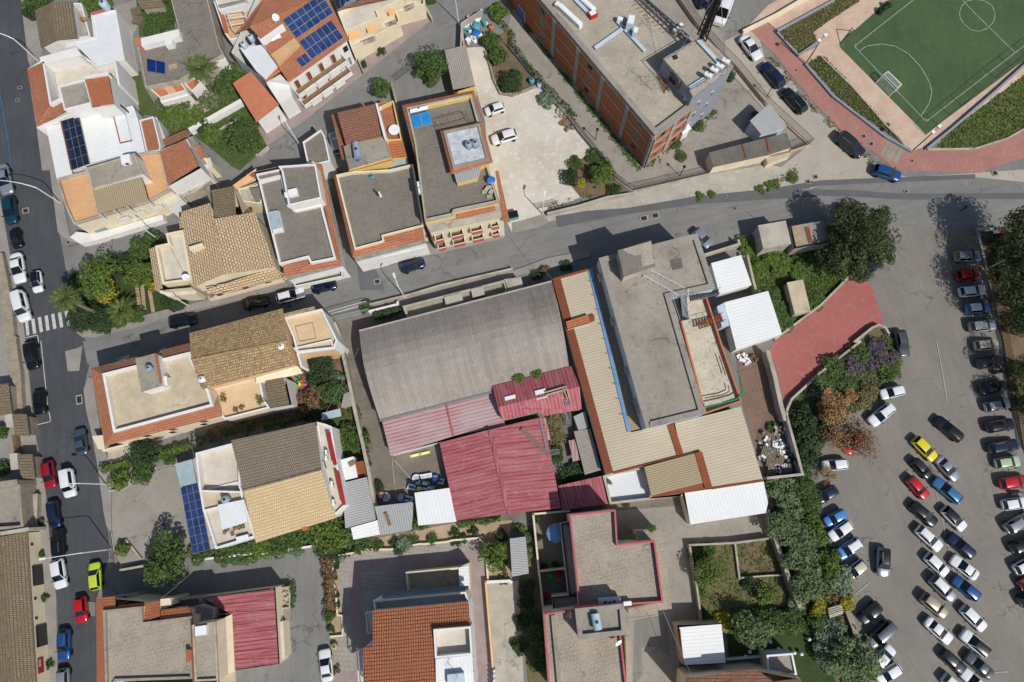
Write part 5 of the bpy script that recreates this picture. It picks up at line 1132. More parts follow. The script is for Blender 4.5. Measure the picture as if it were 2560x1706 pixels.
# narrow sheds between
r = bld('22:700,950','narrow_shed','narrow sheds with grey ribbed roofs squeezed beside the beige hall','shed')
plane(r,'22:565,690@1.85 670,640@1.85 705,790@1.72 610,820@1.72','metal_grey',.05,ax=R(14)); plane(r,'22:568,825@1.78 720,800@1.78 820,1180@1.72 670,1225@1.72','fibre_light',.05,ax=R(104))
under(r,'22:568,700@1.72 670,645@1.72 820,1180@1.65 670,1225@1.65','plaster_old',0,.1,.1)
plane(r,'22:520,910@1.45 580,900@1.45 620,1090@1.39 560,1105@1.39','metal_red_faded',.05,'red_sheet')
# ---- beige metal hall ----
r = bld('22:1000,700','beige_hall','large hall with beige ribbed metal roofs and rust brown edges','hall')
N1,N2 = P('21:375,1000 800,880',5.4)
plane(r,'21:445,985@3.63 700,905@3.63 22:1090,835@3.63 1450,755@3.63 1560,1055@3.43 930,1205@3.43','metal_beige',.1,ax=R(104))
plane(r,'21:372,1000@3.56 445,985@3.63 22:930,1205@3.43 860,1225@3.43','metal_rust',.1,'rust_edge',ax=R(104))
plane(r,'21:372,990@3.70 690,900@3.70 700,918@3.70 380,1010@3.70','rust_plain',.1,'ridge_flashing')
plane(r,'21:735,890@3.37 800,870@3.37 22:1230,790@3.37 1085,830@3.37','metal_tan',.1,'side_roof',ax=R(104))
plane(r,'22:1495,750@3.70 2100,600@3.70 2305,1275@3.37 1830,1345@3.37 1710,1015@3.50 1560,1050@3.50','metal_beige',.1,ax=R(104))
plane(r,'22:1215,1150@3.89 1700,1020@3.89 1775,1295@3.70 1280,1420@3.70','metal_tan',.1,'raised_roof',ax=R(104))
under(r,'22:1215,1150@3.89 1700,1020@3.89 1820,1345@3.56 1280,1420@3.70','plaster_old',0,.1,.05)
for s,w in (('22:1455,765@3.74 1550,1055@3.56',.9),('22:1710,1015@3.96 1805,1345@3.76',1.0)): a,c = P(s); b = MB(); b.bar(a,c,w,.1); b.build('rust_flashing',g_('rust_plain'),r)
for s in ('22:930,1208@3.50 1720,1012@3.70','22:1830,1350@3.43 2300,1278@3.43','22:1285,1420@3.63 1560,1385@3.50'): a,c = P(s); b = MB(); b.bar(a,c,.28,.12); b.build('edge_flashing',g_('rust_plain'),r)
plane(r,'22:1285,1420@3.60 1775,1298@3.60 1830,1345@3.50 1600,1385@3.50','rust_plain',.06,'rust_apron')
under(r,'21:372,1000@3.50 445,985@3.56 800,875@3.50 22:1230,790@3.50 1450,755@3.50 2100,600@3.56 2305,1275@3.30 1830,1345@3.30 1560,1055@3.30 860,1225@3.30','bluish_wall',0,.1,.1)
# blue gutter strip
b = MB(); q = P('21:700,915@3.80 735,895@3.80 22:1090,825@3.80 1060,835@3.80'); b.prism(ccw(q),3.3,3.8); b.build('blue_skylight',g_('blue_sheet'),r)
b = MB(); a,c = P('21:735,895@3.81 22:1090,825@3.81')
for k in range(1,11): t = k/11; q = a+(c-a)*t; b.bar(q-Vector((1.0,-.26,0)),q+Vector((.05,0,.02)),.08,.05)
b.build('skylight_joint',g_('galv'),r)
plane(r,'21:495,1385@4.29 700,1320@4.29 715,1390@4.09 510,1450@4.09','tiles_orange',name='tiled_dormer'); under(r,'21:495,1385@4.29 700,1320@4.29 720,1400@4.09 510,1460@4.09','white_wall',3,.14,.05)
b = MB(); q = P('21:705,1335 755,1320 760,1375 715,1390',4.1); b.prism(ccw(q),3.4,4.1); b.build('rust_box',g_('rust_plain'),r)
# white terrace at its foot
r = bld('22:1080,1300','white_yard','white tiled terrace enclosed by walls at the foot of the beige hall','terrace')
block(r,'22:835,1235 930,1205 1215,1150 1285,1420 1560,1400 1565,1418 900,1495',2.6,'cream_wall','roof_white',par=(.9,.3,'concrete_light'))
# white ribbed shed to the right
r = bld('22:1950,1450','white_ribbed_shed','wide shed with a white ribbed roof at the south end of the beige hall','shed')
plane(r,'22:1585,1390@2.64 2310,1285@2.64 2350,1480@2.57 23:2330,15@2.51 1638,120@2.51','metal_white',.08,ax=R(14)); under(r,'22:1560,1395@2.64 2310,1285@2.64 23:2330,15@2.51 1638,120@2.51','cream_wall',0,.1,.05)
# ---- concrete block building ----
r = bld('21:1200,1200','concrete_block','tall concrete building with an L shaped grey flat roof in the centre','building')
block(r,'21:798,803 1700,575 1865,1075 1460,1165 22:1775,665 1265,790 1230,795',6.9,'bluish_wall','roof_concrete',par=(.35,.75,'concrete'))
block(r,'21:975,735 1275,645 1312,875 1030,968',9.2,'plaster_old','roof_concrete_dark',z0=6.4,wn='stair_wall',rn='stair_roof')
b = MB(); q = P('21:1020,720 1275,650 1305,850 1195,885 1180,770 1130,780 1050,750',9.23); b.prism(ccw(q),9.18,9.24); b.build('screed_patch',g_('roof_concrete_warm'),r)
b = MB(); q = P('21:1450,822 1550,797 1572,890 1475,915',6.58); b.prism(ccw(q),6.5,6.6); b.build('hatch',g_('bitumen'),r)
for s in ('21:1210,960 1545,1145','21:1285,915 1585,1075'):
 a,c = P(s,7.4); b = MB()
 for zz in (0,.4): b.bar(a-Vector((0,0,zz)),c-Vector((0,0,zz)),.05)
 for k in range(7): t = a+(c-a)*k/6; b.bar(t,t-Vector((0,0,.85)),.05)
 b.build('handrail',g_('steel_white'),r)
b = MB()
for s in ('21:810,980','21:925,1385','22:1055,270','22:1140,560','22:1165,625'):
 p = P(s,5.2)[0]; b.box((p.x,p.y),.5,1.1,4.8,5.5,A14)
b.build('window_awning',g_('concrete_light'),r)
# lower sunk terrace east of it
r = bld('22:1850,250','sunk_terrace','stained lower roof with an orange rim beside the tall concrete building','terrace')
block(r,'21:1490,1160 1790,1160 22:1920,0 2110,550 1775,665',3.9,'plaster_old','roof_lichen',par=(.8,.2,'terracotta_trim'))
for s in ('22:1900,130@3.70 1960,310@3.70','22:1985,400@3.70 1995,460@3.70 1930,490@3.70 1770,520@3.70'):
 m = MB(); m.tube(P(s),.08,6); m.thing('roof_pipe',g_('rust_plain'),('rusty pipe along the stained lower roof','bent dark pipe across the stained lower roof')[s[3] == '1' and s[4:6] == '98'],'pipe')
m = MB(); m.tube(P('22:1770,600@4.29 1950,560@4.29 2060,530@4.29 2105,500@4.22 2118,450@4.16 2090,320@3.96 2065,270@3.96'),.1,6); m.thing('green_pipe',g_('green_pipe'),'bright green hose running round the orange rimmed roof','hose')
# stairs
def stair(name,s,n,label,mat='wood',rail='galv',tread=.26):
 a,b_,c,d = P(s); r = thing(name,label,'stairs',(a.x,a.y,0)); m = MB()
 for k in range(n):
  t = (k+.5)/n; m.bar(a+(b_-a)*t,d+(c-d)*t,tread,.07)
 m.build('treads',g_(mat),r)
 for e,f in ((a,b_),(d,c)):
  m = MB(); m.bar(e,f,.06,.14)
  up = Vector((0,0,1)); m.bar(e+up,f+up,.035)
  for k in range(5): t = e+(f-e)*k/4; m.bar(t,t+up,.03)
  m.build('railing',g_(rail),r)
 return r
stair('roof_stair','21:1620,1150@6.34 1900,1085@4.09 1895,1135@4.09 1635,1200@6.34',14,'steel stair from the concrete roof towards the white roofed shed','dark_metal')
stair('steel_stair','21:1545,1145@6.73 1565,1330@4.49 1625,1360@4.49 1600,1100@6.73',13,'white railed steel stair descending beside the concrete roof','galv')
stair('bridge_stair','21:1700,1395@4.09 1920,1315@3.30 1945,1380@3.30 1710,1455@4.09',10,'brown timber footbridge over the orange rim to the white shed','rust_plain','dark_metal')
stair('inner_stair','21:1465,1190@5.94 1530,1385@3.96 1625,1365@3.96 1540,1170@5.94',12,'dark stair well cut into the concrete roof corner','dark_metal','galv')
# white sheds east of the concrete building
r = bld('21:2000,950','white_roof_shed','shed with a white ribbed roof, the upper of two beside the concrete building','shed')
plane(r,'21:1828,850@2.77 2105,775@2.77 2200,1050@2.64 1905,1135@2.64','metal_white',.08,ax=R(104)); under(r,'21:1828,850@2.77 2105,775@2.77 2200,1050@2.64 1905,1135@2.64','white_wall',0,.1,.05)
r = bld('21:2200,1400','white_roof_store','larger shed with a white ribbed roof, the lower of two beside the concrete building','shed')
plane(r,'21:1948,1210@3.04 2350,1105@3.04 31:0,1100@3.04 130,1500@2.90 22:2060,75@2.90','metal_white',.08,ax=R(104)); under(r,'21:1948,1210@3.04 2350,1105@3.04 31:0,1100@3.04 130,1500@2.90 22:2060,75@2.90','white_wall',0,.1,.05)
block(r,'21:1885,1250 1950,1215 1990,1420 1930,1430',3.2,'bluish_wall','bluish_wall')
wallrun('lot_wall','21:2165,780 2215,1000 2260,1170',1.8,.25,'plaster_old','plaster wall between the white sheds and the rank green lot',cap='concrete_light')
# ---- box huts by the big tree ----
r = bld('31:0,600','concrete_hut','square concrete hut with a pale stained roof beside the big tree','hut')
block(r,'21:2262,505 31:160,462 210,668 0,705 21:2310,712',3.4,'plaster_old','concrete_light')
r = bld('31:370,580','sheet_roof_hut','hut with a rust striped sheet roof under the big tree','hut')
plane(r,'31:210,510@3.2 520,455@3.2 560,650@3.1 255,705@3.1','concrete',.1); under(r,'31:205,505@3.2 530,450@3.2 565,655@3.1 245,715@3.1','plaster_old',0,.1,.0)
plane(r,'31:335,520@3.26 375,513@3.26 412,660@3.2 375,668@3.2','rust_plain',.04,'rust_sheet'); plane(r,'31:212,512@3.26 285,498@3.26 330,680@3.2 258,700@3.2','sand_soil',.04,'brown_sheet')
b = MB();
for s in ('31:212,510@3.3 255,705@3.3','31:255,705@3.3 560,650@3.3'): a,c = P(s); b.bar(a,c,.12,.1)
b.build('roof_edge',g_('dark_metal'),r)
r = bld('31:270,1150','stone_hut','low pale concrete water tank in the rank green lot','hut')
block(r,'31:178,1030 318,1003 388,1290 250,1318',2.0,'plaster_old','roof_beige')
# ---- walls by the red court ----
wallrun('court_wall','31:740,975 690,1030 480,1240 390,1305 70,1545',.7,.3,'plaster_old','low wall between the rank lot and the red asphalt')
wallrun('verge_wall','31:1110,1490 1080,1440 1020,1415 960,1440 800,1568 32:850,0 480,290 220,530 180,620 175,690',.9,.3,'plaster_old','low curved wall round the shrub slope above the red asphalt')
wallrun('slab_yard_wall','32:0,95 60,300 120,580 160,715',2.2,.45,'plaster_old','tall wall between the slab yard and the red asphalt',cap='concrete_light')
wallrun('boundary_wall','32:175,690 250,960 320,1220 0,1255',2.2,.35,'plaster_old','old boundary wall round the junk corner')
wallrun('plot_wall','32:0,1560 33:60,220 150,480 220,700 295,870',1.8,.4,'stone_wall','long grey wall of the garden plots',cap='concrete_light')
# junk corner
r_ = thing('scrap_heap','heap of white and grey scrap by the boundary wall','rubbish heap',P('32:100,940')[0]); b = MB(); cols = ['plastic_white','plastic_white','concrete_light','tank_grey','bark_grey','steel_white']
for k in range(150):
 q = P('32:%d,%d' % (random.gauss(60,70),random.gauss(1000,90)))[0]; b.cm = random.randrange(6); w = random.uniform(.15,.7); b.box((q.x,q.y),w,random.uniform(.12,.5),.05,random.uniform(.2,.9),random.random()*3)
b.build('scrap',[g_(c) for c in cols],r_)
for i,(s,a) in enumerate((('32:60,1025',80),('32:25,1110',75),('32:100,1085',60),('32:175,1165',86),('32:35,1195',82),('22:2330,1010',70))):
 p = P(s,.6)[0]; r_ = thing('pallet_stack',('tall narrow pallet stack nearest the scrap heap','pallet stack at the left edge of the junk corner','tumbled pallet stack in the middle of the junk corner','broad pallet stack beside the round cap','lowest pallet stack against the bottom wall','pallet stack beside the beige roof edge')[i],'pallets',(p.x,p.y,0),'pallet stacks in the junk corner'); b = MB()
 for k in range(4):
  z = k*.22; ca = Vector((math.cos(R(a)),math.sin(R(a)),0)); cb = Vector((-ca.y,ca.x,0))
  for j in range(5): o = Vector((p.x,p.y,z+.16))+cb*(j-2)*.26; b.bar(o-ca*.65,o+ca*.65,.16,.04)
  for j in (-1,0,1): o = Vector((p.x,p.y,z+.07))+ca*j*.58; b.bar(o-cb*.6,o+cb*.6,.1,.12)
 b.build('pallets',g_('bark_grey'),r_)
tank('32:250,1115',.0,.55,1.6,'white cistern on a square base in the corner of the boundary wall','tank_grey')
m = MB(); p = P('32:20,890',.3)[0]; m.lathe((p.x,p.y),[(1.9,.05),(1.3,.25),(.7,.45),(.02,.5)],9); m.thing('sand_heap',g_('red_slab'),'heap of brown sand beside the scrap','sand heap')
for i,s in enumerate(('22:2110,150','22:2145,190','22:2215,155')):
 p = P(s)[0]; m = MB()
 for k in range(12): m.box((p.x+random.uniform(-.6,.6),p.y+random.uniform(-.5,.5)),random.uniform(.2,.6),.3,.02,random.uniform(.2,.6),random.random()*3)
 m.thing('rubbish_pile',g_(('plastic_white','steel_white','bark')[i]),('white rubbish scattered on the slab yard','white board lying beside the rubbish on the slab yard','heap of twigs on the slab yard')[i],'rubbish')
# ================= orange brick building =================
r = bld('20:900,500','brick_building','long three storey building of orange brick between concrete pillars','building')
ZB = 9.6
ring_ = P('20:1310,1235 1665,970 1590,920 1390,1030 1320,1130 1320,1130',ZB)
b0,b1 = P('20:1210,1475',0)[0],P('20:128,-10',0)[0]
c0,c1 = P('20:1312,1238 215,-60',ZB)         # west edge of the roof
e0 = P('20:1668,970',ZB)[0]
far = P('20:1640,330 1230,-200 700,-700 -200,-700',ZB)
roofp = ccw([c0,e0,P('20:1600,880',ZB)[0],P('20:2000,640',ZB)[0],P('20:1640,330',ZB)[0],P('20:1250,-60',ZB)[0],P('20:960,-400',ZB)[0],P('20:-60,-400',ZB)[0],c1])
block(r,roofp,ZB,'brick_wall','roof_concrete_warm',par=(.5,.75,'concrete'))
# facade
for (A,B,n,ins,wins) in ((c0,c1,7,'w',None),):
 u,nn,L = onwall(A,B); A0 = Vector((A.x,A.y,0))
 bay = Vector((P('20:1312,1238',ZB)[0]-P('20:1065,965',ZB)[0])).length
 k = 0
 while k*bay < L+1:
  q = A0+u*(k*bay); m = MB(); w = .38 if k else .5; m.prism(ccw([q-u*w,q+u*w,q+u*w+nn*.16,q-u*w+nn*.16]),0,ZB-.75); m.build('pillar',g_('frame_concrete'),r); k += 1
 for zz in (.0,3.05,6.1,8.6):
  m = MB(); q0 = A0; q1 = A0+u*L; m.prism(ccw([q0,q1,q1+nn*.1,q0+nn*.1]),zz,zz+.3,True); m.build('beam',g_('frame_concrete'),r)
 for bi in (0,2,4,5,6):
  for zz in (1.3,4.3,7.2):
   x = (bi+.5)*bay;
   if bi == 5 and zz < 2: continue
   window(r,A,B,(x-.6)/L,(x+.6)/L,zz,zz+1.2,'window','frame_concrete','glass_dark',.06)
 window(r,A,B,(5*bay+1.6)/L,(5*bay+3.4)/L,.1,2.7,'door','white_wall','plastic_blue',.1)
A,B = c0,e0; u,nn,L = onwall(A,B); A0 = Vector((A.x,A.y,0))
for x in (0.0,L*.55,L): q = A0+u*x; m = MB(); m.prism(ccw([q-u*.35,q+u*.35,q+u*.35+nn*.16,q-u*.35+nn*.16]),0,ZB-.75); m.build('pillar',g_('frame_concrete'),r)
for zz in (.0,3.05,6.1,8.6): m = MB(); m.prism(ccw([A0,A0+u*L,A0+u*L+nn*.1,A0+nn*.1]),zz,zz+.3,True); m.build('beam',g_('frame_concrete'),r)
for zz in (1.3,4.3,7.2):
 for x in (.27,.78): window(r,A,B,x-.07,x+.07,zz,zz+1.2,'window','frame_concrete','glass_dark',.06)
q = P('20:1330,1330',1.5)[0]
dish('20:1370,1330',.5,.6,'white satellite dish at the foot of the brick building',-60)
# grey stair tower wing
g = P('20:1625,870 1960,640',9.6)
block(r,'20:1388,540 1705,355 1760,330 2030,610 1660,880 1625,810',12.4,'grey_wall','roof_concrete_warm',z0=0,wn='tower_wall',rn='tower_roof')
b = MB(); q = P('20:1470,520 1510,505 1525,535 1490,550',12.5); b.prism(ccw(q),12.3,12.6); b.build('hatch',g_('dark_metal'),r)
a,c = P('20:1660,880 2030,610',12.4)
for z0 in (1.5,4.5,7.5):
 for t in (.28,.62): window(r,a,c,t,t+.08,z0,z0+1.1,'window','white_wall','glass_dark',.06)
a2,c2 = P('20:1388,540 1625,810',12.4); window(r,a2,c2,.35,.75,9.9,11.8,'door','dark_metal','glass_dark',.06)
b = MB()
for s in ('20:1388,540 1625,810','20:1625,810 1640,800','20:1640,815 2020,590','20:1388,540 1720,345'):
 a,c = P(s,13.3); n = max(2,int((c-a).length/1.2))
 for zz in (0,.4): b.bar(a-Vector((0,0,zz)),c-Vector((0,0,zz)),.06)
 for k in range(n+1): q = a+(c-a)*k/n; b.bar(q,q-Vector((0,0,.9)),.05)
b.build('roof_railing',g_('galv'),r)
b = MB(); q = P('20:1620,810 1640,790 1600,930 1570,915',10.2); b.bar(P('20:1640,810',11)[0],P('20:1585,920',9.9)[0],.45); b.build('cable_duct',g_('bluish_wall'),r)
for s,z in (('20:1700,365 1900,580',12.7),('20:1630,810 1880,650',12.7)): a,c = P(s,z); b = MB(); b.bar(a,c,.5,.25); b.build('cable_tray',g_('bluish_wall'),r)
r_ = thing('lattice_mast','black lattice telecom mast rising from the stair tower roof','mast',P('20:1740,350',12.4)[0])
p0 = P('20:1740,350',12.4)[0]; b = MB(); top = 30.0
for k in range(4):
 o = Vector(((-.55,.55,.55,-.55)[k],(-.55,-.55,.55,.55)[k],0)); b.bar(p0+o,Vector((p0.x,p0.y,top))+o*.5,.16)
 for j in range(16):
  z = 12.6+j*1.1; f = 1-.5*(z-12.4)/(top-12.4); f2 = 1-.5*(z+1.1-12.4)/(top-12.4); o2 = Vector(((-.55,.55,.55,-.55)[(k+1) % 4],(-.55,-.55,.55,.55)[(k+1) % 4],0))
  b.bar(Vector((p0.x,p0.y,z))+o*f,Vector((p0.x,p0.y,z+1.1))+o2*f2,.09)
b.build('lattice',g_('black'),r_); b = MB(); b.tube([p0,Vector((p0.x,p0.y,top))],.22,8); b.build('cable_bundle',g_('black'),r_)
b = MB()
for s in ('20:1500,520','20:1960,560','20:1720,345'): b.bar(P(s,12.5)[0],Vector((p0.x,p0.y,22)),.05)
b.build('guy_wire',g_('galv'),r_)
for i,s in enumerate(('20:1805,690','20:1860,640','20:1910,605','20:1965,560')):
 p = P(s,13.6)[0]; r_ = thing('radio_antenna','white radio antenna drum on the tower railing','antenna',(p.x,p.y,12.4),'antenna drums on the tower railing'); b = MB(); b.tube([(p.x,p.y,12.4),(p.x,p.y,14.2)],.06,6); b.build('pole',g_('galv'),r_)
 b = MB(); b.tube([p-Vector((.45,-.3,0)),p+Vector((.45,-.3,0))],.34,10); b.build('drum',g_('plastic_white'),r_)
for i,(s,w,d,h,mt,l,a) in enumerate((('20:535,150',4.6,.7,.9,'plastic_white','long white unit on the brick building roof, lower of two',-48),('20:685,40',3.4,.7,.9,'plastic_white','long white unit on the brick building roof, upper of two',-48),('20:740,130',1.2,1.0,.8,'plastic_red','red and white machine on the brick building roof',30),('20:1080,240',1.0,1.6,2.0,'bluish_wall','tall pale blue cabinet on the brick building roof',-14),('20:1125,320',.7,1.0,1.6,'bluish_wall','smaller pale blue cabinet beside the tall one',-14),('20:990,190',.8,.6,1.0,'plastic_white','little white unit beside the blue cabinets',-14),('20:430,50',1.2,.8,.7,'roof_cream','dirty cream unit near the roof edge of the brick building',-40),('20:1510,285',1.1,.8,.9,'concrete_light','weathered unit at the dark edge of the brick roof',30),('20:1545,245',.8,.7,.9,'galv','silver vent at the dark edge of the brick roof',30))):
 p = P(s,9.6)[0]; r_ = thing('roof_unit',l,'roof unit',(p.x,p.y,9.1)); b = MB(); b.box((p.x,p.y),w,d,9.1,9.1+h,R(a)); b.build('casing',g_(mt),r_)
 b = MB(); b.box((p.x,p.y),w*.8,d*.7,9.1+h,9.1+h+.06,R(a)); b.build('lid',g_('plastic_white'),r_)
for s,l in (('20:760,445@9.4 1020,260@9.4','pale blue cable duct crossing the brick roof'),('20:970,200@9.4 1220,470@9.4','cable duct with cabinets along the brick roof'),('20:580,0@9.4 730,150@9.4','pale cable duct at the top of the brick roof')):
 a,c = P(s); m = MB(); m.bar(a,c,.5,.3); m.thing('cable_duct',g_('bluish_wall'),l,'duct')
for i in range(9):
 q = P('20:%d,%d' % (1130+i*34,45+i*31),9.15)[0]; d = Vector((.9,.3,0)); m = MB(); m.tube([q-d*.5,q+d*.6,q+d*.8+Vector((0,-.4,0))],.05,6); m.thing('pipe_stub',g_('rust_plain'),'bent pipe lying on the brick building roof','pipe','pipe stubs in a row on the brick roof')
stair('tower_ladder','20:1330,690@9.2 1400,860@9.2 1440,800@9.2 1370,720@9.2',6,'rusty steel frame on the roof below the stair tower','rust_plain','galv')
stair('access_ladder','20:1490,820@9.3 1520,700@12.3 1545,740@12.3 1510,830@9.3',10,'steel ladder up the side of the stair tower','galv','galv')
# ---- buildings right of it ----
r = bld('20:1590,1190','door_canopy','small lean-to with a pale ribbed roof against the grey tower','lean-to')
plane(r,'20:1545,1195@2.8 1620,1135@2.8 1645,1180@2.5 1570,1235@2.5','metal_white',.05,ax=R(30)); under(r,'20:1545,1195@2.8 1620,1135@2.8 1645,1180@2.5 1570,1235@2.5','white_wall',0,.05,.1)
r = bld('20:2300,1120','fence_shed','shed with a pale grey ribbed roof inside the fence corner','shed')
plane(r,'20:2185,1110@3.2 2350,960@3.2 30:30,970@3.2 175,1165@3.0 0,1215@3.0 20:2290,1235@3.0','metal_grey',.08,ax=R(36)); under(r,'20:2185,1110@3.2 2350,960@3.2 30:30,970@3.2 175,1165@3.0 0,1215@3.0 20:2290,1235@3.0','bluish_wall',0,.08,.15)
r = bld('20:2100,1400','bitumen_garages','row of low garages with a stained black bitumen roof','garages')
block(r,'20:1812,1405 2350,1265 30:170,1225 215,1350 20:2350,1420 1850,1530',2.8,'cream_wall','bitumen',ax=A14)
for s in ('20:2115,1325 2150,1450','30:-15,1270 10,1395'): a,c = P(s,2.86); b = MB(); b.bar(a,c,.22,.1); b.build('roof_strip',g_('rust_plain'),r)
block(r,'20:2330,1440 30:180,1380 210,1420 0,1500',1.6,'cream_wall','roof_beige')
# ================= south centre and right =================
r = bld('13:1500,1200','villa','villa with a dark jointed orange tiled roof and pale terraces at the bottom centre')
ze = 8.6
tri = [P('13:1075,910',8.3)[0],P('13:1950,830',8.3)[0],P('13:1500,1700',10.4)[0]]
plane(r,PP('13:1072,910 1950,828 1965,1060 1625,1085 1650,1720 985,1720 985,1245 1072,1235',tri),'tiles_villa')
under(r,PP('13:1072,910 1950,828 2000,1720 985,1720 985,1245 1072,1235',tri,-.9),'white_wall',0,.1,.1)
block(r,'13:1630,1085 1968,1058 1985,1315 1645,1348',9.6,'white_wall','roof_cream',z0=6,par=(1.2,.2,'white_wall'),wn='loggia_wall',rn='loggia_floor')
plane(r,'13:1648,1355@9.6 1985,1318@9.6 1998,1568@9.4 2000,1720@9.3 1655,1720@9.3','metal_white',.06,'white_roof',ax=R(4))
b = MB(); q = P('13:1755,1500 1905,1485 1912,1600 1760,1610',10.3); b.prism(ccw(q),9.3,10.3); b.build('roof_box',g_('bluish_wall'),r)
block(r,'13:1075,820 1925,740 1955,840 1090,915',6.0,'white_wall','roof_cream',par=(.9,.2,'white_wall'))
b = MB()
for k,(y0,y1,z) in enumerate(((775,715,5.0),(795,735,5.4),(755,700,4.6))):
 a,c = P('13:1160,%d 1955,%d' % (y0,y1),z); b.bar(a,c,.5,.12)
b.build('awning_slats',g_('galv'),r)
block(r,'13:1375,560 1860,515 1950,480 1965,715 1395,765',3.0,'cream_wall','roof_beige',par=(1.6,.22,'cream_wall'))
plane(r,'13:1860,515@3.1 1950,495@3.1 1960,700@3.1 1870,705@3.1','metal_white',.06,'white_canopy',ax=R(84))
for s,z in (('13:1010,930 1075,918 1080,1115 1025,1118',5.2),('13:925,1275 975,1270 985,1560 945,1580',5.2)):
 p = ccw(P(s,z)); b = MB(); b.prism(p,z-1.2,z-1.0,True); b.build('balcony',g_('roof_cream'),r); b = MB()
 for i in range(4): b.bar(p[i],p[(i+1) % 4],.12); b.bar(p[i],(p[i].x,p[i].y,z-1.1),.1)
 b.build('balcony_railing',g_('rail_white'),r)
a,c = P('13:1955,840 2000,1720',8.2)
for t in (.45,.6,.75): window(r,a,c,t,t+.02,6.3,6.9,'window','white_wall','glass_dark')
antenna('13:1845,1510',10.3,1.6,'white aerial on the boxy roof hatch of the villa',70,5,1.0)
railfence('villa_gate','13:2190,1440 2190,1700',1.6,'white slatted gate beside the villa',mat='rail_white',step=.5,bar=.25)
b = MB(); p = P('13:730,1230',.6)[0];
tank('13:730,1230',0,.45,.8,'round stone pot at the gate of the tiled villa yard','sand_soil',name='stone_pot')
wallrun('garden_wall','13:705,430 700,660 730,700 745,950 790,960 795,1140 685,1150',.5,.22,'cream_wall','low cream wall with square planters round the villa yard')
wallrun('terrace_wall','13:760,405 960,370 1015,350 1230,350 1500,300 1550,300 1750,280 1810,265 2040,245 2105,300 2130,640',.6,.25,'cream_wall','low cream wall of the sandy planted bed')
wallrun('drive_wall','13:2105,650 2325,640 2345,650',.9,.3,'cream_wall','cream wall with a white cap above the concrete drive',cap='white_wall')
wallrun('drive_wall','13:2110,660 2175,1440',1.2,.28,'peach_wall','long peach wall between villa and concrete drive')
r = bld('23:80,400','white_carport','carport with a white ribbed roof beside the overgrown strip','carport')
plane(r,'13:2330,250@2.8 23:125,232@2.8 155,570@2.6 0,600@2.6','metal_grey',.06,ax=R(86)); under(r,'13:2330,250@2.8 23:125,232@2.8 155,570@2.6 0,600@2.6','white_wall',0,.06,.1)
# ---- pink trimmed house ----
r = bld('23:900,600','pink_trim_house','large house with speckled flat roofs and pink parapets')
block(r,'23:528,30 950,-15 970,300 1312,268 1388,835 620,885',7.4,'cream_wall','roof_speckle',par=(.7,.2,'pink_trim'))
block(r,'23:450,115 530,100 620,760 525,775',4.8,'cream_wall','roof_speckle',par=(.3,.2,'dark_metal'))
block(r,'23:1145,180 1375,170 1465,890 1075,940 1070,900 1380,830 1310,270 1160,280',4.6,'cream_wall','roof_speckle')
block(r,'23:288,940 620,895 1000,1130 1065,1720 345,1720',7.4,'cream_wall','roof_speckle',par=(.6,.2,'pink_trim'))
b = MB(); b.bar(*P('23:375,950@7.0 445,1700@7.0'),.5,.6); b.build('roof_curb',g_('roof_concrete'),r)
block(r,'23:578,895 1025,848 1050,1130 612,1175',9.8,'pink_trim','roof_concrete',z0=6.5,par=(.5,.55,'concrete'),wn='stair_wall',rn='stair_roof')
block(r,'23:1045,1145 1085,1170 1110,1720 1060,1720',4.5,'cream_wall','roof_speckle')
block(r,'23:370,790 610,770 620,890 380,910',4.4,'cream_wall','roof_concrete',par=(.4,.15,'dark_metal'))
tank('23:770,1000',9.3,.55,1.2,'blue grey tank lying on the grey stair roof of the pink trimmed house','tank_blue',1,1.9,ang=R(100))
for i,s in enumerate(('23:845,825','23:930,820')): tank(s,6.8,.6,1.2,('left of two blue tanks behind the stair roof','right of two blue tanks behind the stair roof')[i],'tank_blue',1,1.6,ang=R(5))
acunit('23:1055,840',7.0,'pale box unit at the pink parapet corner',6,1.0,.5,.6)
dish('23:965,1190',7.2,.5,'white satellite dish on the lower pink trimmed roof',-50); antenna('23:535,920',7.2,1.8,'white aerial beside the grey stair roof',70,6,1.0); antenna('23:420,915',7.2,1.5,'short aerial at the back of the pink trimmed roof',10,5,.9)
stair('garden_stair','23:985,240@1 1150,260@3 1150,210@3 1000,220@1',8,'curved outdoor stair in the shaded corner of the pink trimmed house','concrete_light','galv')
r_ = thing('parasol','blue grey parasol standing on the patio of the pink trimmed house','parasol',P('23:405,200')[0]); t_ = P('23:405,200',2.3)[0]
b = MB(); b.lathe((t_.x,t_.y),[(1.35,2.0),(.7,2.3),(.05,2.6)],8); b.build('canopy',g_('blue_sheet'),r_); b = MB(); b.tube([(t_.x,t_.y,0),(t_.x,t_.y,2.6)],.04,6); b.build('pole',g_('wood'),r_)
wallrun('patio_wall','23:195,25 525,-5',1.8,.25,'cream_wall','pale wall at the head of the patio'); wallrun('patio_wall','23:195,25 245,520 290,930',1.8,.25,'cream_wall','long pale wall along the overgrown strip'); wallrun('patio_wall','23:255,550 480,525',1.8,.22,'cream_wall','short pale wall dividing the patio')
for s,mt,l in (('23:345,590','plastic_green','green play tent on the patio'),('23:420,570','plastic_red','red play mat on the patio'),('23:300,780','plastic_red','small red toy at the wall of the patio')):
 p = P(s)[0]; m = MB(); m.lathe((p.x,p.y),[(.6,.02),(.4,.35),(.02,.6)],6); m.thing('toy',g_(mt),l,'toy')
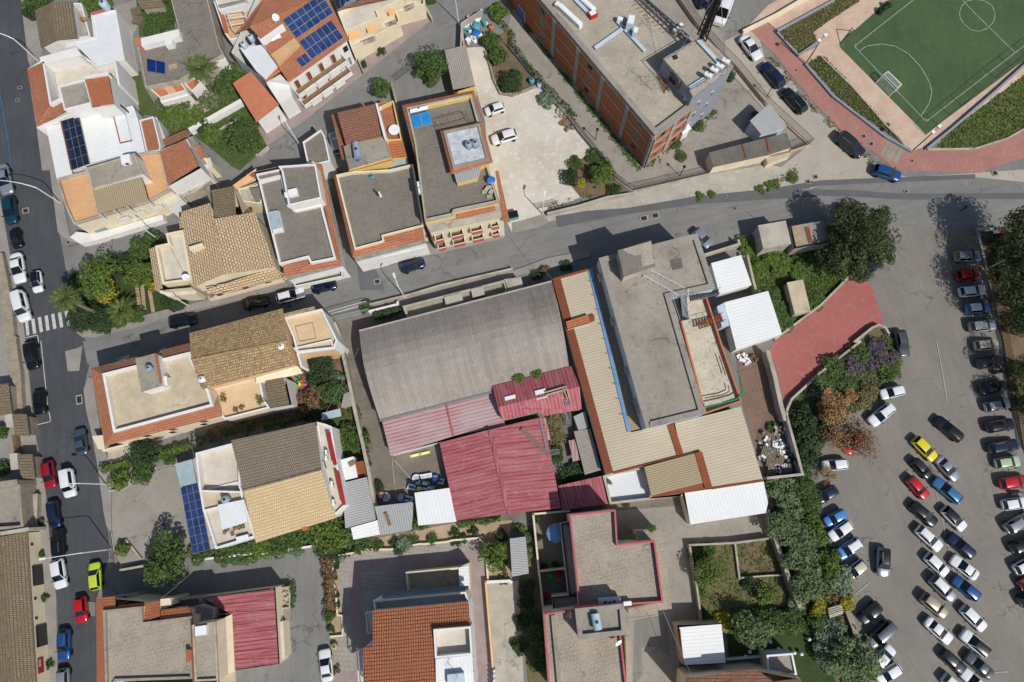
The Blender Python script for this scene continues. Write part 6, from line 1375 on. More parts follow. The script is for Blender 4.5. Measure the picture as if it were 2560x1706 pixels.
# white shed bottom right and villa at the bottom edge
r = bld('23:1750,1220','white_garage','garage with a white ribbed roof beside the dark lawn','garage')
plane(r,'23:1535,1065@3.6 1922,1035@3.6 1962,1388@3.4 1575,1410@3.4','metal_white',.08,ax=R(94)); under(r,'23:1515,1045@3.6 1925,1030@3.6 1965,1390@3.4 1575,1412@3.4','plaster_old',0,.1,.02)
b = MB(); b.bar(*P('23:1540,1080@3.75 1575,1410@3.55'),.12); b.build('gutter',g_('rust_plain'),r)
r = bld('23:2000,1540','tiled_villa','villa with a brown red tiled roof cut by the bottom edge')
plane(r,'23:1600,1535@6 1890,1505@6 1900,1480@6 2240,1450@6 2290,1480@6 33:60,1560@6 230,1540@6 310,1540@6 300,1750@7 23:1600,1750@7','tiles_brown')
under(r,'23:1605,1530@5.9 1890,1500@5.9 2300,1470@5.9 33:310,1540@5.9 300,1750@6.9 23:1600,1750@6.9','cream_wall',0,.1,.1)
block(r,'33:-10,1320 225,1303 265,1500 0,1510',3.2,'white_wall','roof_concrete',par=(.3,.2,'steel_white'))
block(r,'33:0,1500 150,1490 260,1520 300,1545 0,1550',4.2,'peach_wall','roof_tan')
gnd('dark_patio','concrete','23:1590,1420 1970,1390 2350,1340 33:0,1320 0,1540 23:1600,1540','grey paved patio in front of the tiled villa','patio')
for s,mt,l,w in (('23:2130,1440','plastic_red','red garden bench on the grey patio',1.6),('23:2270,1455','galv','grey garden table on the grey patio',1.5),('23:1910,1450','leaf_dark','dark potted plant on the grey patio',.7)):
 p = P(s,.5)[0]; m = MB(); m.box((p.x,p.y),w,.7,.35,.45,.1);
 for dx in (-.4,.4): m.box((p.x+dx*w,p.y),.08,.6,.26,.35,.1)
 m.thing('garden_furniture',g_(mt),l,'furniture')
for i,s in enumerate(('33:360,1165','33:80,1252','33:225,1288','33:290,1298','33:5,1187','23:2168,1280','23:2130,1325')):
 p = P(s)[0]; r_ = thing('globe_lamp','white globe lamp standing in the dark lawn','lamp',(p.x,p.y,.1),'globe lamps in the dark lawn'); m = MB(); m.sm = True
 m.lathe((p.x,p.y),[(.02,.4),(.2,.48),(.26,.66),(.2,.84),(.02,.92)],10); m.build('globe',g_('plastic_white'),r_); m = MB(); m.tube([(p.x,p.y,.1),(p.x,p.y,.45)],.04,6); m.build('post',g_('dark_metal'),r_)
m = MB()
for k in range(4): a,c = P('33:%d,%d@1.2 %d,%d@1.2' % (555,905+k*19,675,870+k*17)); d = Vector((0,0,.1*k)); m.bar(a+d,c+d,.42,.06)
m.thing('board_stack',g_('concrete_light'),'pale boards stacked over the corner of the garden','boards')
wallrun('villa_wall','23:1975,1360 2350,1330',.9,.2,'white_wall','low white wall of the grey patio'); wallrun('dry_wall','33:740,930 790,1060 820,1170',.8,.7,'stone_wall','dry stone wall at the car park edge')
wallrun('plot_kerb','23:1635,330 1700,700 1740,1000',1.2,.25,'plaster_old','concrete wall along the garden plots'); wallrun('plot_wall','23:1630,310 2050,290 2350,250',1.2,.25,'plaster_old','concrete wall above the garden plots'); wallrun('plot_kerb','23:2050,300 2090,620',.5,.25,'plaster_old','low wall between bare beds'); wallrun('plot_kerb','23:2110,610 2350,590 33:140,585',.6,.2,'plaster_old','low wall below the bare brown bed')
# ================= fences, walls, street furniture =================
railfence('green_fence','20:-40,430 420,990 760,1400 830,1490 21:960,90 1110,195',1.6,'long iron fence above the gravel lot along the brick building yard',.35,.25)
railfence('iron_fence','21:1110,195 1400,130 1900,15 31:160,-120',1.6,'iron fence along the street side of the brick building yard',.5,.3)
railfence('yard_fence','20:1480,-60 1720,280 1900,480 2060,640 2340,990 30:370,1340 190,1400',1.8,'iron fence on a sand coloured wall along the parked cars',.5,.35,'pink_concrete')
railfence('street_fence','11:690,1320 1030,1225',1.5,'pale iron fence beside the warehouse yard gate',.2,.2,mat='rail_white',step=.2)
r_ = railfence('sliding_gate','11:705,1370 1050,1290',1.4,'blue white sliding gate of the warehouse yard',mat='tank_blue',step=.14)
railfence('lot_gate','21:235,350 420,305',1.3,'iron gate half open at the gravel lot',mat='iron_fence',step=.14)
railfence('house_gate','10:1275,745 1480,600',1.4,'iron gate between the side street and the round tree',mat='iron_fence',step=.2)
railfence('pitch_fence','30:1445,1240 1780,975 2080,720 2500,400',3.0,'tall green net fence along the football pitch',mat='iron_fence',step=2.6,bar=.06)
railfence('yard_gate','03:1030,200 1075,500',1.5,'iron fence of the concrete yard by the main road',.3,.25,step=.2)
railfence('car_park_fence','31:1990,930 2080,1200 2160,1568 32:2230,420 2310,760 2350,1000',1.4,'old slatted fence along the right side of the car park',.2,.2,mat='wood',step=.22,bar=.08)
wallrun('long_wall','11:720,1400 760,1500 12:770,0 850,350 910,650 980,950 1040,1230 1090,1560',2.2,.35,'plaster_old','long pale wall between the gardens and the warehouse yard',cap='concrete_light')
wallrun('street_wall','21:330,390 620,320 880,240 1110,205',1.0,.3,'concrete_light','concrete wall between the gravel lot and the street')
wallrun('fence_wall','11:1040,1290 1300,1225 1300,1205',1.2,.3,'white_wall','short white wall at the shrubs behind the street')
wallrun('street_kerb_wall','11:1050,1225 1400,1140 1700,1050 2350,900',.8,.3,'plaster_old','long low wall on the south side of the street'); wallrun('hall_wall','21:1770,770 2090,670 2080,640',1.6,.3,'concrete_light','cream wall between the street and the white roofed shed')
wallrun('lane_wall','03:1100,540 1320,500',1.0,.3,'plaster_old','weathered wall at the corner of the lower lane'); wallrun('lane_wall','03:1790,450 1980,425 2170,405 2350,380 13:0,395 550,315',1.0,.3,'white_wall','long white wall under the shrubs of the lower lane')
wallrun('garden_kerb','03:1155,265 1290,430',.4,.25,'concrete_light','concrete kerb round the little corner garden'); wallrun('garden_kerb','02:1225,1190 1190,1290 1130,1360 1000,1370',.4,.25,'concrete_light','curved kerb round the bush at the yard entrance')
wallrun('house_wall','02:950,1000 1190,940',1.6,.3,'cream_wall','cream wall beside the passage on the main road'); wallrun('bed_kerb','10:2105,470 2150,600 2180,720 2240,850 2350,870 20:60,850 210,790',.5,.3,'stone_wall','stone edge of the shrub bed above the gravel lot')
wallrun('white_path_wall','00:1750,1185 2200,930',1.2,.7,'white_wall','white garden wall between two green gardens'); wallrun('street_garden_wall','10:105,1345 20,1420 00:2350,1420',.8,.25,'concrete_light','concrete wall at the foot of the green gardens')
wallrun('side_wall','10:1880,430 1890,210 2070,95',1.8,.25,'concrete_light','wall of the junk corner along the side street'); wallrun('house_side_wall','10:1245,770 1285,930 1300,1100',1.6,.25,'plaster_old','wall beside the little tree on the side street'); wallrun('forecourt_wall','10:905,470 985,660',.9,.15,'concrete_light','thin wall dividing the stamped forecourt'); wallrun('forecourt_wall','10:1545,40 1615,170',.9,.3,'concrete_light','short wall at the end of the stamped forecourt')
wallrun('verge_kerb','30:80,285 605,0',.5,.35,'grey_wall','straight kerb above the grass strip'); wallrun('verge_kerb','30:80,285 280,505 450,390',.5,.3,'grey_wall','angled kerb of the grass strip by the upper floodlight')
wallrun('walk_kerb','30:350,590 600,880 860,1080 1080,1250 1320,1385',.5,.3,'grey_wall','long blue grey kerb beside the brick walk'); wallrun('pitch_kerb','30:490,515 780,800 1060,1120 1290,1370',.3,.2,'concrete_light','pale kerb between the long grass and the pitch surround')
wallrun('meadow_kerb','30:1470,1360 1700,1175 2100,830 2500,470',.6,.35,'grey_wall','grey kerb above the meadow'); wallrun('meadow_wall','30:1450,1370 1900,1365 2200,1270 2450,1130',.3,.25,'concrete_light','curved pale kerb below the meadow')
wallrun('path_wall','20:2130,280 30:80,130 300,0 500,-100',.9,.4,'cream_wall','cream wall between the pink path and the asphalt yard')
wallrun('car_park_kerb','31:1925,535 2010,900',.3,.3,'concrete_light','kerb at the head of the car park'); wallrun('car_park_kerb','31:1930,535 2250,540',.5,.5,'concrete_light','short kerb with the red and white sign')
# goal
r_ = thing('football_goal','white framed football goal with a net on the dark turf','goal',P('30:1185,800')[0]); b = MB()
t1,t2 = P('30:1100,657@2 1225,778@2'); g1,g2 = (Vector((t.x,t.y,0)) for t in (t1,t2)); back = Vector((t2.y-t1.y,-(t2.x-t1.x),0)).normalized()
if back.dot(P('30:1045,738@2')[0]-t1) < 0: back = -back
k1,k2 = t1+back*.9,t2+back*.9; h1,h2 = g1+back*1.4,g2+back*1.4
for a,c in ((g1,t1),(g2,t2),(t1,t2)): b.bar(a,c,.12)
b.build('goal_frame',g_('plastic_white'),r_); b = MB()
for a,c in ((t1,k1),(t2,k2),(k1,k2),(k1,h1),(k2,h2),(h1,h2)): b.bar(a,c,.07)
b.build('back_frame',g_('plastic_white'),r_); b = MB()
for k in range(1,14):
 t = k/14; b.bar(t1+(t2-t1)*t,k1+(k2-k1)*t,.02); b.bar(k1+(k2-k1)*t,h1+(h2-h1)*t,.02)
for k in range(1,5): t = k/5; b.bar(t1+(k1-t1)*t,t2+(k2-t2)*t,.02); b.bar(k1+(h1-k1)*t,k2+(h2-k2)*t,.02)
b.build('net',g_('net_white'),r_)
# pitch gate frames
r_ = thing('leaning_goal','brown steel frame leaning at the pitch corner','frame',P('30:660,400')[0]); b = MB()
for s in ('30:660,405@0 770,255@2.4','30:655,400@0 790,280@0.4','30:770,255@2.4 790,280@0.4'): b.bar(*P(s),.1)
b.build('bars',g_('dark_metal'),r_)
def lamp(s,top,label,cat='street lamp',heads=None,mat='steel_white',name='street_lamp',head='steel_white',sc=1.0):
 "a pole from its foot through picture points that carry their heights; the last is the lamp head"
 p = P(s); f = p[0]; r = thing(name,label,cat,(f.x,f.y,0)); b = MB(); b.tube(p,.09*sc,7,.05*sc); b.build('pole',g_(mat),r)
 for h in (P(heads) if heads else [p[-1]]):
  d = (p[-1]-p[-2]); d.z = 0; d = d.normalized() if d.length > .05 else Vector((1,0,0)); b = MB(); b.bar(h-d*.35,h+d*.4,.32,.14); b.build('lamp_head',g_(head),r)
 return r
def vert(s,h,arm=None):
 f = P(s)[0]; return f,Vector((f.x,f.y,h))
def lamp2(s,h,ax,ay,label,L=1.6,rise=.3,name='street_lamp',double=False,mat='steel_white',curve=False):
 f,t = vert(s,h); r = thing(name,label,'street lamp',(f.x,f.y,0)); d = Vector((ax,ay,0)).normalized(); b = MB()
 pts = [f,f+Vector((0,0,h*.5)),t-Vector((0,0,.3 if not curve else 1.6))]
 if curve: pts += [t-Vector((0,0,1.0))+d*L*.12,t-Vector((0,0,.4))+d*L*.32,t+d*L*.6,t+Vector((0,0,.08))+d*L]
 else: pts += [t+d*.25,t+d*L+Vector((0,0,rise))]
 b.tube(pts,.1,7,.045); b.build('pole',g_(mat),r); e = pts[-1]; b = MB(); b.bar(e-d*.1,e+d*.65,.3,.12); b.build('lamp_head',g_(mat),r); return r
lamp2('11:1370,1170',6.4,-.35,1,'white street lamp on the south side of the central street',1.2); lamp2('10:420,1360',6.2,-.3,.6,'white street lamp on the side street below the forecourt',1.2); lamp2('10:1860,215',6.0,-.6,.5,'white street lamp at the junk corner',1.2)
lamp2('00:350,560',7.2,-1,.12,'curved white street lamp in front of the white house',4.6,curve=True); lamp2('01:560,300',7.2,-1,.1,'curved white street lamp beside the cream corner house',4.6,curve=True)
lamp2('02:980,1310',6.5,-1,-.05,'street lamp with a short arm opposite the white van',1.2); lamp2('03:1030,345',7.2,-1,-.15,'street lamp with a long arm above the white car',4.4)
lamp2('01:1475,645',5.6,-.4,.5,'street lamp on the side street beside the cream terrace',.9); lamp2('01:1740,1245',5.6,-.6,.2,'street lamp before the tan roofed house',.9); lamp2('21:280,400',5.2,.2,.8,'thin street lamp at the gravel lot gate',.8)
lamp2('31:2000,905',6.2,.9,.5,'white street lamp at the right edge of the car park',1.6)
for s,l in (('30:340,595','tall floodlight pole with two white heads at the path corner'),('30:1318,1392','tall floodlight pole with two white heads below the pitch corner')):
 f,t = vert(s,6.6); r_ = thing('floodlight_pole',l,'floodlight',(f.x,f.y,0)); b = MB(); b.tube([f,t],.1,7,.07); b.build('pole',g_('dark_metal'),r_)
 for dx,dy in ((.5,.5),(-.5,-.4)): b = MB(); b.box((t.x+dx,t.y+dy),.55,.4,6.45,6.75,.6); b.build('lamp_head',g_('plastic_white'),r_)
for s,h,l in (('20:765,1285',3,'short black lamp post on the path beside the brick building'),('21:1540,50',3,'short black lamp post at the lower end of the yard'),('20:2335,890',3,'black lamp post at the fence by the parked cars')):
 f,t = vert(s,h); r_ = thing('lamp_post',l,'lamp post',(f.x,f.y,0)); b = MB(); b.tube([f,t],.06,6); b.build('pole',g_('black'),r_); b = MB(); b.box((t.x,t.y),.35,.35,h,h+.3); b.build('lamp_head',g_('black'),r_)
def wire(s,label,rad=.025,sag=.6):
 a,c = P(s); m = MB(); m.tube([a+(c-a)*k/12-Vector((0,0,sag*(1-(2*k/12-1)**2))) for k in range(13)],rad,5); m.thing('cable',g_('galv'),label,'cable')
wire('21:60,585@5 370,1000@4','pale cable slung over the street to the warehouse corner'); wire('03:1480,800@6.5 1980,350@6','cable slung over the lower lane'); wire('12:600,720@5 940,60@5.5','cable slung across the garden and long wall'); wire('23:1390,920@6 1680,1568@6','cable slung past the white garage')
# signs
r_ = thing('road_sign','red and white sign board on the kerb at the car park corner','sign',P('31:2110,590')[0]); p = P('31:2110,560',2.0)[0]; b = MB(); b.tube([(p.x,p.y,0),(p.x,p.y,2.4)],.04,6); b.build('post',g_('galv'),r_); b = MB(); b.box((p.x-.2,p.y),1.0,.5,2.0,2.1,.2); b.build('board',g_('plastic_white'),r_); b = MB(); b.box((p.x+.35,p.y+.1),.35,.7,2.11,2.16,.2); b.build('red_panel',g_('plastic_red'),r_)
r_ = thing('bin','teal rubbish container beside the street at the gravel lot','bin',P('21:10,430')[0]); p = P('21:10,430')[0]; b = MB(); b.box((p.x,p.y),1.5,1.0,.15,1.1,A14); b.build('body',g_('tank_teal'),r_); b = MB(); b.box((p.x,p.y),1.55,1.05,1.1,1.25,A14); b.build('lid',g_('black'),r_)
tank('01:30,970',0,.35,.9,'small dark litter bin on the west pavement','dark_metal',name='litter_bin')
tank('20:180,765',0,.45,1.1,'teal cistern standing by the shrub bed','tank_teal',name='cistern'); tank('20:250,800',0,.4,1.0,'pale grey cistern standing by the fence','tank_blue',name='cistern')
for i,s in enumerate(('20:440,1040','20:490,1110','20:540,1160')):
 p = P(s)[0]; m = MB()
 for k in range(16): m.box((p.x+random.uniform(-.8,.8),p.y+random.uniform(-.8,.8)),random.uniform(.3,.9),random.uniform(.2,.5),0.02,random.uniform(.15,.6),random.uniform(.6,1.1))
 m.thing('timber_pile',g_(('concrete_light','wood','bark_grey')[i]),('pale rubble heap at the fence of the gravel lot','stack of light boards at the fence of the gravel lot','grey stack of planks at the fence of the gravel lot')[i],'pile')
# yard clutter with a lettered shop board
r_ = thing('shop_board','white sign board with dark lettering lying upside down in the yard','sign',P('12:1555,1240')[0]); q = P('12:1492,1225@0.5 1612,1205@0.5 1618,1252@0.5 1498,1272@0.5'); b = MB(); b.prism(ccw(q),.3,.5,True); b.build('board',g_('plastic_white'),r_)
cu = bpy.data.curves.new('lettering','FONT'); cu.body = 'Caffè e Pane'; cu.size = 1.0; cu.align_x = 'CENTER'; cu.align_y = 'CENTER'; cu.extrude = .004
to = bpy.data.objects.new('lettering_curve',cu); S.collection.objects.link(to); bpy.context.view_layer.update(); me = bpy.data.meshes.new_from_object(to.evaluated_get(bpy.context.evaluated_depsgraph_get())); bpy.data.objects.remove(to)
u_ = (q[1]-q[0]); wd = max(v.co.x for v in me.vertices)-min(v.co.x for v in me.vertices); sc_ = u_.length*.88/wd; ang_ = math.atan2(u_.y,u_.x)+math.pi
cc_ = sum(q,Vector())/4; me.transform(Matrix.Translation(Vector((cc_.x,cc_.y,.51))-ORG[r_]) @ Matrix.Rotation(ang_,4,'Z') @ Matrix.Scale(sc_,4)); me.materials.append(g_('black'))
lo = bpy.data.objects.new('lettering',me); S.collection.objects.link(lo); lo.parent = r_
for s,mt,l,kd in (('12:1475,1260','plastic_white','white round board beside the lettered sign board','d'),('12:1490,1290','plastic_blue','blue round drum in the yard','d'),('12:1650,1262','plastic_blue','big blue round sign under the red roof edge','d'),('12:1550,1308','tank_blue','pale blue crate row in the yard','b'),('12:1435,1338','plastic_white','white crate with blue print in the yard','b'),('12:1508,1350','plastic_yellow','yellow crate in the yard','b'),('12:1555,1352','plastic_blue','blue crate in the yard','b'),('12:1598,1345','tank_grey','grey crate at the end of the crate row','b'),('12:1685,1280','plastic_white','white sheet leaning by the blue round sign','b'),
                     ('12:1155,1415','plastic_red','blue and red drum at the foot of the long wall','d'),('12:1192,1428','plastic_white','white tub with pale blue rim at the foot of the long wall','d'),('12:1335,1432','tank_grey','grey drum near the white crates','d'),('12:1400,1445','plastic_white','stack of white crates in front of the pale shed','b'),('12:1460,1045','plastic_yellow','yellow and white sacks along the wall, left pile','b'),('12:1550,1025','plastic_yellow','yellow and white sacks along the wall, right pile','b')):
 p = P(s,.3)[0]; r_ = thing('drum' if kd == 'd' else 'crate',l,'drum' if kd == 'd' else 'crate',(p.x,p.y,0)); b = MB()
 if kd == 'd': b.disc((p.x,p.y),.62,0,.5,14); b.build('body',g_(mt),r_); b = MB(); b.disc((p.x,p.y),.4,.5,.54,12); b.build('lid',g_('tank_blue'),r_)
 else:
  ys = 'sacks' in l; b.box((p.x,p.y),1.3 if not ys else 1.5,.8 if not ys else .4,0,.5 if not ys else .25,R(-12 if not ys else 14)); b.build('body',g_(mt),r_); b = MB(); b.box((p.x,p.y),.8,.3,.5 if not ys else .25,.54 if not ys else .3,R(-12 if not ys else 14)); b.build('label_panel',g_('plastic_white' if mt != 'plastic_white' else 'plastic_blue'),r_)
r_ = thing('toy_heap','orange, green and pink toys on the white patio in the garden','toys',P('12:420,385')[0]); b = MB()
for k,(s,i) in enumerate((('12:375,395',0),('12:395,380',0),('12:425,378',1),('12:452,400',2),('12:410,395',3))): p = P(s)[0]; b.cm = i; b.box((p.x,p.y),.6,.35,.05,.4,k)
b.build('toys',[g_(c) for c in ('plastic_green','plastic_orange','plastic_pink','plastic_yellow')],r_)
# ================= plants =================
RP = random.Random(21)
def rv():
 while True:
  v = Vector((RP.uniform(-1,1),RP.uniform(-1,1),RP.uniform(-1,1)))
  if .05 < v.length < 1: return v.normalized()
def leafface(m,p,n,s):
 u = n.cross(rv())
 if u.length < .05: return
 u.normalize(); v = n.cross(u); a = s*RP.choice((.55,.8,1.0,1.35)); b = a*RP.uniform(.45,.7)
 m.face([p-u*a,p-v*b+n*a*.15,p+u*a,p+v*b])
def crown_mesh(name,n,leaf,lobes,low=-.4,spread=.74,sparse=0.0):
 m = MB(); cs = []
 for k in range(lobes):
  d = rv(); d.z = d.z*.8+.15; cs.append((d*RP.uniform(.25,spread),RP.uniform(.18,.44)))
 cs.append((Vector((0,0,.2)),.5))
 for k in range(n):
  c,r = RP.choice(cs); d = rv(); d.z = abs(d.z) if RP.random() < .6 else d.z; d.normalize()
  rr = r*(RP.uniform(.85,1.08) if RP.random() > sparse else RP.uniform(.2,1.0)); p = c+d*rr
  if p.z < low: continue
  leafface(m,p,(d*.9+rv()*.7).normalized(),leaf)
 return m.mesh(name,[])
TPL = {'s': [crown_mesh('foliage',380,.17,7) for _ in range(3)],'m': [crown_mesh('foliage',1300,.10,14) for _ in range(3)],'l': [crown_mesh('foliage',3400,.058,26) for _ in range(3)],
       'x': [crown_mesh('foliage',9000,.036,60,spread=.72) for _ in range(2)],'bare': [crown_mesh('foliage',1500,.035,24,sparse=1.0) for _ in range(2)]}
def placed(mesh,name,mat):
 o = bpy.data.objects.new(name,mesh); S.collection.objects.link(o)
 if not mesh.materials: mesh.materials.append(g_(mat))
 o.material_slots[0].link = 'OBJECT'; o.material_slots[0].material = g_(mat); return o
NAMES = {}
ADJ = {'leaf_mid': 'green','leaf_bright': 'bright green','leaf_dark': 'dark green','leaf_pine': 'dull dark green','leaf_olive': 'grey green','leaf_yellow': 'yellowish','leaf_dry': 'dry brown','leaf_rust': 'rusty brown','leaf_palm': 'green','leaf_purple': 'purple flowering','leaf_grey': 'silvery grey','leaf_straw': 'straw coloured','leaf_grass': 'green'}
PEND = []
def reg(o,base,pos): PEND.append((o,base,pos))
ORDN = ['first','second','third','fourth','fifth','sixth','seventh','eighth','ninth','tenth','eleventh','twelfth']
def name_all():
 by = {}
 for o,b,p in PEND: by.setdefault(b,[]).append((o,p))
 for b,l in by.items():
  if len(l) == 1: l[0][0]['label'] = b; continue
  ys = max(p.y for o,p in l)-min(p.y for o,p in l); xs = max(p.x for o,p in l)-min(p.x for o,p in l)
  l.sort(key=(lambda t: -t[1].y) if ys > xs else (lambda t: t[1].x)); n = len(l)
  for i,(o,p) in enumerate(l):
   o['label'] = b+', '+(('topmost' if ys > xs else 'leftmost') if i == 0 else ('lowest' if ys > xs else 'rightmost') if i == n-1 else ORDN[i]+(' from the top' if ys > xs else ' from the left'))
   o['group'] = b.split(',')[0]
def bush(s,r,h,mat,place,z0=0.0,kind='bush',tpl=None):
 for tok in s.split():
  p = P(tok,z0+h*.5)[0]; e = P('%s,%s' % (float(tok.split(':')[-1].split(',')[0])+r,tok.split(',')[1]),z0+h*.5)[0]; rm = (e-p).length*1.12
  k = tpl or ('s' if rm < .75 else 'm' if rm < 1.9 else 'l' if rm < 4.2 else 'x')
  o = placed(RP.choice(TPL[k]),'shrub',mat); hz = h*.62; o.location = (p.x,p.y,z0+h*.38); o.scale = (rm*1.25,rm*1.25,hz); o.rotation_euler.z = RP.uniform(0,6.28)
  tag(o,None,'bush'); reg(o,ADJ[mat]+' '+kind+' '+place,p); ORG[o] = p
def tree(s,r,h,mat,place,bark='bark',kind='tree',tpl=None,zr=.42,z0=0.0):
 p = P(s,h*.7)[0]; t = s.split(':')[-1].split(','); e = P('%s,%s' % (float(t[0])+r,t[1]),h*.7)[0]; rm = (e-p).length*1.12
 root = thing('tree',None,'tree',(p.x,p.y,z0)); reg(root,ADJ[mat]+' '+kind+' '+place,p)
 k = tpl or ('m' if rm < 1.9 else 'l' if rm < 4.2 else 'x')
 o = placed(RP.choice(TPL[k]),'crown',mat); o.parent = root; hz = max(h*zr,rm*.7); o.location = (0,0,h-hz*.75); o.scale = (rm*1.25,rm*1.25,hz); o.rotation_euler.z = RP.uniform(0,6.28)
 b = MB(); top = Vector((p.x+.1,p.y,z0+h*.62)); tr = .06+.02*h; b.tube([(p.x,p.y,z0-.05),(p.x+.08,p.y-.05,z0+h*.3),top],tr,8,tr*.6)
 for k in range(7):
  d = rv(); d.z = abs(d.z)+.4; d.normalize(); st = Vector((p.x+.08,p.y,z0+h*RP.uniform(.32,.6))); b.tube([st,st+d*rm*.5,st+d*rm*.85+Vector((0,0,.2))],tr*.45,5,.03)
 b.build('trunk',g_(bark),root); return root,rm,p
def hedge(s,w,h,mat,place,dens=120,leaf=.17,kind='hedge',z0=0.0):
 p = P(s,h*.5+z0); m = MB()
 for i in range(len(p)-1):
  a,b = p[i],p[i+1]; d = b-a; L = d.length; d.normalize(); n = Vector((-d.y,d.x,0))
  for k in range(int(L*w*dens)):
   t = RP.random(); ang = RP.uniform(0,math.pi); wob = 1+.35*math.sin(t*L*2.1+i)+.15*math.sin(t*L*5.3)
   q = a+(b-a)*t+n*math.cos(ang)*w*.5*wob*RP.uniform(.6,1.1); q.z = z0+h*(.25+.75*math.sin(ang)*RP.uniform(.75,1.1))
   leafface(m,q,(Vector((0,0,1))*math.sin(ang)+n*math.cos(ang)+rv()*.7).normalized(),leaf)
 o = m.thing('hedge',g_(mat),None,'hedge'); reg(o,ADJ[mat]+' '+kind+' '+place,(p[0]+p[-1])/2)
def palm(s,r,h,place,mat='leaf_palm',n=44,z0=0.0,pot=False,name='palm_tree'):
 p = P(s,h)[0]; t = s.split(':')[-1].split(','); e = P('%s,%s' % (float(t[0])+r,t[1]),h)[0]; rm = (e-p).length*1.08
 root = thing(name,None,'palm',(p.x,p.y,z0)); reg(root,'fan leaved palm '+place,p); b = MB(); b.tube([(p.x,p.y,z0),(p.x,p.y,h*.5+z0*.5),(p.x,p.y,h-.1)],.28 if rm > 1.2 else .1,9,.22 if rm > 1.2 else .08); b.build('trunk',g_('bark_grey'),root)
 m = MB(); c = Vector((p.x,p.y,h))
 for k in range(n):
  a = k*2.39996+RP.uniform(-.2,.2); el = RP.uniform(-.25,1.0); d = Vector((math.cos(a)*math.cos(el),math.sin(a)*math.cos(el),math.sin(el))); L = rm*RP.uniform(.8,1.05); side = Vector((-math.sin(a),math.cos(a),0)); prev = c
  for j in range(1,8):
   f = j/7; q = c+d*L*f-Vector((0,0,L*.35*f*f)); w = L*.2*math.sin(math.pi*min(1,f*.85+.12))
   if j > 1:
    for sg in (-1,1):
     tip = q+side*sg*w+d*L*.06-Vector((0,0,w*.35)); m.face([prev,prev*.5+q*.5+d*.02,tip]); m.face([prev*.5+q*.5,q,tip+d*L*.07])
   prev = q
 m.build('fronds',g_(mat),root); return root
def tufts(name,s,n,mat,label,cat,size=.2,poly=True,wid=1.0,z0=0.0):
 m = MB();
 for part in s:
  p = P(part)
  if poly:
   x0,x1 = min(v.x for v in p),max(v.x for v in p); y0,y1 = min(v.y for v in p),max(v.y for v in p); k = 0
   while k < n:
    x,y = RP.uniform(x0,x1),RP.uniform(y0,y1); k += 1
    if not inpoly(x,y,p): continue
    blade(m,x,y,size,z0)
  else:
   for i in range(len(p)-1):
    L = (p[i+1]-p[i]).length
    for k in range(int(L*n)):
     t = RP.random(); cl = math.sin(t*L*1.7)+math.sin(t*L*.63+2);
     if cl < RP.uniform(-1.2,1): continue
     q = p[i]+(p[i+1]-p[i])*t; blade(m,q.x+RP.gauss(0,wid*.4),q.y+RP.gauss(0,wid*.4),size,z0)
 return m.thing(name,g_(mat),label,cat,None,'stuff')
def blade(m,x,y,s,z0=0.0):
 for k in range(3):
  a = RP.uniform(0,6.28); l = s*RP.uniform(.6,1.5); u = Vector((math.cos(a),math.sin(a),0)); v = Vector((-u.y,u.x,0)); o = Vector((x,y,z0+.05))
  m.face([o-v*l*.28,o+v*l*.28,o+u*l*.8+Vector((0,0,l*RP.uniform(.3,.9)))])
# top left gardens
bush('00:270,120',65,2.0,'leaf_dark','beside the main road at the old tiled house'); bush('00:340,25',120,2.2,'leaf_mid','behind the old tiled house'); bush('00:880,40',130,2.2,'leaf_bright','above the white L shaped roof')
bush('00:1400,255 00:1500,150 00:1540,30 00:1420,150',95,1.8,'leaf_mid','in the plot enclosed by the flat grey roof')
palm('00:1835,620',150,5.5,'rising over the lichen grey roof')
bush('00:2080,790 00:2150,690',95,2.2,'leaf_mid','beside the orange sheet roof'); bush('00:1930,930',75,2.4,'leaf_olive','in the round stone garden bed'); bush('00:1560,1120 00:1800,1085 00:1640,1060',95,1.8,'leaf_bright','in the upper green garden'); bush('00:1650,950 00:1530,960',75,1.6,'leaf_mid','under the orange tiled terraces')
bush('00:1860,1170',60,1.6,'leaf_dark','beside the white garden wall'); bush('00:1950,1245',85,1.8,'leaf_bright','below the white garden wall'); tree('00:2250,1255',150,3.6,'leaf_mid','in the lower green garden'); bush('00:2080,1330 00:2330,1130',60,1.0,'leaf_mid','at the edge of the lower garden')
bush('00:2170,610',45,1.0,'leaf_grey','with spiky leaves behind the grey roof',kind='agave'); bush('00:2100,960 00:2040,1010',45,1.0,'leaf_bright','above the white garden wall')
b = MB();
for k in range(6): q = P('00:%d,%d' % (2030+k*28,1190-k*17))[0]; b.cm = 0; b.box((q.x,q.y),.5,.4,.08,.14,.5)
b.thing('stepping_stones',g_('concrete_light'),'pale stepping stones across the lower garden','stepping stones')
gnd('stone_bed','concrete_light','00:1640,1000 1680,960 1780,935 1850,930 1870,870 1960,860 1990,920 1960,1000 1880,1040 1740,1050 1660,1060','pale stone bed round the grey green bush','paving')
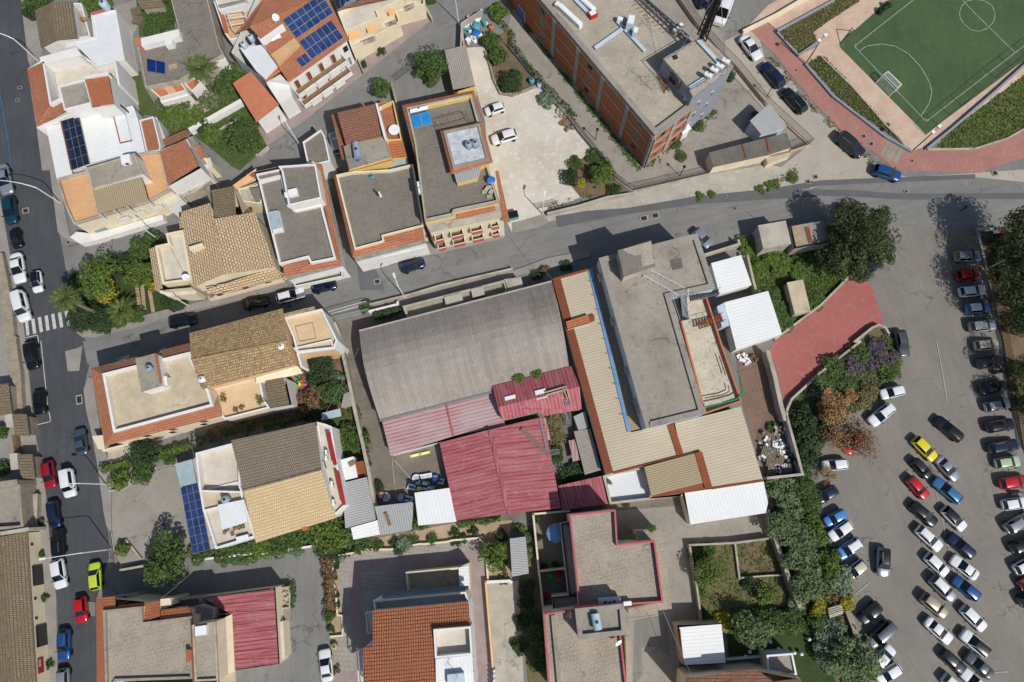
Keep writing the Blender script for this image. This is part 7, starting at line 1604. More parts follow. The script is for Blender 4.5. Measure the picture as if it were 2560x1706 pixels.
# palm garden
tree('01:890,960',165,4.5,'leaf_bright','in the palm garden at the street corner'); tree('01:1260,930',125,3.6,'leaf_bright','in the palm garden next to the cream terrace'); bush('01:1080,850',115,2.6,'leaf_dark','between the two palm garden trees'); bush('01:1290,740 01:1400,650',95,2.4,'leaf_mid','at the back of the palm garden'); bush('01:980,1120',95,2.6,'leaf_yellow','in the middle of the palm garden'); bush('01:720,1000',85,2.0,'leaf_dark','at the left rim of the palm garden'); bush('01:760,1180',80,1.8,'leaf_olive','beside the tall palm trunk')
palm('01:580,1170',140,8.3,'leaning high over the main road',n=48); palm('01:1110,1275',145,2.6,'low beside the stepping stones',n=48); bush('01:850,1310 01:740,1330 01:960,1370',120,2.4,'leaf_dark','clipped round the corner of the palm garden'); bush('01:1250,1330',70,1.6,'leaf_mid','at the foot of the low palm'); hedge('01:740,1390 900,1450 1100,1400 1290,1340',1.0,1.2,'leaf_mid','along the pavement of the palm garden'); bush('01:1390,1060 01:1330,1020',40,1.4,'leaf_yellow','against the tan tiled terrace'); bush('01:1560,1180 01:1640,1210',80,1.0,'leaf_dark','below the cream terrace')
b = MB()
for (x0,y0,x1,y1) in ((1260,1060,1290,1280),(1310,1060,1330,1270),(1380,1110,1410,1290)):
 for k in range(9): q = P('01:%d,%d' % (x0+(x1-x0)*k/8,y0+(y1-y0)*k/8))[0]; b.box((q.x,q.y),.55,.4,.1,.17,.25)
b.thing('stepping_stones',g_('sand_soil'),'rows of sandstone steps in the palm garden lawn','stepping stones',None,'stuff')
# tile 10
tree('10:1610,590',152,4.2,'leaf_mid','with a round crown beside the grey shed',tpl='l'); bush('10:1600,720',70,2.0,'leaf_mid','at the foot of the round tree'); tree('10:1160,820',80,3.2,'leaf_mid','beside the side street gate'); bush('10:1100,390 10:1150,475 10:990,588',36,.8,'leaf_dark','on the stamped forecourt',kind='cycad'); bush('10:1600,5',45,1.2,'leaf_mid','at the top edge by the cream house')
bush('10:2150,390 10:2215,515',85,2.0,'leaf_mid','in the bed above the gravel lot'); bush('10:2320,755',105,2.2,'leaf_dark','in the bed above the gravel lot'); hedge('10:2120,90 2350,310 20:0,390 150,600 300,770 450,930 600,1090',1.0,.9,'leaf_mid','along the inside of the long iron fence',34); bush('10:2240,110',80,1.8,'leaf_bright','at the fence corner by the junk heap')
bush('20:30,700',75,1.4,'leaf_mid','beside the teal cistern'); bush('20:330,920',75,1.8,'leaf_grey','at the fence of the gravel lot'); bush('20:590,1490 20:745,1430 20:835,1510',65,1.4,'leaf_mid','in the brown bed of the gravel lot'); tree('21:820,25',95,3.0,'leaf_bright','in the brown bed of the gravel lot'); bush('21:550,50',75,1.8,'leaf_dark','in the brown bed of the gravel lot'); bush('21:630,120',45,1.0,'leaf_yellow','at the edge of the brown bed'); bush('21:930,165',60,.9,'leaf_dark','low in the corner of the brown bed'); bush('21:775,160',22,.6,'leaf_grey','small in the brown bed')
bush('20:1500,1315 20:1720,1160 20:1560,1440',48,.9,'leaf_mid','in the cracks round the brick building',kind='weed clump'); bush('20:2260,1080 20:1990,690',60,1.2,'leaf_dark','at the fence by the parked cars'); bush('31:235,70',45,.8,'leaf_bright','on the gravel verge',kind='weed clump'); bush('31:80,120 31:20,140 21:1730,240 21:1835,220 21:2290,170',40,.6,'leaf_bright','at the gravel kerb',kind='weed clump')
tufts('weeds',['20:120,230 260,400 330,470 480,700 600,850 700,980 800,1090 870,1180 950,1280 1040,1400 1120,1490 1170,1545','20:1250,1520 1380,1390 1500,1300 1640,1180 1780,1100 1850,1040 1800,1020'],26,'leaf_grass','straggling weeds along the foot of the brick building','weeds',.3,False,.8)
tufts('weeds',['30:20,530 150,680 260,850 380,960 520,1110 640,1200 740,1300 870,1420 1000,1540 1200,1560','31:0,140 120,90 200,50 260,-20','21:340,340 640,250 900,190'],16,'leaf_straw','dry weeds along the edge of the brick walk and street','weeds',.25,False,.7)
# big pine like tree and right hand trees
r_,rm,p = tree('31:860,560',190,8.6,'leaf_pine','with a broad ragged crown at the car park entrance',tpl='x')
for s,r,zc in (('31:720,780',190,4.6),('31:960,640',175,5.6),('31:760,420',150,6.2),('31:600,800',130,3.8),('31:1020,430',110,5.4),('31:800,900',120,3.6),('31:1040,780',120,4.6),('31:640,600',120,4.6)):
 c = P(s,zc)[0]; o = placed(RP.choice(TPL['l']),'crown_lobe','leaf_pine'); o.parent = r_; o.location = (c.x-p.x,c.y-p.y,zc); k = r*.0165*1.25; o.scale = (k*RP.uniform(.85,1.2),k*RP.uniform(.85,1.2),k*.75); o.rotation_euler.z = RP.uniform(0,6)
gnd('tree_bank','soil','31:1960,560 2500,520 2600,1700 32:2600,1700 2400,1200 2220,560 2170,200 31:2150,1568 2080,1200 2000,905','dark earth bank under the trees on the right','bank')
for s,r,h,mt in (('31:2400,560',210,10.5,'leaf_pine'),('31:2330,800',170,9,'leaf_dark'),('31:2330,1090',190,9.5,'leaf_pine'),('31:2420,1350',170,9,'leaf_dark'),('32:2420,260',140,7,'leaf_pine'),('32:2440,600',130,6.5,'leaf_dark')): tree(s,r,h,mt,'on the bank right of the car park',tpl='x')
bush('31:2150,640 31:2230,700 31:2180,850 31:2250,980 31:2260,1180 31:2300,1400',110,2.6,'leaf_pine','under the trees right of the car park'); bush('32:2290,250 32:2330,420 32:2350,560',70,1.6,'leaf_mid','behind the slatted fence of the car park')
# rank green lot
bush('21:2160,690 21:2240,900 31:60,800 31:120,870',85,1.1,'leaf_bright','sprawling in the rank lot by the huts'); bush('31:50,1150 31:150,1390 31:90,1290 31:420,1170',90,1.0,'leaf_mid','sprawling round the pale water tank'); bush('31:450,830 31:560,900 31:300,930',90,.9,'leaf_grass','low in the rank lot under the big tree')
tufts('wild_plants',['21:2000,620 2200,740 31:0,770 200,760 450,690 760,970 480,1240 390,1310 100,1540 0,1100 21:2250,1100 2170,780'],5200,'leaf_grass','rank green growth covering the lot by the huts','grass',.32)
# shrub slope along the car park
bush('32:960,170 32:1090,130 32:800,220 32:1000,60',90,1.5,'leaf_purple','on the shrub slope by the red asphalt'); bush('32:620,220 32:700,400 32:560,340 32:840,90 32:1120,260',95,1.4,'leaf_mid','on the shrub slope by the red asphalt'); bush('32:930,440 32:880,560',80,1.3,'leaf_straw','on the shrub slope behind the two white cars'); bush('32:470,430',90,1.6,'leaf_olive','on the shrub slope by the boundary wall')
tree('32:590,600',140,3.8,'leaf_dry','with a scorched crown on the slope',tpl='l'); bush('32:760,500',70,1.8,'leaf_dry','on the slope beside the scorched tree')
tree('32:850,920',210,4.2,'leaf_rust','spreading over the hidden red car',tpl='bare',bark='bark_grey'); tree('32:640,880',150,3.8,'leaf_dry','half bare beside the boundary wall',tpl='bare',bark='bark_grey'); tree('32:560,1230',90,2.6,'leaf_dry','half bare above the dark parked car',tpl='bare')
bush('32:330,680 32:480,820 32:350,900 32:330,1060',110,2.4,'leaf_dark','crowding the boundary wall of the junk corner'); bush('32:330,1330 32:380,1470',115,2.2,'leaf_mid','below the junk corner at the car park'); bush('32:230,1400 32:90,1370 32:180,1520',110,2.0,'leaf_olive','below the junk corner along the plot wall')
for s,r in (('33:130,120',130),('33:290,280',150),('33:230,430',110),('33:400,690',150),('33:350,560',100)): tree(s,r,3.4,'leaf_olive','in the olive row beside the plot wall',bark='bark_grey')
bush('33:410,120 33:460,210 33:560,420 33:590,540',85,1.8,'leaf_bright','at the car park edge of the olive row'); bush('33:670,680 33:690,600',85,1.8,'leaf_grey','beside the beige car',kind='prickly pear'); bush('33:480,870 33:710,850 33:440,930',70,1.6,'leaf_yellow','round the stacked boards'); bush('33:570,780',55,1.4,'leaf_rust','between the olive row and the silvery bushes')
bush('33:60,1040 33:230,1010 33:470,1020',95,1.8,'leaf_mid','at the top of the dark lawn'); bush('33:600,1130 33:560,1290 33:640,1400',125,2.4,'leaf_grey','at the right rim of the dark lawn'); tree('33:790,1370',190,4.0,'leaf_olive','overhanging the white car at the bottom'); bush('33:900,1450 33:800,1520',105,2.0,'leaf_olive','at the bottom edge of the car park'); bush('33:250,850',70,1.4,'leaf_grey','at the end of the plot wall')
tree('23:1810,560',122,3.4,'leaf_bright','in the kitchen garden plot'); bush('23:1690,400 23:1800,350',65,1.2,'leaf_mid','in the upper corner of the kitchen garden'); bush('23:2170,665',60,1.2,'leaf_dark','rounded in the kitchen garden'); bush('23:2325,760',85,2.0,'leaf_bright','at the right side of the kitchen garden'); tree('23:2200,1080',145,4.2,'leaf_olive','on the dark lawn behind the white garage'); bush('23:1950,1005',75,1.4,'leaf_yellow','behind the white garage'); hedge('23:2040,950 2350,930 33:330,925',1.2,1.3,'leaf_mid','between the lawn and the garden plots'); bush('23:1730,740 23:1760,950',45,.9,'leaf_mid','by the wall of the kitchen garden'); bush('23:1280,150',40,.5,'leaf_mid','on the iron balcony rail',z0=4.6)
# lower middle
tree('03:1500,430',195,4.4,'leaf_mid','with a big round crown over the lower lane',tpl='l'); bush('03:1120,330',60,1.5,'leaf_bright','in the little corner garden'); bush('03:2060,390 03:1850,390 03:2200,370',95,1.6,'leaf_mid','on the long wall of the lower lane'); bush('13:80,330 03:2340,330',95,1.6,'leaf_bright','under the straw tiled roof')
bush('13:370,250 13:250,290',105,2.0,'leaf_mid','under the straw tiled roof'); tree('13:650,170',170,3.6,'leaf_bright','beside the ribbed sheds'); bush('13:680,350',115,2.2,'leaf_dark','at the head of the rusty hedge'); bush('13:840,240 13:960,290 13:740,110',90,1.8,'leaf_mid','below the ribbed sheds'); bush('13:375,370',52,.8,'leaf_grey','at the edge of the lower lane')
hedge('13:640,410 665,560 680,700 675,900',1.5,1.4,'leaf_rust','between the lane and the villa garden'); bush('13:680,970',50,1.4,'leaf_bright','at the foot of the rusty hedge'); bush('13:690,1080 13:665,620',32,1.0,'leaf_mid','along the rusty hedge')
bush('13:1370,300',62,1.2,'leaf_grey','with long spikes in the sandy bed',kind='agave'); bush('13:1320,345',55,1.0,'leaf_dark','rounded beside the spiky agave'); bush('13:1440,265 13:1120,310 13:1620,265',48,.9,'leaf_mid','in the sandy bed'); bush('13:1820,195 13:1910,245 13:1995,185 13:1840,285 13:830,370 13:910,360 13:1260,280',38,.8,'leaf_dark','dotted in the sandy bed'); bush('13:2260,215',52,1.0,'leaf_dark','by the white carport'); tree('13:2190,400',115,2.8,'leaf_bright','at the corner of the villa paving'); bush('13:2265,500 13:2270,620',42,1.0,'leaf_mid','below the corner tree of the villa'); bush('13:735,510 13:740,770 13:750,855 13:715,590',30,.8,'leaf_dark','in the planters of the villa wall'); hedge('13:1850,110 2240,65',1.0,1.2,'leaf_mid','under the red roof edge'); bush('13:1430,100 13:1520,110',55,1.8,'leaf_mid','climbing between the white sheds'); hedge('13:330,660 345,760 340,880',.6,1.6,'leaf_mid','over the rubble bin'); bush('13:265,1110 13:265,1330',28,.8,'leaf_mid','at the foot of the red ribbed shed'); bush('13:740,1450',30,.8,'leaf_rust','dead in the pale tiles')
bush('23:150,700 23:130,830 23:90,1010 23:60,1250 23:190,1000',70,1.2,'leaf_dark','in the overgrown strip'); bush('23:220,1100 23:250,1400 23:240,1250',75,1.2,'leaf_mid','in the overgrown strip beside the pink trim'); bush('23:160,230 23:170,380',45,1.0,'leaf_olive','at the head of the overgrown strip'); bush('23:235,60 23:250,245 23:285,505 23:400,490',34,.8,'leaf_dark','potted on the shaded patio',kind='pot plant'); hedge('23:10,150 115,160',.8,.8,'leaf_grass','above the white carport')
bush('03:358,90 03:380,400 03:405,790 03:452,1410',32,1.2,'leaf_mid','growing from the west pavement',kind='tuft'); bush('02:185,405 02:340,1430 02:165,320',22,.7,'leaf_mid','at the foot of the dry stone wall',kind='weed clump'); bush('02:15,1170 02:10,830',60,2.0,'leaf_mid','at the left edge behind the gateways')
# tile 02 garden
hedge('02:925,1170 1200,1100',1.1,1.3,'leaf_bright','clipped at the yard entrance on the main road'); hedge('02:1390,1055 1600,1000 1750,950',1.4,1.4,'leaf_bright','clipped behind the terracotta edged house'); tree('02:1330,1010',125,3.2,'leaf_dark','between the two clipped hedges'); bush('02:1330,1150 02:1310,1220',85,1.8,'leaf_mid','below the dark tree in the concrete yard'); bush('02:1100,1260',88,1.8,'leaf_bright','in the curved bed of the concrete yard'); bush('02:1560,1075 02:1230,1120',55,1.4,'leaf_mid','at the rim of the concrete yard'); hedge('02:1760,930 2000,850 2350,790',2.0,1.2,'leaf_dark','in the shade between the two houses',30)
palm('02:2050,525',45,4.9,'on the peach terrace by the main roof',n=16,z0=3.9,name='potted_palm'); palm('12:35,548',48,4.9,'on the peach terrace by the old tiles',n=16,z0=3.9,name='potted_palm'); bush('02:2165,630 02:2220,605',20,.6,'leaf_dry','on the edge of the peach terrace',z0=4.0)
tree('12:545,240',135,3.2,'leaf_dark','in the narrow garden by the mottled house'); bush('12:600,160 12:540,340',85,2.0,'leaf_mid','in the narrow garden by the mottled house'); tree('12:700,470',110,3.0,'leaf_mid','beside the corrugated canopy'); bush('12:500,530',105,2.4,'leaf_rust','in the narrow garden'); bush('12:750,345',60,1.8,'leaf_grey','beside the long wall'); bush('12:470,660 12:560,640',80,1.6,'leaf_dark','shaded in the narrow garden'); hedge('12:60,765 220,735 350,715',1.4,1.2,'leaf_mid','behind the drab tiled roof'); bush('12:760,880 12:800,990 12:720,960',80,1.5,'leaf_bright','in the garden by the red awnings'); bush('12:900,850 12:900,940 12:840,820',70,1.6,'leaf_mid','beside the long wall at the red awnings'); bush('12:875,620',45,1.4,'leaf_mid','on the long wall behind the canopy')
hedge('12:790,20 820,180',.9,1.6,'leaf_mid','climbing the upper end of the long wall',30); hedge('12:920,600 955,740',.8,1.8,'leaf_mid','climbing the middle of the long wall',40); hedge('12:1000,960 1050,1180',.8,1.8,'leaf_dark','climbing the lower end of the long wall',40); bush('12:1000,860 12:1000,910',40,2.2,'leaf_bright','leaning over the long wall'); bush('12:1090,1380 12:1120,1330',50,1.0,'leaf_dark','at the yard end of the long wall')
bush('11:985,1270 11:1025,1215',42,1.0,'leaf_mid','at the yard fence'); hedge('11:1080,1320 1200,1295 1330,1265',1.6,1.2,'leaf_dark','shading the wall at the warehouse yard'); bush('21:300,900',34,1.4,'leaf_rust','beside the warehouse corner'); bush('21:230,960 21:500,880',50,.9,'leaf_dark','beside the warehouse corner'); bush('22:60,330 22:230,290',46,.7,'leaf_bright','sprouting at the eave of the dark red roof',z0=3.9,kind='weed clump'); bush('22:395,800 22:420,890 22:400,720',75,.9,'leaf_straw','in the pit between the red roofs'); bush('22:520,1230 22:390,1050 22:600,1180',80,1.2,'leaf_dark','in the shaded pit beside the workshop'); bush('22:580,655',30,.8,'leaf_mid','at the head of the narrow sheds'); bush('22:890,1290',26,.4,'leaf_olive','in the gutter of the white terrace',z0=1.8)
bush('01:1020,605',30,.5,'leaf_mid','at the foot of the cream corner house',kind='weed clump'); bush('32:80,790 32:20,790',40,.8,'leaf_mid','beside the brown sand heap'); bush('30:1100,45 30:1040,95',34,1.4,'leaf_dark','at the rim of the football pitch')
# grass that nobody could count
tufts('meadow_grass',['30:1540,1355 1700,1190 2600,500 2600,1060 2200,1260 2000,1340 1700,1370'],5200,'leaf_grass','long meadow grass below the football pitch','grass',.3)
tufts('dry_grass',['30:370,580 490,520 520,530 660,680 900,950 1220,1310 860,1060 620,870','30:90,280 600,0 850,-110 830,20 490,240 420,300 450,380 280,480'],4200,'leaf_straw','long half dry grass on the strips above the brick walk','grass',.3)
tufts('slope_grass',['30:370,580 490,520 520,530 660,680 900,950 1220,1310 860,1060 620,870'],3000,'leaf_grass','green grass on the strip beside the brick walk','grass',.32)
tufts('slope_scrub',['32:480,300 850,0 1160,-60 1225,200 1000,510 560,800 440,1130 390,1190 330,1220 180,690 210,560','33:500,100 560,300 650,450 750,620 760,900 600,1000 290,870 0,20 32:330,1260 400,1380 440,1568'],6000,'leaf_olive','grey green scrub covering the slope along the car park','scrub',.42)
tufts('slope_growth',['32:480,300 850,0 1160,-60 1225,200 1000,510 560,800 440,1130 390,1190 330,1220 180,690 210,560','33:500,100 560,300 650,450 750,620 760,900 600,1000 290,870 0,20 32:330,1260 400,1380 440,1568'],5200,'leaf_straw','dry scrub growth on the shrub slope','grass',.3)
tufts('lawn_weeds',['12:640,700 800,620 950,760 1000,1060 740,1090','00:1450,920 1740,850 2000,700 2150,820 2200,920 1770,1180 1510,1260 1480,1050','00:1800,1180 2220,960 2350,1100 10:0,1150 100,1340 00:2350,1420 2130,1530 1920,1350','23:1640,325 2350,260 33:0,250 160,640 280,880 0,960 23:1740,1000'],1600,'leaf_grass','scattered weeds and grass in the gardens','weeds',.22)
m = MB()
for k in range(22):
 q = P('30:%d,%d' % (RP.gauss(2120,130),RP.gauss(1080,130)))[0]
 for j in range(RP.randrange(1,5)): m.lathe((q.x+RP.gauss(0,.3),q.y+RP.gauss(0,.3)),[(.02,.35),(.06,.38),(.02,.44)],5)
m.thing('meadow_flowers',g_('plastic_yellow'),'yellow flowers scattered through the meadow','flowers',None,'stuff')
name_all()
# ================= cars =================
def paint(n,c,rough=.28,met=.0): return M('paint_'+n,c,rough=rough,met=met,coat=.6,spec=.5)
for n,c,mt in (('white','d4d6d8',0),('black','101114',0),('silver','9a9fa5',.5),('grey','54585e',.4),('darkgrey','2c2f34',.3),('navy','141f3c',.1),('blue','1d4a80',.2),('teal','12384c',.2),('slate','4a5a68',.4),('red','b0121a',0),('darkred','8a1420',0),('yellow','d3c21a',0),('lime','b4c832',0),('sky','3f7fc0',.1),('steelblue','3f6f9c',.3),('beige','bfb6a6',.2),('tan','a3998a',.4),('palegreen','a3ba94',.1)): paint(n,c,met=mt)
M('car_glass','0c1418',rough=.06,spec=.9); M('tyre','141414',rough=.85); M('car_trim','1b1c1e',rough=.6); M('head_glass','cfd6da',rough=.15,spec=.8); M('tail_glass','8e1216',rough=.2,spec=.6); M('alloy','8d9094',rough=.35,met=.6)
CARS = {}
# type: length, width, height, belt, [rear glass base, rear glass top, windscreen top, windscreen base] as x fractions, hood front height, tail height
SPEC = {'hatch': (3.95,1.72,1.47,.93,(-.475,-.385,.045,.25),.78,.90),'sedan': (4.45,1.78,1.44,.92,(-.36,-.225,.015,.225),.76,.93),'suv': (4.4,1.84,1.66,1.03,(-.48,-.40,.055,.245),.90,1.0),'wagon': (4.6,1.78,1.48,.94,(-.475,-.38,.02,.225),.76,.93),'van': (4.6,1.86,1.9,1.08,(-.492,-.47,.16,.285),.95,1.05),'city': (3.5,1.6,1.47,.93,(-.48,-.40,.06,.275),.8,.9),'bigvan': (5.9,2.05,2.6,1.3,(-.495,-.485,.27,.37),1.15,1.25)}
def body_w(t): return 1-.16*abs(t)**5-.10*max(0,abs(t)-.42)/.08*(.6)
def make_car(kind,key):
 Lc,Wc,Hc,belt,(rb,rt,wt,wb),hh,th = SPEC[kind]; root = thing('parked_car',None,'car',(0,0,0)); h = Wc/2
 st = [-.5,-.49,-.46,-.4,-.3,-.2,-.1,0,.1,.2,.28,.34,.40,.45,.48,.495,.5]; rows = []
 for t in st:
  w = h*(1-.03*abs(t)*2-.22*max(0,(abs(t)-.40)/.1)**2)
  if t > wb-.02: z = belt-(belt-hh)*((t-wb)/(.5-wb)) if t > wb else belt
  elif t < rb: z = th
  else: z = belt+(th-belt)*max(0,min(1,(-t-.2)/.25)) if t < -.2 else belt
  if abs(t) > .485: z *= (.84 if t > 0 else .9);
  bot = .24 if abs(t) < .47 else .34
  x = t*Lc; cr = .05 if t > wb or t < rb else .0
  rows.append([(x,-w*.9,bot),(x,-w,.46),(x,-w*.99,.66),(x,-w*.95,z-.08),(x,-w*.86,z),(x,-w*.45,z+cr*.9),(x,0,z+cr),(x,w*.45,z+cr*.9),(x,w*.86,z),(x,w*.95,z-.08),(x,w*.99,.66),(x,w,.46),(x,w*.9,bot)])
 m = MB(); m.sm = True; m.quadgrid([r[::-1] for r in rows]); m.face(rows[0]); m.face(rows[-1][::-1]); m.face([rows[0][0],rows[0][-1],rows[-1][-1],rows[-1][0]])
 # cabin hull
 def cab(t,z,w): return Vector((t*Lc,w,z))
 hb,ht = h*.86,h*.66; zb,zt = belt-.02,Hc-.05
 A = [cab(rb,zb,-hb),cab(wb,zb,-hb),cab(wb,zb,hb),cab(rb,zb,hb)]; B = [cab(rt,zt-.03,-ht),cab(wt,zt,-ht),cab(wt,zt,ht),cab(rt,zt-.03,ht)]
 m2 = MB()
 for i in range(4): m2.face([A[i],A[(i+1) % 4],B[(i+1) % 4],B[i]])
 i0 = len(m.v); m.v += m2.v; m.f += [tuple(k+i0 for k in f) for f in m2.f]; m.m += m2.m; m.ax += m2.ax
 for sg in (-1,1): m.face([cab(.2,.66,sg*h*.995),cab(.2,.64,sg*h*.995),cab(-.25,.64,sg*h*.995),cab(-.25,.66,sg*h*.995)][::sg])
 b = m.build('body',g_('paint_white'),root)
 for p in b.data.polygons: p.use_smooth = p.index < (len(st)-1)*12
 m = MB(); rows = []
 for t,dz in ((rt-.005,-.035),(rt+.04,.0),((rt+wt)/2,.035),(wt-.04,.015),(wt+.004,-.01)): rows.append([cab(t,zt+dz+.03*(1-(k/3)**2)-(.03 if abs(k) == 3 else 0),k/3*(ht+.015)) for k in range(-3,4)])
 m.sm = True; m.quadgrid(rows[::-1]); m.build('roof_panel',g_('paint_white'),root)
 def pane(name,q,s=.9,out=.012,mid=None):
  c = sum(q,Vector())/4; n = (q[1]-q[0]).cross(q[3]-q[0]).normalized(); n = n if n.dot(c-Vector((0,0,.8))) > 0 else -n; mm = MB(); mm.face([c+(v-c)*s+n*out for v in q]); return mm.build(name,g_('car_glass'),root)
 pane('windscreen',[A[1],A[2],B[2],B[1]],.97); pane('rear_window',[A[3],A[0],B[0],B[3]],.92)
 if kind not in ('bigvan',):
  for i,j in ((0,1),(2,3)): pane('side_window',[A[i]*.96+A[j]*.04,A[j]*.97+A[i]*.03,B[j],B[i]],.88 if kind != 'van' else .7)
 else:
  for sg in (-1,1): pane('side_window',[cab(.20,zb+.1,sg*hb),cab(.345,zb+.1,sg*hb),cab(.29,zt-.5,sg*(ht+.05)),cab(.20,zt-.5,sg*(ht+.05))],.9)
 for sx in (.31,-.31):
  for sy in (-1,1):
   m = MB(); R0 = .31; n = 16; x0 = sx*Lc; yi,yo = sy*(h-.22),sy*(h+.012)
   ring = lambda y,r: [Vector((x0+r*math.cos(2*math.pi*k/n),y,.31+r*math.sin(2*math.pi*k/n))) for k in range(n)]
   a,c = ring(yi,R0),ring(yo,R0)
   for k in range(n): m.face([a[k],a[(k+1) % n],c[(k+1) % n],c[k]])
   m.face(c); m.face(a[::-1]); w = m.build('wheel',g_('tyre'),root)
 for sy in (-1,1):
  m = MB(); y = sy*h*.62; z = SPEC[kind][5]-.1; m.prism(ccw([Vector((Lc*.445,y-sy*.22,0)),Vector((Lc*.485,y-sy*.2,0)),Vector((Lc*.462,y+sy*.14,0)),Vector((Lc*.41,y+sy*.19,0))]),z-.1,z+.065,True); m.build('headlight',g_('head_glass'),root)
  m = MB(); y = sy*h*.68; z = th-.08; m.prism(ccw([Vector((-Lc*.488,y-sy*.16,0)),Vector((-Lc*.455,y-sy*.16,0)),Vector((-Lc*.44,y+sy*.14,0)),Vector((-Lc*.478,y+sy*.12,0))]),z-.18,z+.035,True); m.build('tail_light',g_('tail_glass'),root)
  m = MB(); m.box((Lc*(wb-.045),sy*(h+.07)),.12,.2,belt-.02,belt+.12); m.build('wing_mirror',g_('car_trim'),root)
 if kind in ('suv','wagon') and key == 'rails':
  for sy in (-1,1): m = MB(); m.bar(cab(rt+.06,zt+.07,sy*ht*.92),cab(wt-.06,zt+.09,sy*ht*.92),.06); m.build('roof_rail',g_('alloy'),root)
 return root
for k in SPEC: CARS[k] = make_car(k,None)
for k in ('suv','wagon'): CARS[k+'_rails'] = make_car(k,'rails')
used = set()
def car(sf,sr,kind,col,label,roof=None,name='parked_car',cat='car',group=None):
 f,r = P(sf,.75)[0],P(sr,.75)[0]; d = f-r; L = SPEC[kind.split('_')[0]][0]; sc = max(.86,min(1.14,d.length/L)); c = (f+r)/2
 o = copy_tree(CARS[kind]); o.name = name; o.location = (c.x,c.y,.0); o.rotation_euler.z = math.atan2(d.y,d.x); o.scale = (sc,min(1.1,max(.94,sc)),min(1.1,max(.95,sc)))
 z = NL[0]*.0015+.01; o.location.z = z
 tag(o,label,cat,group)
 for ch in o.children:
  n = ch.name.split('.')[0]; m = None
  if n == 'body': m = 'paint_'+col
  if n == 'roof_panel': m = 'paint_'+(roof or col)
  if m: ch.material_slots[0].link = 'OBJECT'; ch.material_slots[0].material = g_(m)
 return o
G1 = 'cars parked along the main road'; G2 = 'cars in the car park'; G3 = 'cars on the central street'
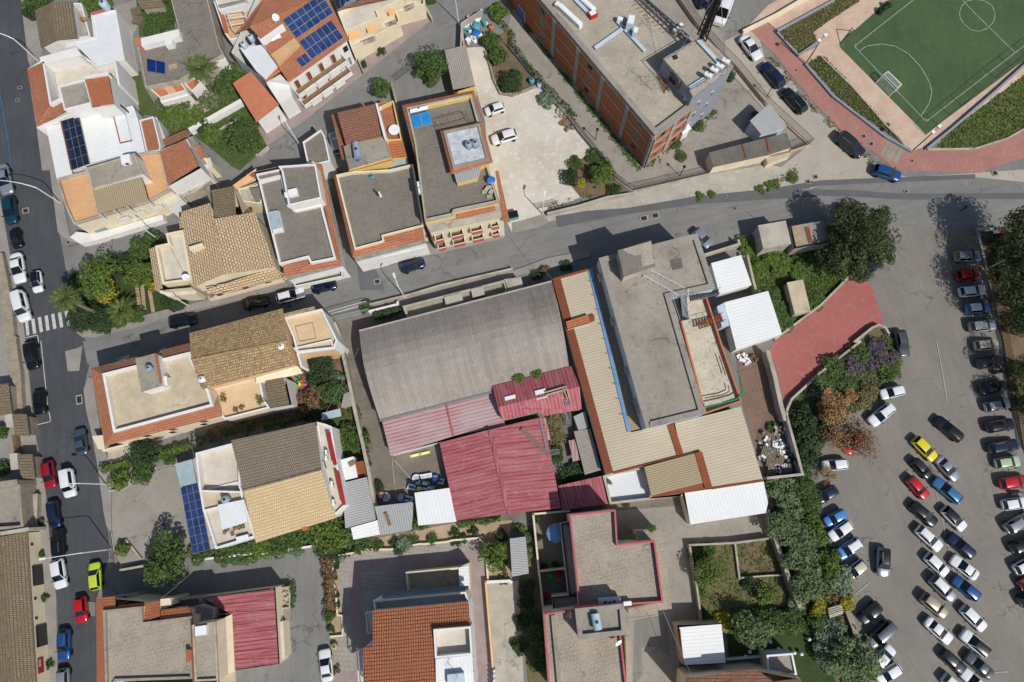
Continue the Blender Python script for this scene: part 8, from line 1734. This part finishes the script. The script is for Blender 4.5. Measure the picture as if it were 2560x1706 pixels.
for a in [
 ('01:75,215','01:20,-45','sedan','silver','silver grey car at the top of the main road parking lane',None,G1),('01:110,490','01:85,245','hatch','teal','dark teal car behind the silver one on the main road',None,G1),('01:165,705','01:140,545','city','black','tiny black car with a reddish interior on the main road',None,G1),('01:190,1030','01:150,765','sedan','white','white saloon above the white van on the main road',None,G1),('01:238,1380','01:175,1120','van','white','white van touching the pedestrian crossing',None,G1),
 ('01:352,1115','01:330,925','city','white','little white car with a black roof driving on the main road','black',None),
 ('02:312,255','02:275,5','hatch','black','black car just below the pedestrian crossing',None,G1),('02:370,668','02:362,450','hatch','black','black car in the white marked bay on the main road',None,G1),('02:728,808','02:758,1035','sedan','slate','slate blue car driving up beside the terracotta edged house',None,None),('02:470,1345','02:432,1100','hatch','darkred','dark red car beside the stone gateways',None,G1),('02:652,1425','02:615,1178','van','white','white van driving down the main road',None,None),
 ('03:512,150','02:480,1462','hatch','navy','dark blue car with a sunshade on the main road',None,G1),('03:530,162','03:547,405','suv_rails','black','black off-roader facing up above the long armed lamp',None,G1),('03:567,705','03:525,438','suv','white','white off-roader with a black side under the long armed lamp',None,G1),('03:865,470','03:885,722','hatch','lime','lime green car driving up at the lower lane',None,None),('03:755,1010','03:738,788','hatch','red','bright red car driving down at the bottom left',None,None),('03:588,1368','03:590,1080','wagon_rails','blue','blue estate car at the bottom of the main road',None,G1),('03:585,1700','03:580,1440','hatch','silver','silver car cut by the bottom edge on the main road',None,G1),
 ('01:1800,1352','01:1552,1405','wagon','black','black car with a grey bonnet in the shade of the palm garden street',None,G3),('11:108,1185','01:2238,1238','sedan','black','black car in deep shade behind the white people carrier',None,G3),('11:442,1112','11:188,1180','wagon_rails','white','white people carrier on the central street',None,G3),('11:737,1035','11:515,1090','hatch','navy','dark blue car in front of the white people carrier',None,G3),('11:1548,835','11:1330,905','hatch','navy','dark blue car before the raised pale pavement',None,G3),('21:1815,690','21:1680,545','hatch','silver','silver car half hidden by the tall concrete building',None,None),
 ('10:2105,1032','10:2280,975','city','white','small white hatchback at the top of the gravel lot',None,None),('10:2165,1295','20:45,1225','hatch','white','larger white car below the small hatchback on the gravel lot',None,None),('10:708,1215','10:752,1420','hatch','silver','grey car squeezed beside the orange eaves',None,None),
 ('20:1885,240','20:2010,-90','bigvan','white','white delivery van beside the lattice mast',None,None),('20:1700,-60','20:1750,45','hatch','navy','dark car cut by the top edge beside the mast',None,None),('20:2268,542','20:2115,340','sedan','white','white saloon at the top of the brick walk',None,None),('20:2310,585','30:128,798','wagon','navy','dark blue car below the white saloon at the brick walk',None,None),('30:150,825','30:335,1030','wagon_rails','black','black estate car beside the brick walk',None,None),('30:865,1430','30:640,1240','suv_rails','darkgrey','dark grey off-roader beside the striped brick walk',None,None),('31:1215,62','31:965,-15','hatch','blue','bright dark blue car at the bend of the brick walk',None,None),
 ('31:845,978','31:1025,815','sedan','teal','dark car under the big ragged tree',None,G2),('31:1950,788','31:1708,790','suv_rails','silver','silver off-roader at the head of the right hand row',None,G2),('31:1942,955','31:1728,968','hatch','red','red hatchback second in the right hand row',None,G2),('31:1985,1095','31:1755,1118','hatch','white','white car below the red hatchback in the right hand row',None,G2),('31:2022,1253','31:1825,1268','hatch','sky','blue car with a white roof in the right hand row','white',G2),('31:2082,1412','31:1845,1440','suv_rails','silver','silver off-roader below the blue white roofed car',None,G2),('32:2112,22','32:1895,42','hatch','beige','beige white car in the right hand row by the scooter',None,G2),('32:2115,178','32:1932,205','hatch','darkgrey','dark grey car in tree shade above the parked scooter',None,G2),('32:1258,135','32:1205,-100','wagon_rails','grey','grey estate car at the corner of the shrub slope',None,G2),
 ('32:2178,402','32:1945,445','sedan','black','black car just below the parked scooter',None,G2),('32:2218,558','32:1990,610','hatch','silver','silver white car with red tail lights in the right hand row',None,G2),('32:2250,752','32:2005,792','wagon','black','black estate car sixth from the bottom of the right hand row',None,G2),('32:2292,940','32:2025,990','wagon_rails','navy','dark blue black estate above the pale green car',None,G2),('32:2308,1095','32:2085,1125','hatch','palegreen','pale green car in the right hand row',None,G2),('32:2380,1275','32:2125,1308','hatch','red','red car in the right hand row below the pale green one',None,G2),('32:2370,1475','32:2150,1505','hatch','white','white car below the red one in the right hand row',None,G2),
 ('32:1035,492','32:1248,440','hatch','white','white hatchback nosed into the purple bushes',None,G2),('32:938,752','32:1142,590','suv_rails','white','white off-roader with roof rails facing the scorched tree',None,G2),('32:1545,708','32:1775,902','wagon','black','black estate car alone above the yellow car',None,G2),('32:1532,1082','32:1342,890','hatch','yellow','yellow car in the car park',None,G2),('32:1478,1238','32:1340,1095','city','darkgrey','small dark grey car left of the silver saloon',None,G2),('32:1735,1262','32:1560,1072','sedan','silver','silver grey saloon touching the yellow car',None,G2),('32:1452,1428','32:1295,1255','hatch','red','red hatchback in the middle of the car park',None,G2),('32:1528,1268','32:1765,1468','wagon','steelblue','steel blue estate car right of the red hatchback',None,G2),('33:1535,115','32:1325,1495','wagon','black','black estate car below the red hatchback',None,G2),('33:1802,162','32:1610,1528','hatch','white','white car with a black roof below the steel blue estate','black',G2),
 ('32:498,1145','32:732,1122','hatch','white','dusty white car under the half bare trees',None,G2),('32:715,1020','32:865,835','hatch','red','red car hidden under the bare rusty tree',None,G2),('32:442,1462','32:628,1350','hatch','navy','dark car with a white sunshade at the left edge of the car park',None,G2),('33:525,105','33:705,8','city','sky','light blue car below the dark car with the sunshade',None,G2),('33:572,242','33:762,108','hatch','white','white car between the two blue cars',None,G2),('33:638,410','33:845,270','suv_rails','sky','blue off-roader with a white roof','white',G2),('33:718,605','33:888,470','hatch','beige','beige car beside the silvery bushes',None,G2),('33:1055,587','33:1060,340','suv_rails','silver','silver car with black roof and red trim standing in the lane','black',G2),('33:1582,342','33:1375,150','wagon_rails','white','white silver estate car left of the dark blue one',None,G2),('33:1665,222','33:1885,412','wagon','navy','dark blue estate car facing the upper left',None,G2),('33:1642,577','33:1455,400','hatch','white','white car with a dark rear window left of another white car',None,G2),('33:1688,428','33:1915,602','sedan','white','white saloon facing the upper left below the dark blue estate',None,G2),('33:1702,802','33:1505,608','suv_rails','silver','silver grey off-roader left of the blue car','white',G2),('33:1712,618','33:1925,788','wagon','blue','mid blue car facing the upper left',None,G2),('33:1628,948','33:1425,778','suv','tan','sand coloured off-roader in the middle column',None,G2),('33:1988,1082','33:1785,878','hatch','white','white car with a dark tailgate right of the sand coloured off-roader',None,G2),('33:1678,1195','33:1455,995','sedan','white','white saloon below the sand coloured off-roader',None,G2),('33:1782,1112','33:2018,1308','suv','white','white car with a big black roof facing the upper left','black',G2),('33:1798,1468','33:1605,1292','hatch','darkgrey','dark grey car near the bottom of the middle column',None,G2),('33:1838,1322','33:2040,1502','sedan','grey','grey saloon facing the upper left near the bottom',None,G2),('33:1798,1475','33:2000,1660','sedan','white','white car cut by the bottom edge touching the dark grey one',None,G2),('33:1790,1680','33:1632,1530','hatch','white','white car with red lights cut by the bottom edge',None,G2),
 ('33:855,1012','33:1025,855','hatch','black','black hatchback with a pale sunshade by the dry stone wall',None,G2),('33:922,1228','33:1138,1028','van','grey','grey people carrier with a glossy roof',None,G2),('33:1142,1248','33:985,1422','hatch','white','white car half under the overhanging olive tree',None,G2),('33:1005,1552','33:1212,1425','hatch','white','white car lowest at the left edge of the car park',None,G2),('33:2420,40','33:2185,170','suv_rails','silver','silver off-roader at the right edge',None,G2),('33:2450,255','33:2245,345','wagon','black','black car at the right edge below the silver off-roader',None,G2),('33:2470,440','33:2265,545','hatch','white','white car with red lights at the right edge',None,G2),('33:2500,590','33:2318,690','hatch','darkred','dark wine coloured car at the right edge',None,G2),('33:2500,740','33:2315,840','hatch','navy','dark blue car lowest at the right edge',None,G2),
 ('13:625,1265','13:660,1560','sedan','white','white car with a sloping rear beside the pale villa tiles',None,None)]:
 car(a[0],a[1],a[2],a[3],a[4],a[5],group=a[6])
for o in list(CARS.values()):
 for ch in list(o.children): bpy.data.objects.remove(ch)
 bpy.data.objects.remove(o)
# sunshades behind windscreens
# scooters
def scooter(s,ang,mat,label):
 p = P(s,.5)[0]; r = thing('scooter',label,'scooter',(p.x,p.y,.02)); d = Vector((math.cos(R(ang)),math.sin(R(ang)),0)); n = Vector((-d.y,d.x,0)); Z = Vector((0,0,1))
 for k in (-.62,.62):
  m = MB(); c = p*1; c.z = .27; c = c+d*k; rows = [[c+(d*math.cos(t*math.pi/6)+Z*math.sin(t*math.pi/6))*.26+n*w for t in range(13)] for w in (-.06,.06)]; m.quadgrid(rows); m.face(rows[0][:-1]); m.face(rows[1][:-1][::-1]); m.build('wheel',g_('tyre'),r)
 b0 = Vector((p.x,p.y,0)); m = MB(); m.sm = True; m.tube([b0-d*.8+Z*.6,b0-d*.5+Z*.62,b0-d*.05+Z*.5,b0+d*.15+Z*.32],.2,8,.14); m.tube([b0+d*.15+Z*.32,b0+d*.45+Z*.5,b0+d*.5+Z*.95],.13,8,.08); m.build('body',g_(mat),r)
 m = MB(); m.tube([b0-d*.75+Z*.8,b0-d*.4+Z*.84,b0-d*.1+Z*.78],.15,8); m.build('seat',g_('black'),r); m = MB(); m.tube([b0+d*.46-n*.33+Z*1.02,b0+d*.5+Z*1.0,b0+d*.46+n*.33+Z*1.02],.03,6); m.build('handlebar',g_('car_trim'),r)
scooter('32:2125,285',8,'paint_teal','dark blue scooter between two dark cars in the right hand row'); scooter('32:2285,1390',8,'paint_silver','silver scooter between the red and white cars in the right hand row')
# the walker at the junction
p = P('31:1762,372')[0]; r = thing('person','person in dark blue clothes walking across the junction in the tree shade','person',(p.x,p.y,.14))
J = [(0,0,.95),(0,0,1.2),(0,.02,1.42),(0,.02,1.54),(.02,.02,1.68),(0,.1,.9),(.14,.1,.5),(.05,.1,.08),(.18,.1,.03),(0,-.1,.9),(-.02,-.1,.48),(-.22,-.1,.1),(-.1,-.1,.04),(0,.19,1.4),(-.08,.25,1.13),(.06,.26,.9),(0,-.17,1.4),(.1,-.23,1.14),(.26,-.22,.98)]
E = [(0,1),(1,2),(2,3),(3,4),(0,5),(5,6),(6,7),(7,8),(0,9),(9,10),(10,11),(11,12),(2,13),(13,14),(14,15),(2,16),(16,17),(17,18)]
RD = [.15,.15,.14,.055,.1,.095,.065,.045,.04,.095,.065,.045,.04,.065,.05,.035,.065,.05,.035]
me2 = bpy.data.meshes.new('body'); me2.from_pydata(J,E,[]); o = bpy.data.objects.new('body',me2); S.collection.objects.link(o); o.modifiers.new('skin','SKIN'); o.modifiers.new('sub','SUBSURF').levels = 1
if not me2.skin_vertices: bpy.context.view_layer.objects.active = o; bpy.ops.mesh.customdata_skin_add()
for v,q in zip(me2.skin_vertices[0].data,RD): v.radius = (q,q)
me2.skin_vertices[0].data[0].use_root = True; bpy.context.view_layer.update()
bm_ = bpy.data.meshes.new_from_object(o.evaluated_get(bpy.context.evaluated_depsgraph_get())); bpy.data.objects.remove(o)
M('skin','b98e74'); M('denim','1d2a44'); M('blue_shirt','1f4f8c'); bm_.materials.clear()
for n in ('skin','denim','blue_shirt'): bm_.materials.append(g_(n))
for f in bm_.polygons: f.use_smooth = True; z = f.center.z; f.material_index = 0 if z > 1.5 else 1 if z < .88 and abs(f.center.y) < .2 else 2 if z > 1.0 or abs(f.center.y) < .2 else 0
o = bpy.data.objects.new('body',bm_); S.collection.objects.link(o); o.parent = r; m = MB(); m.sm = True; m.lathe((p.x+.01,p.y+.02),[(.115,1.84-.12),(.12,1.8),(.09,1.9),(.01,1.93)],10); m.build('hair',g_('black'),r)
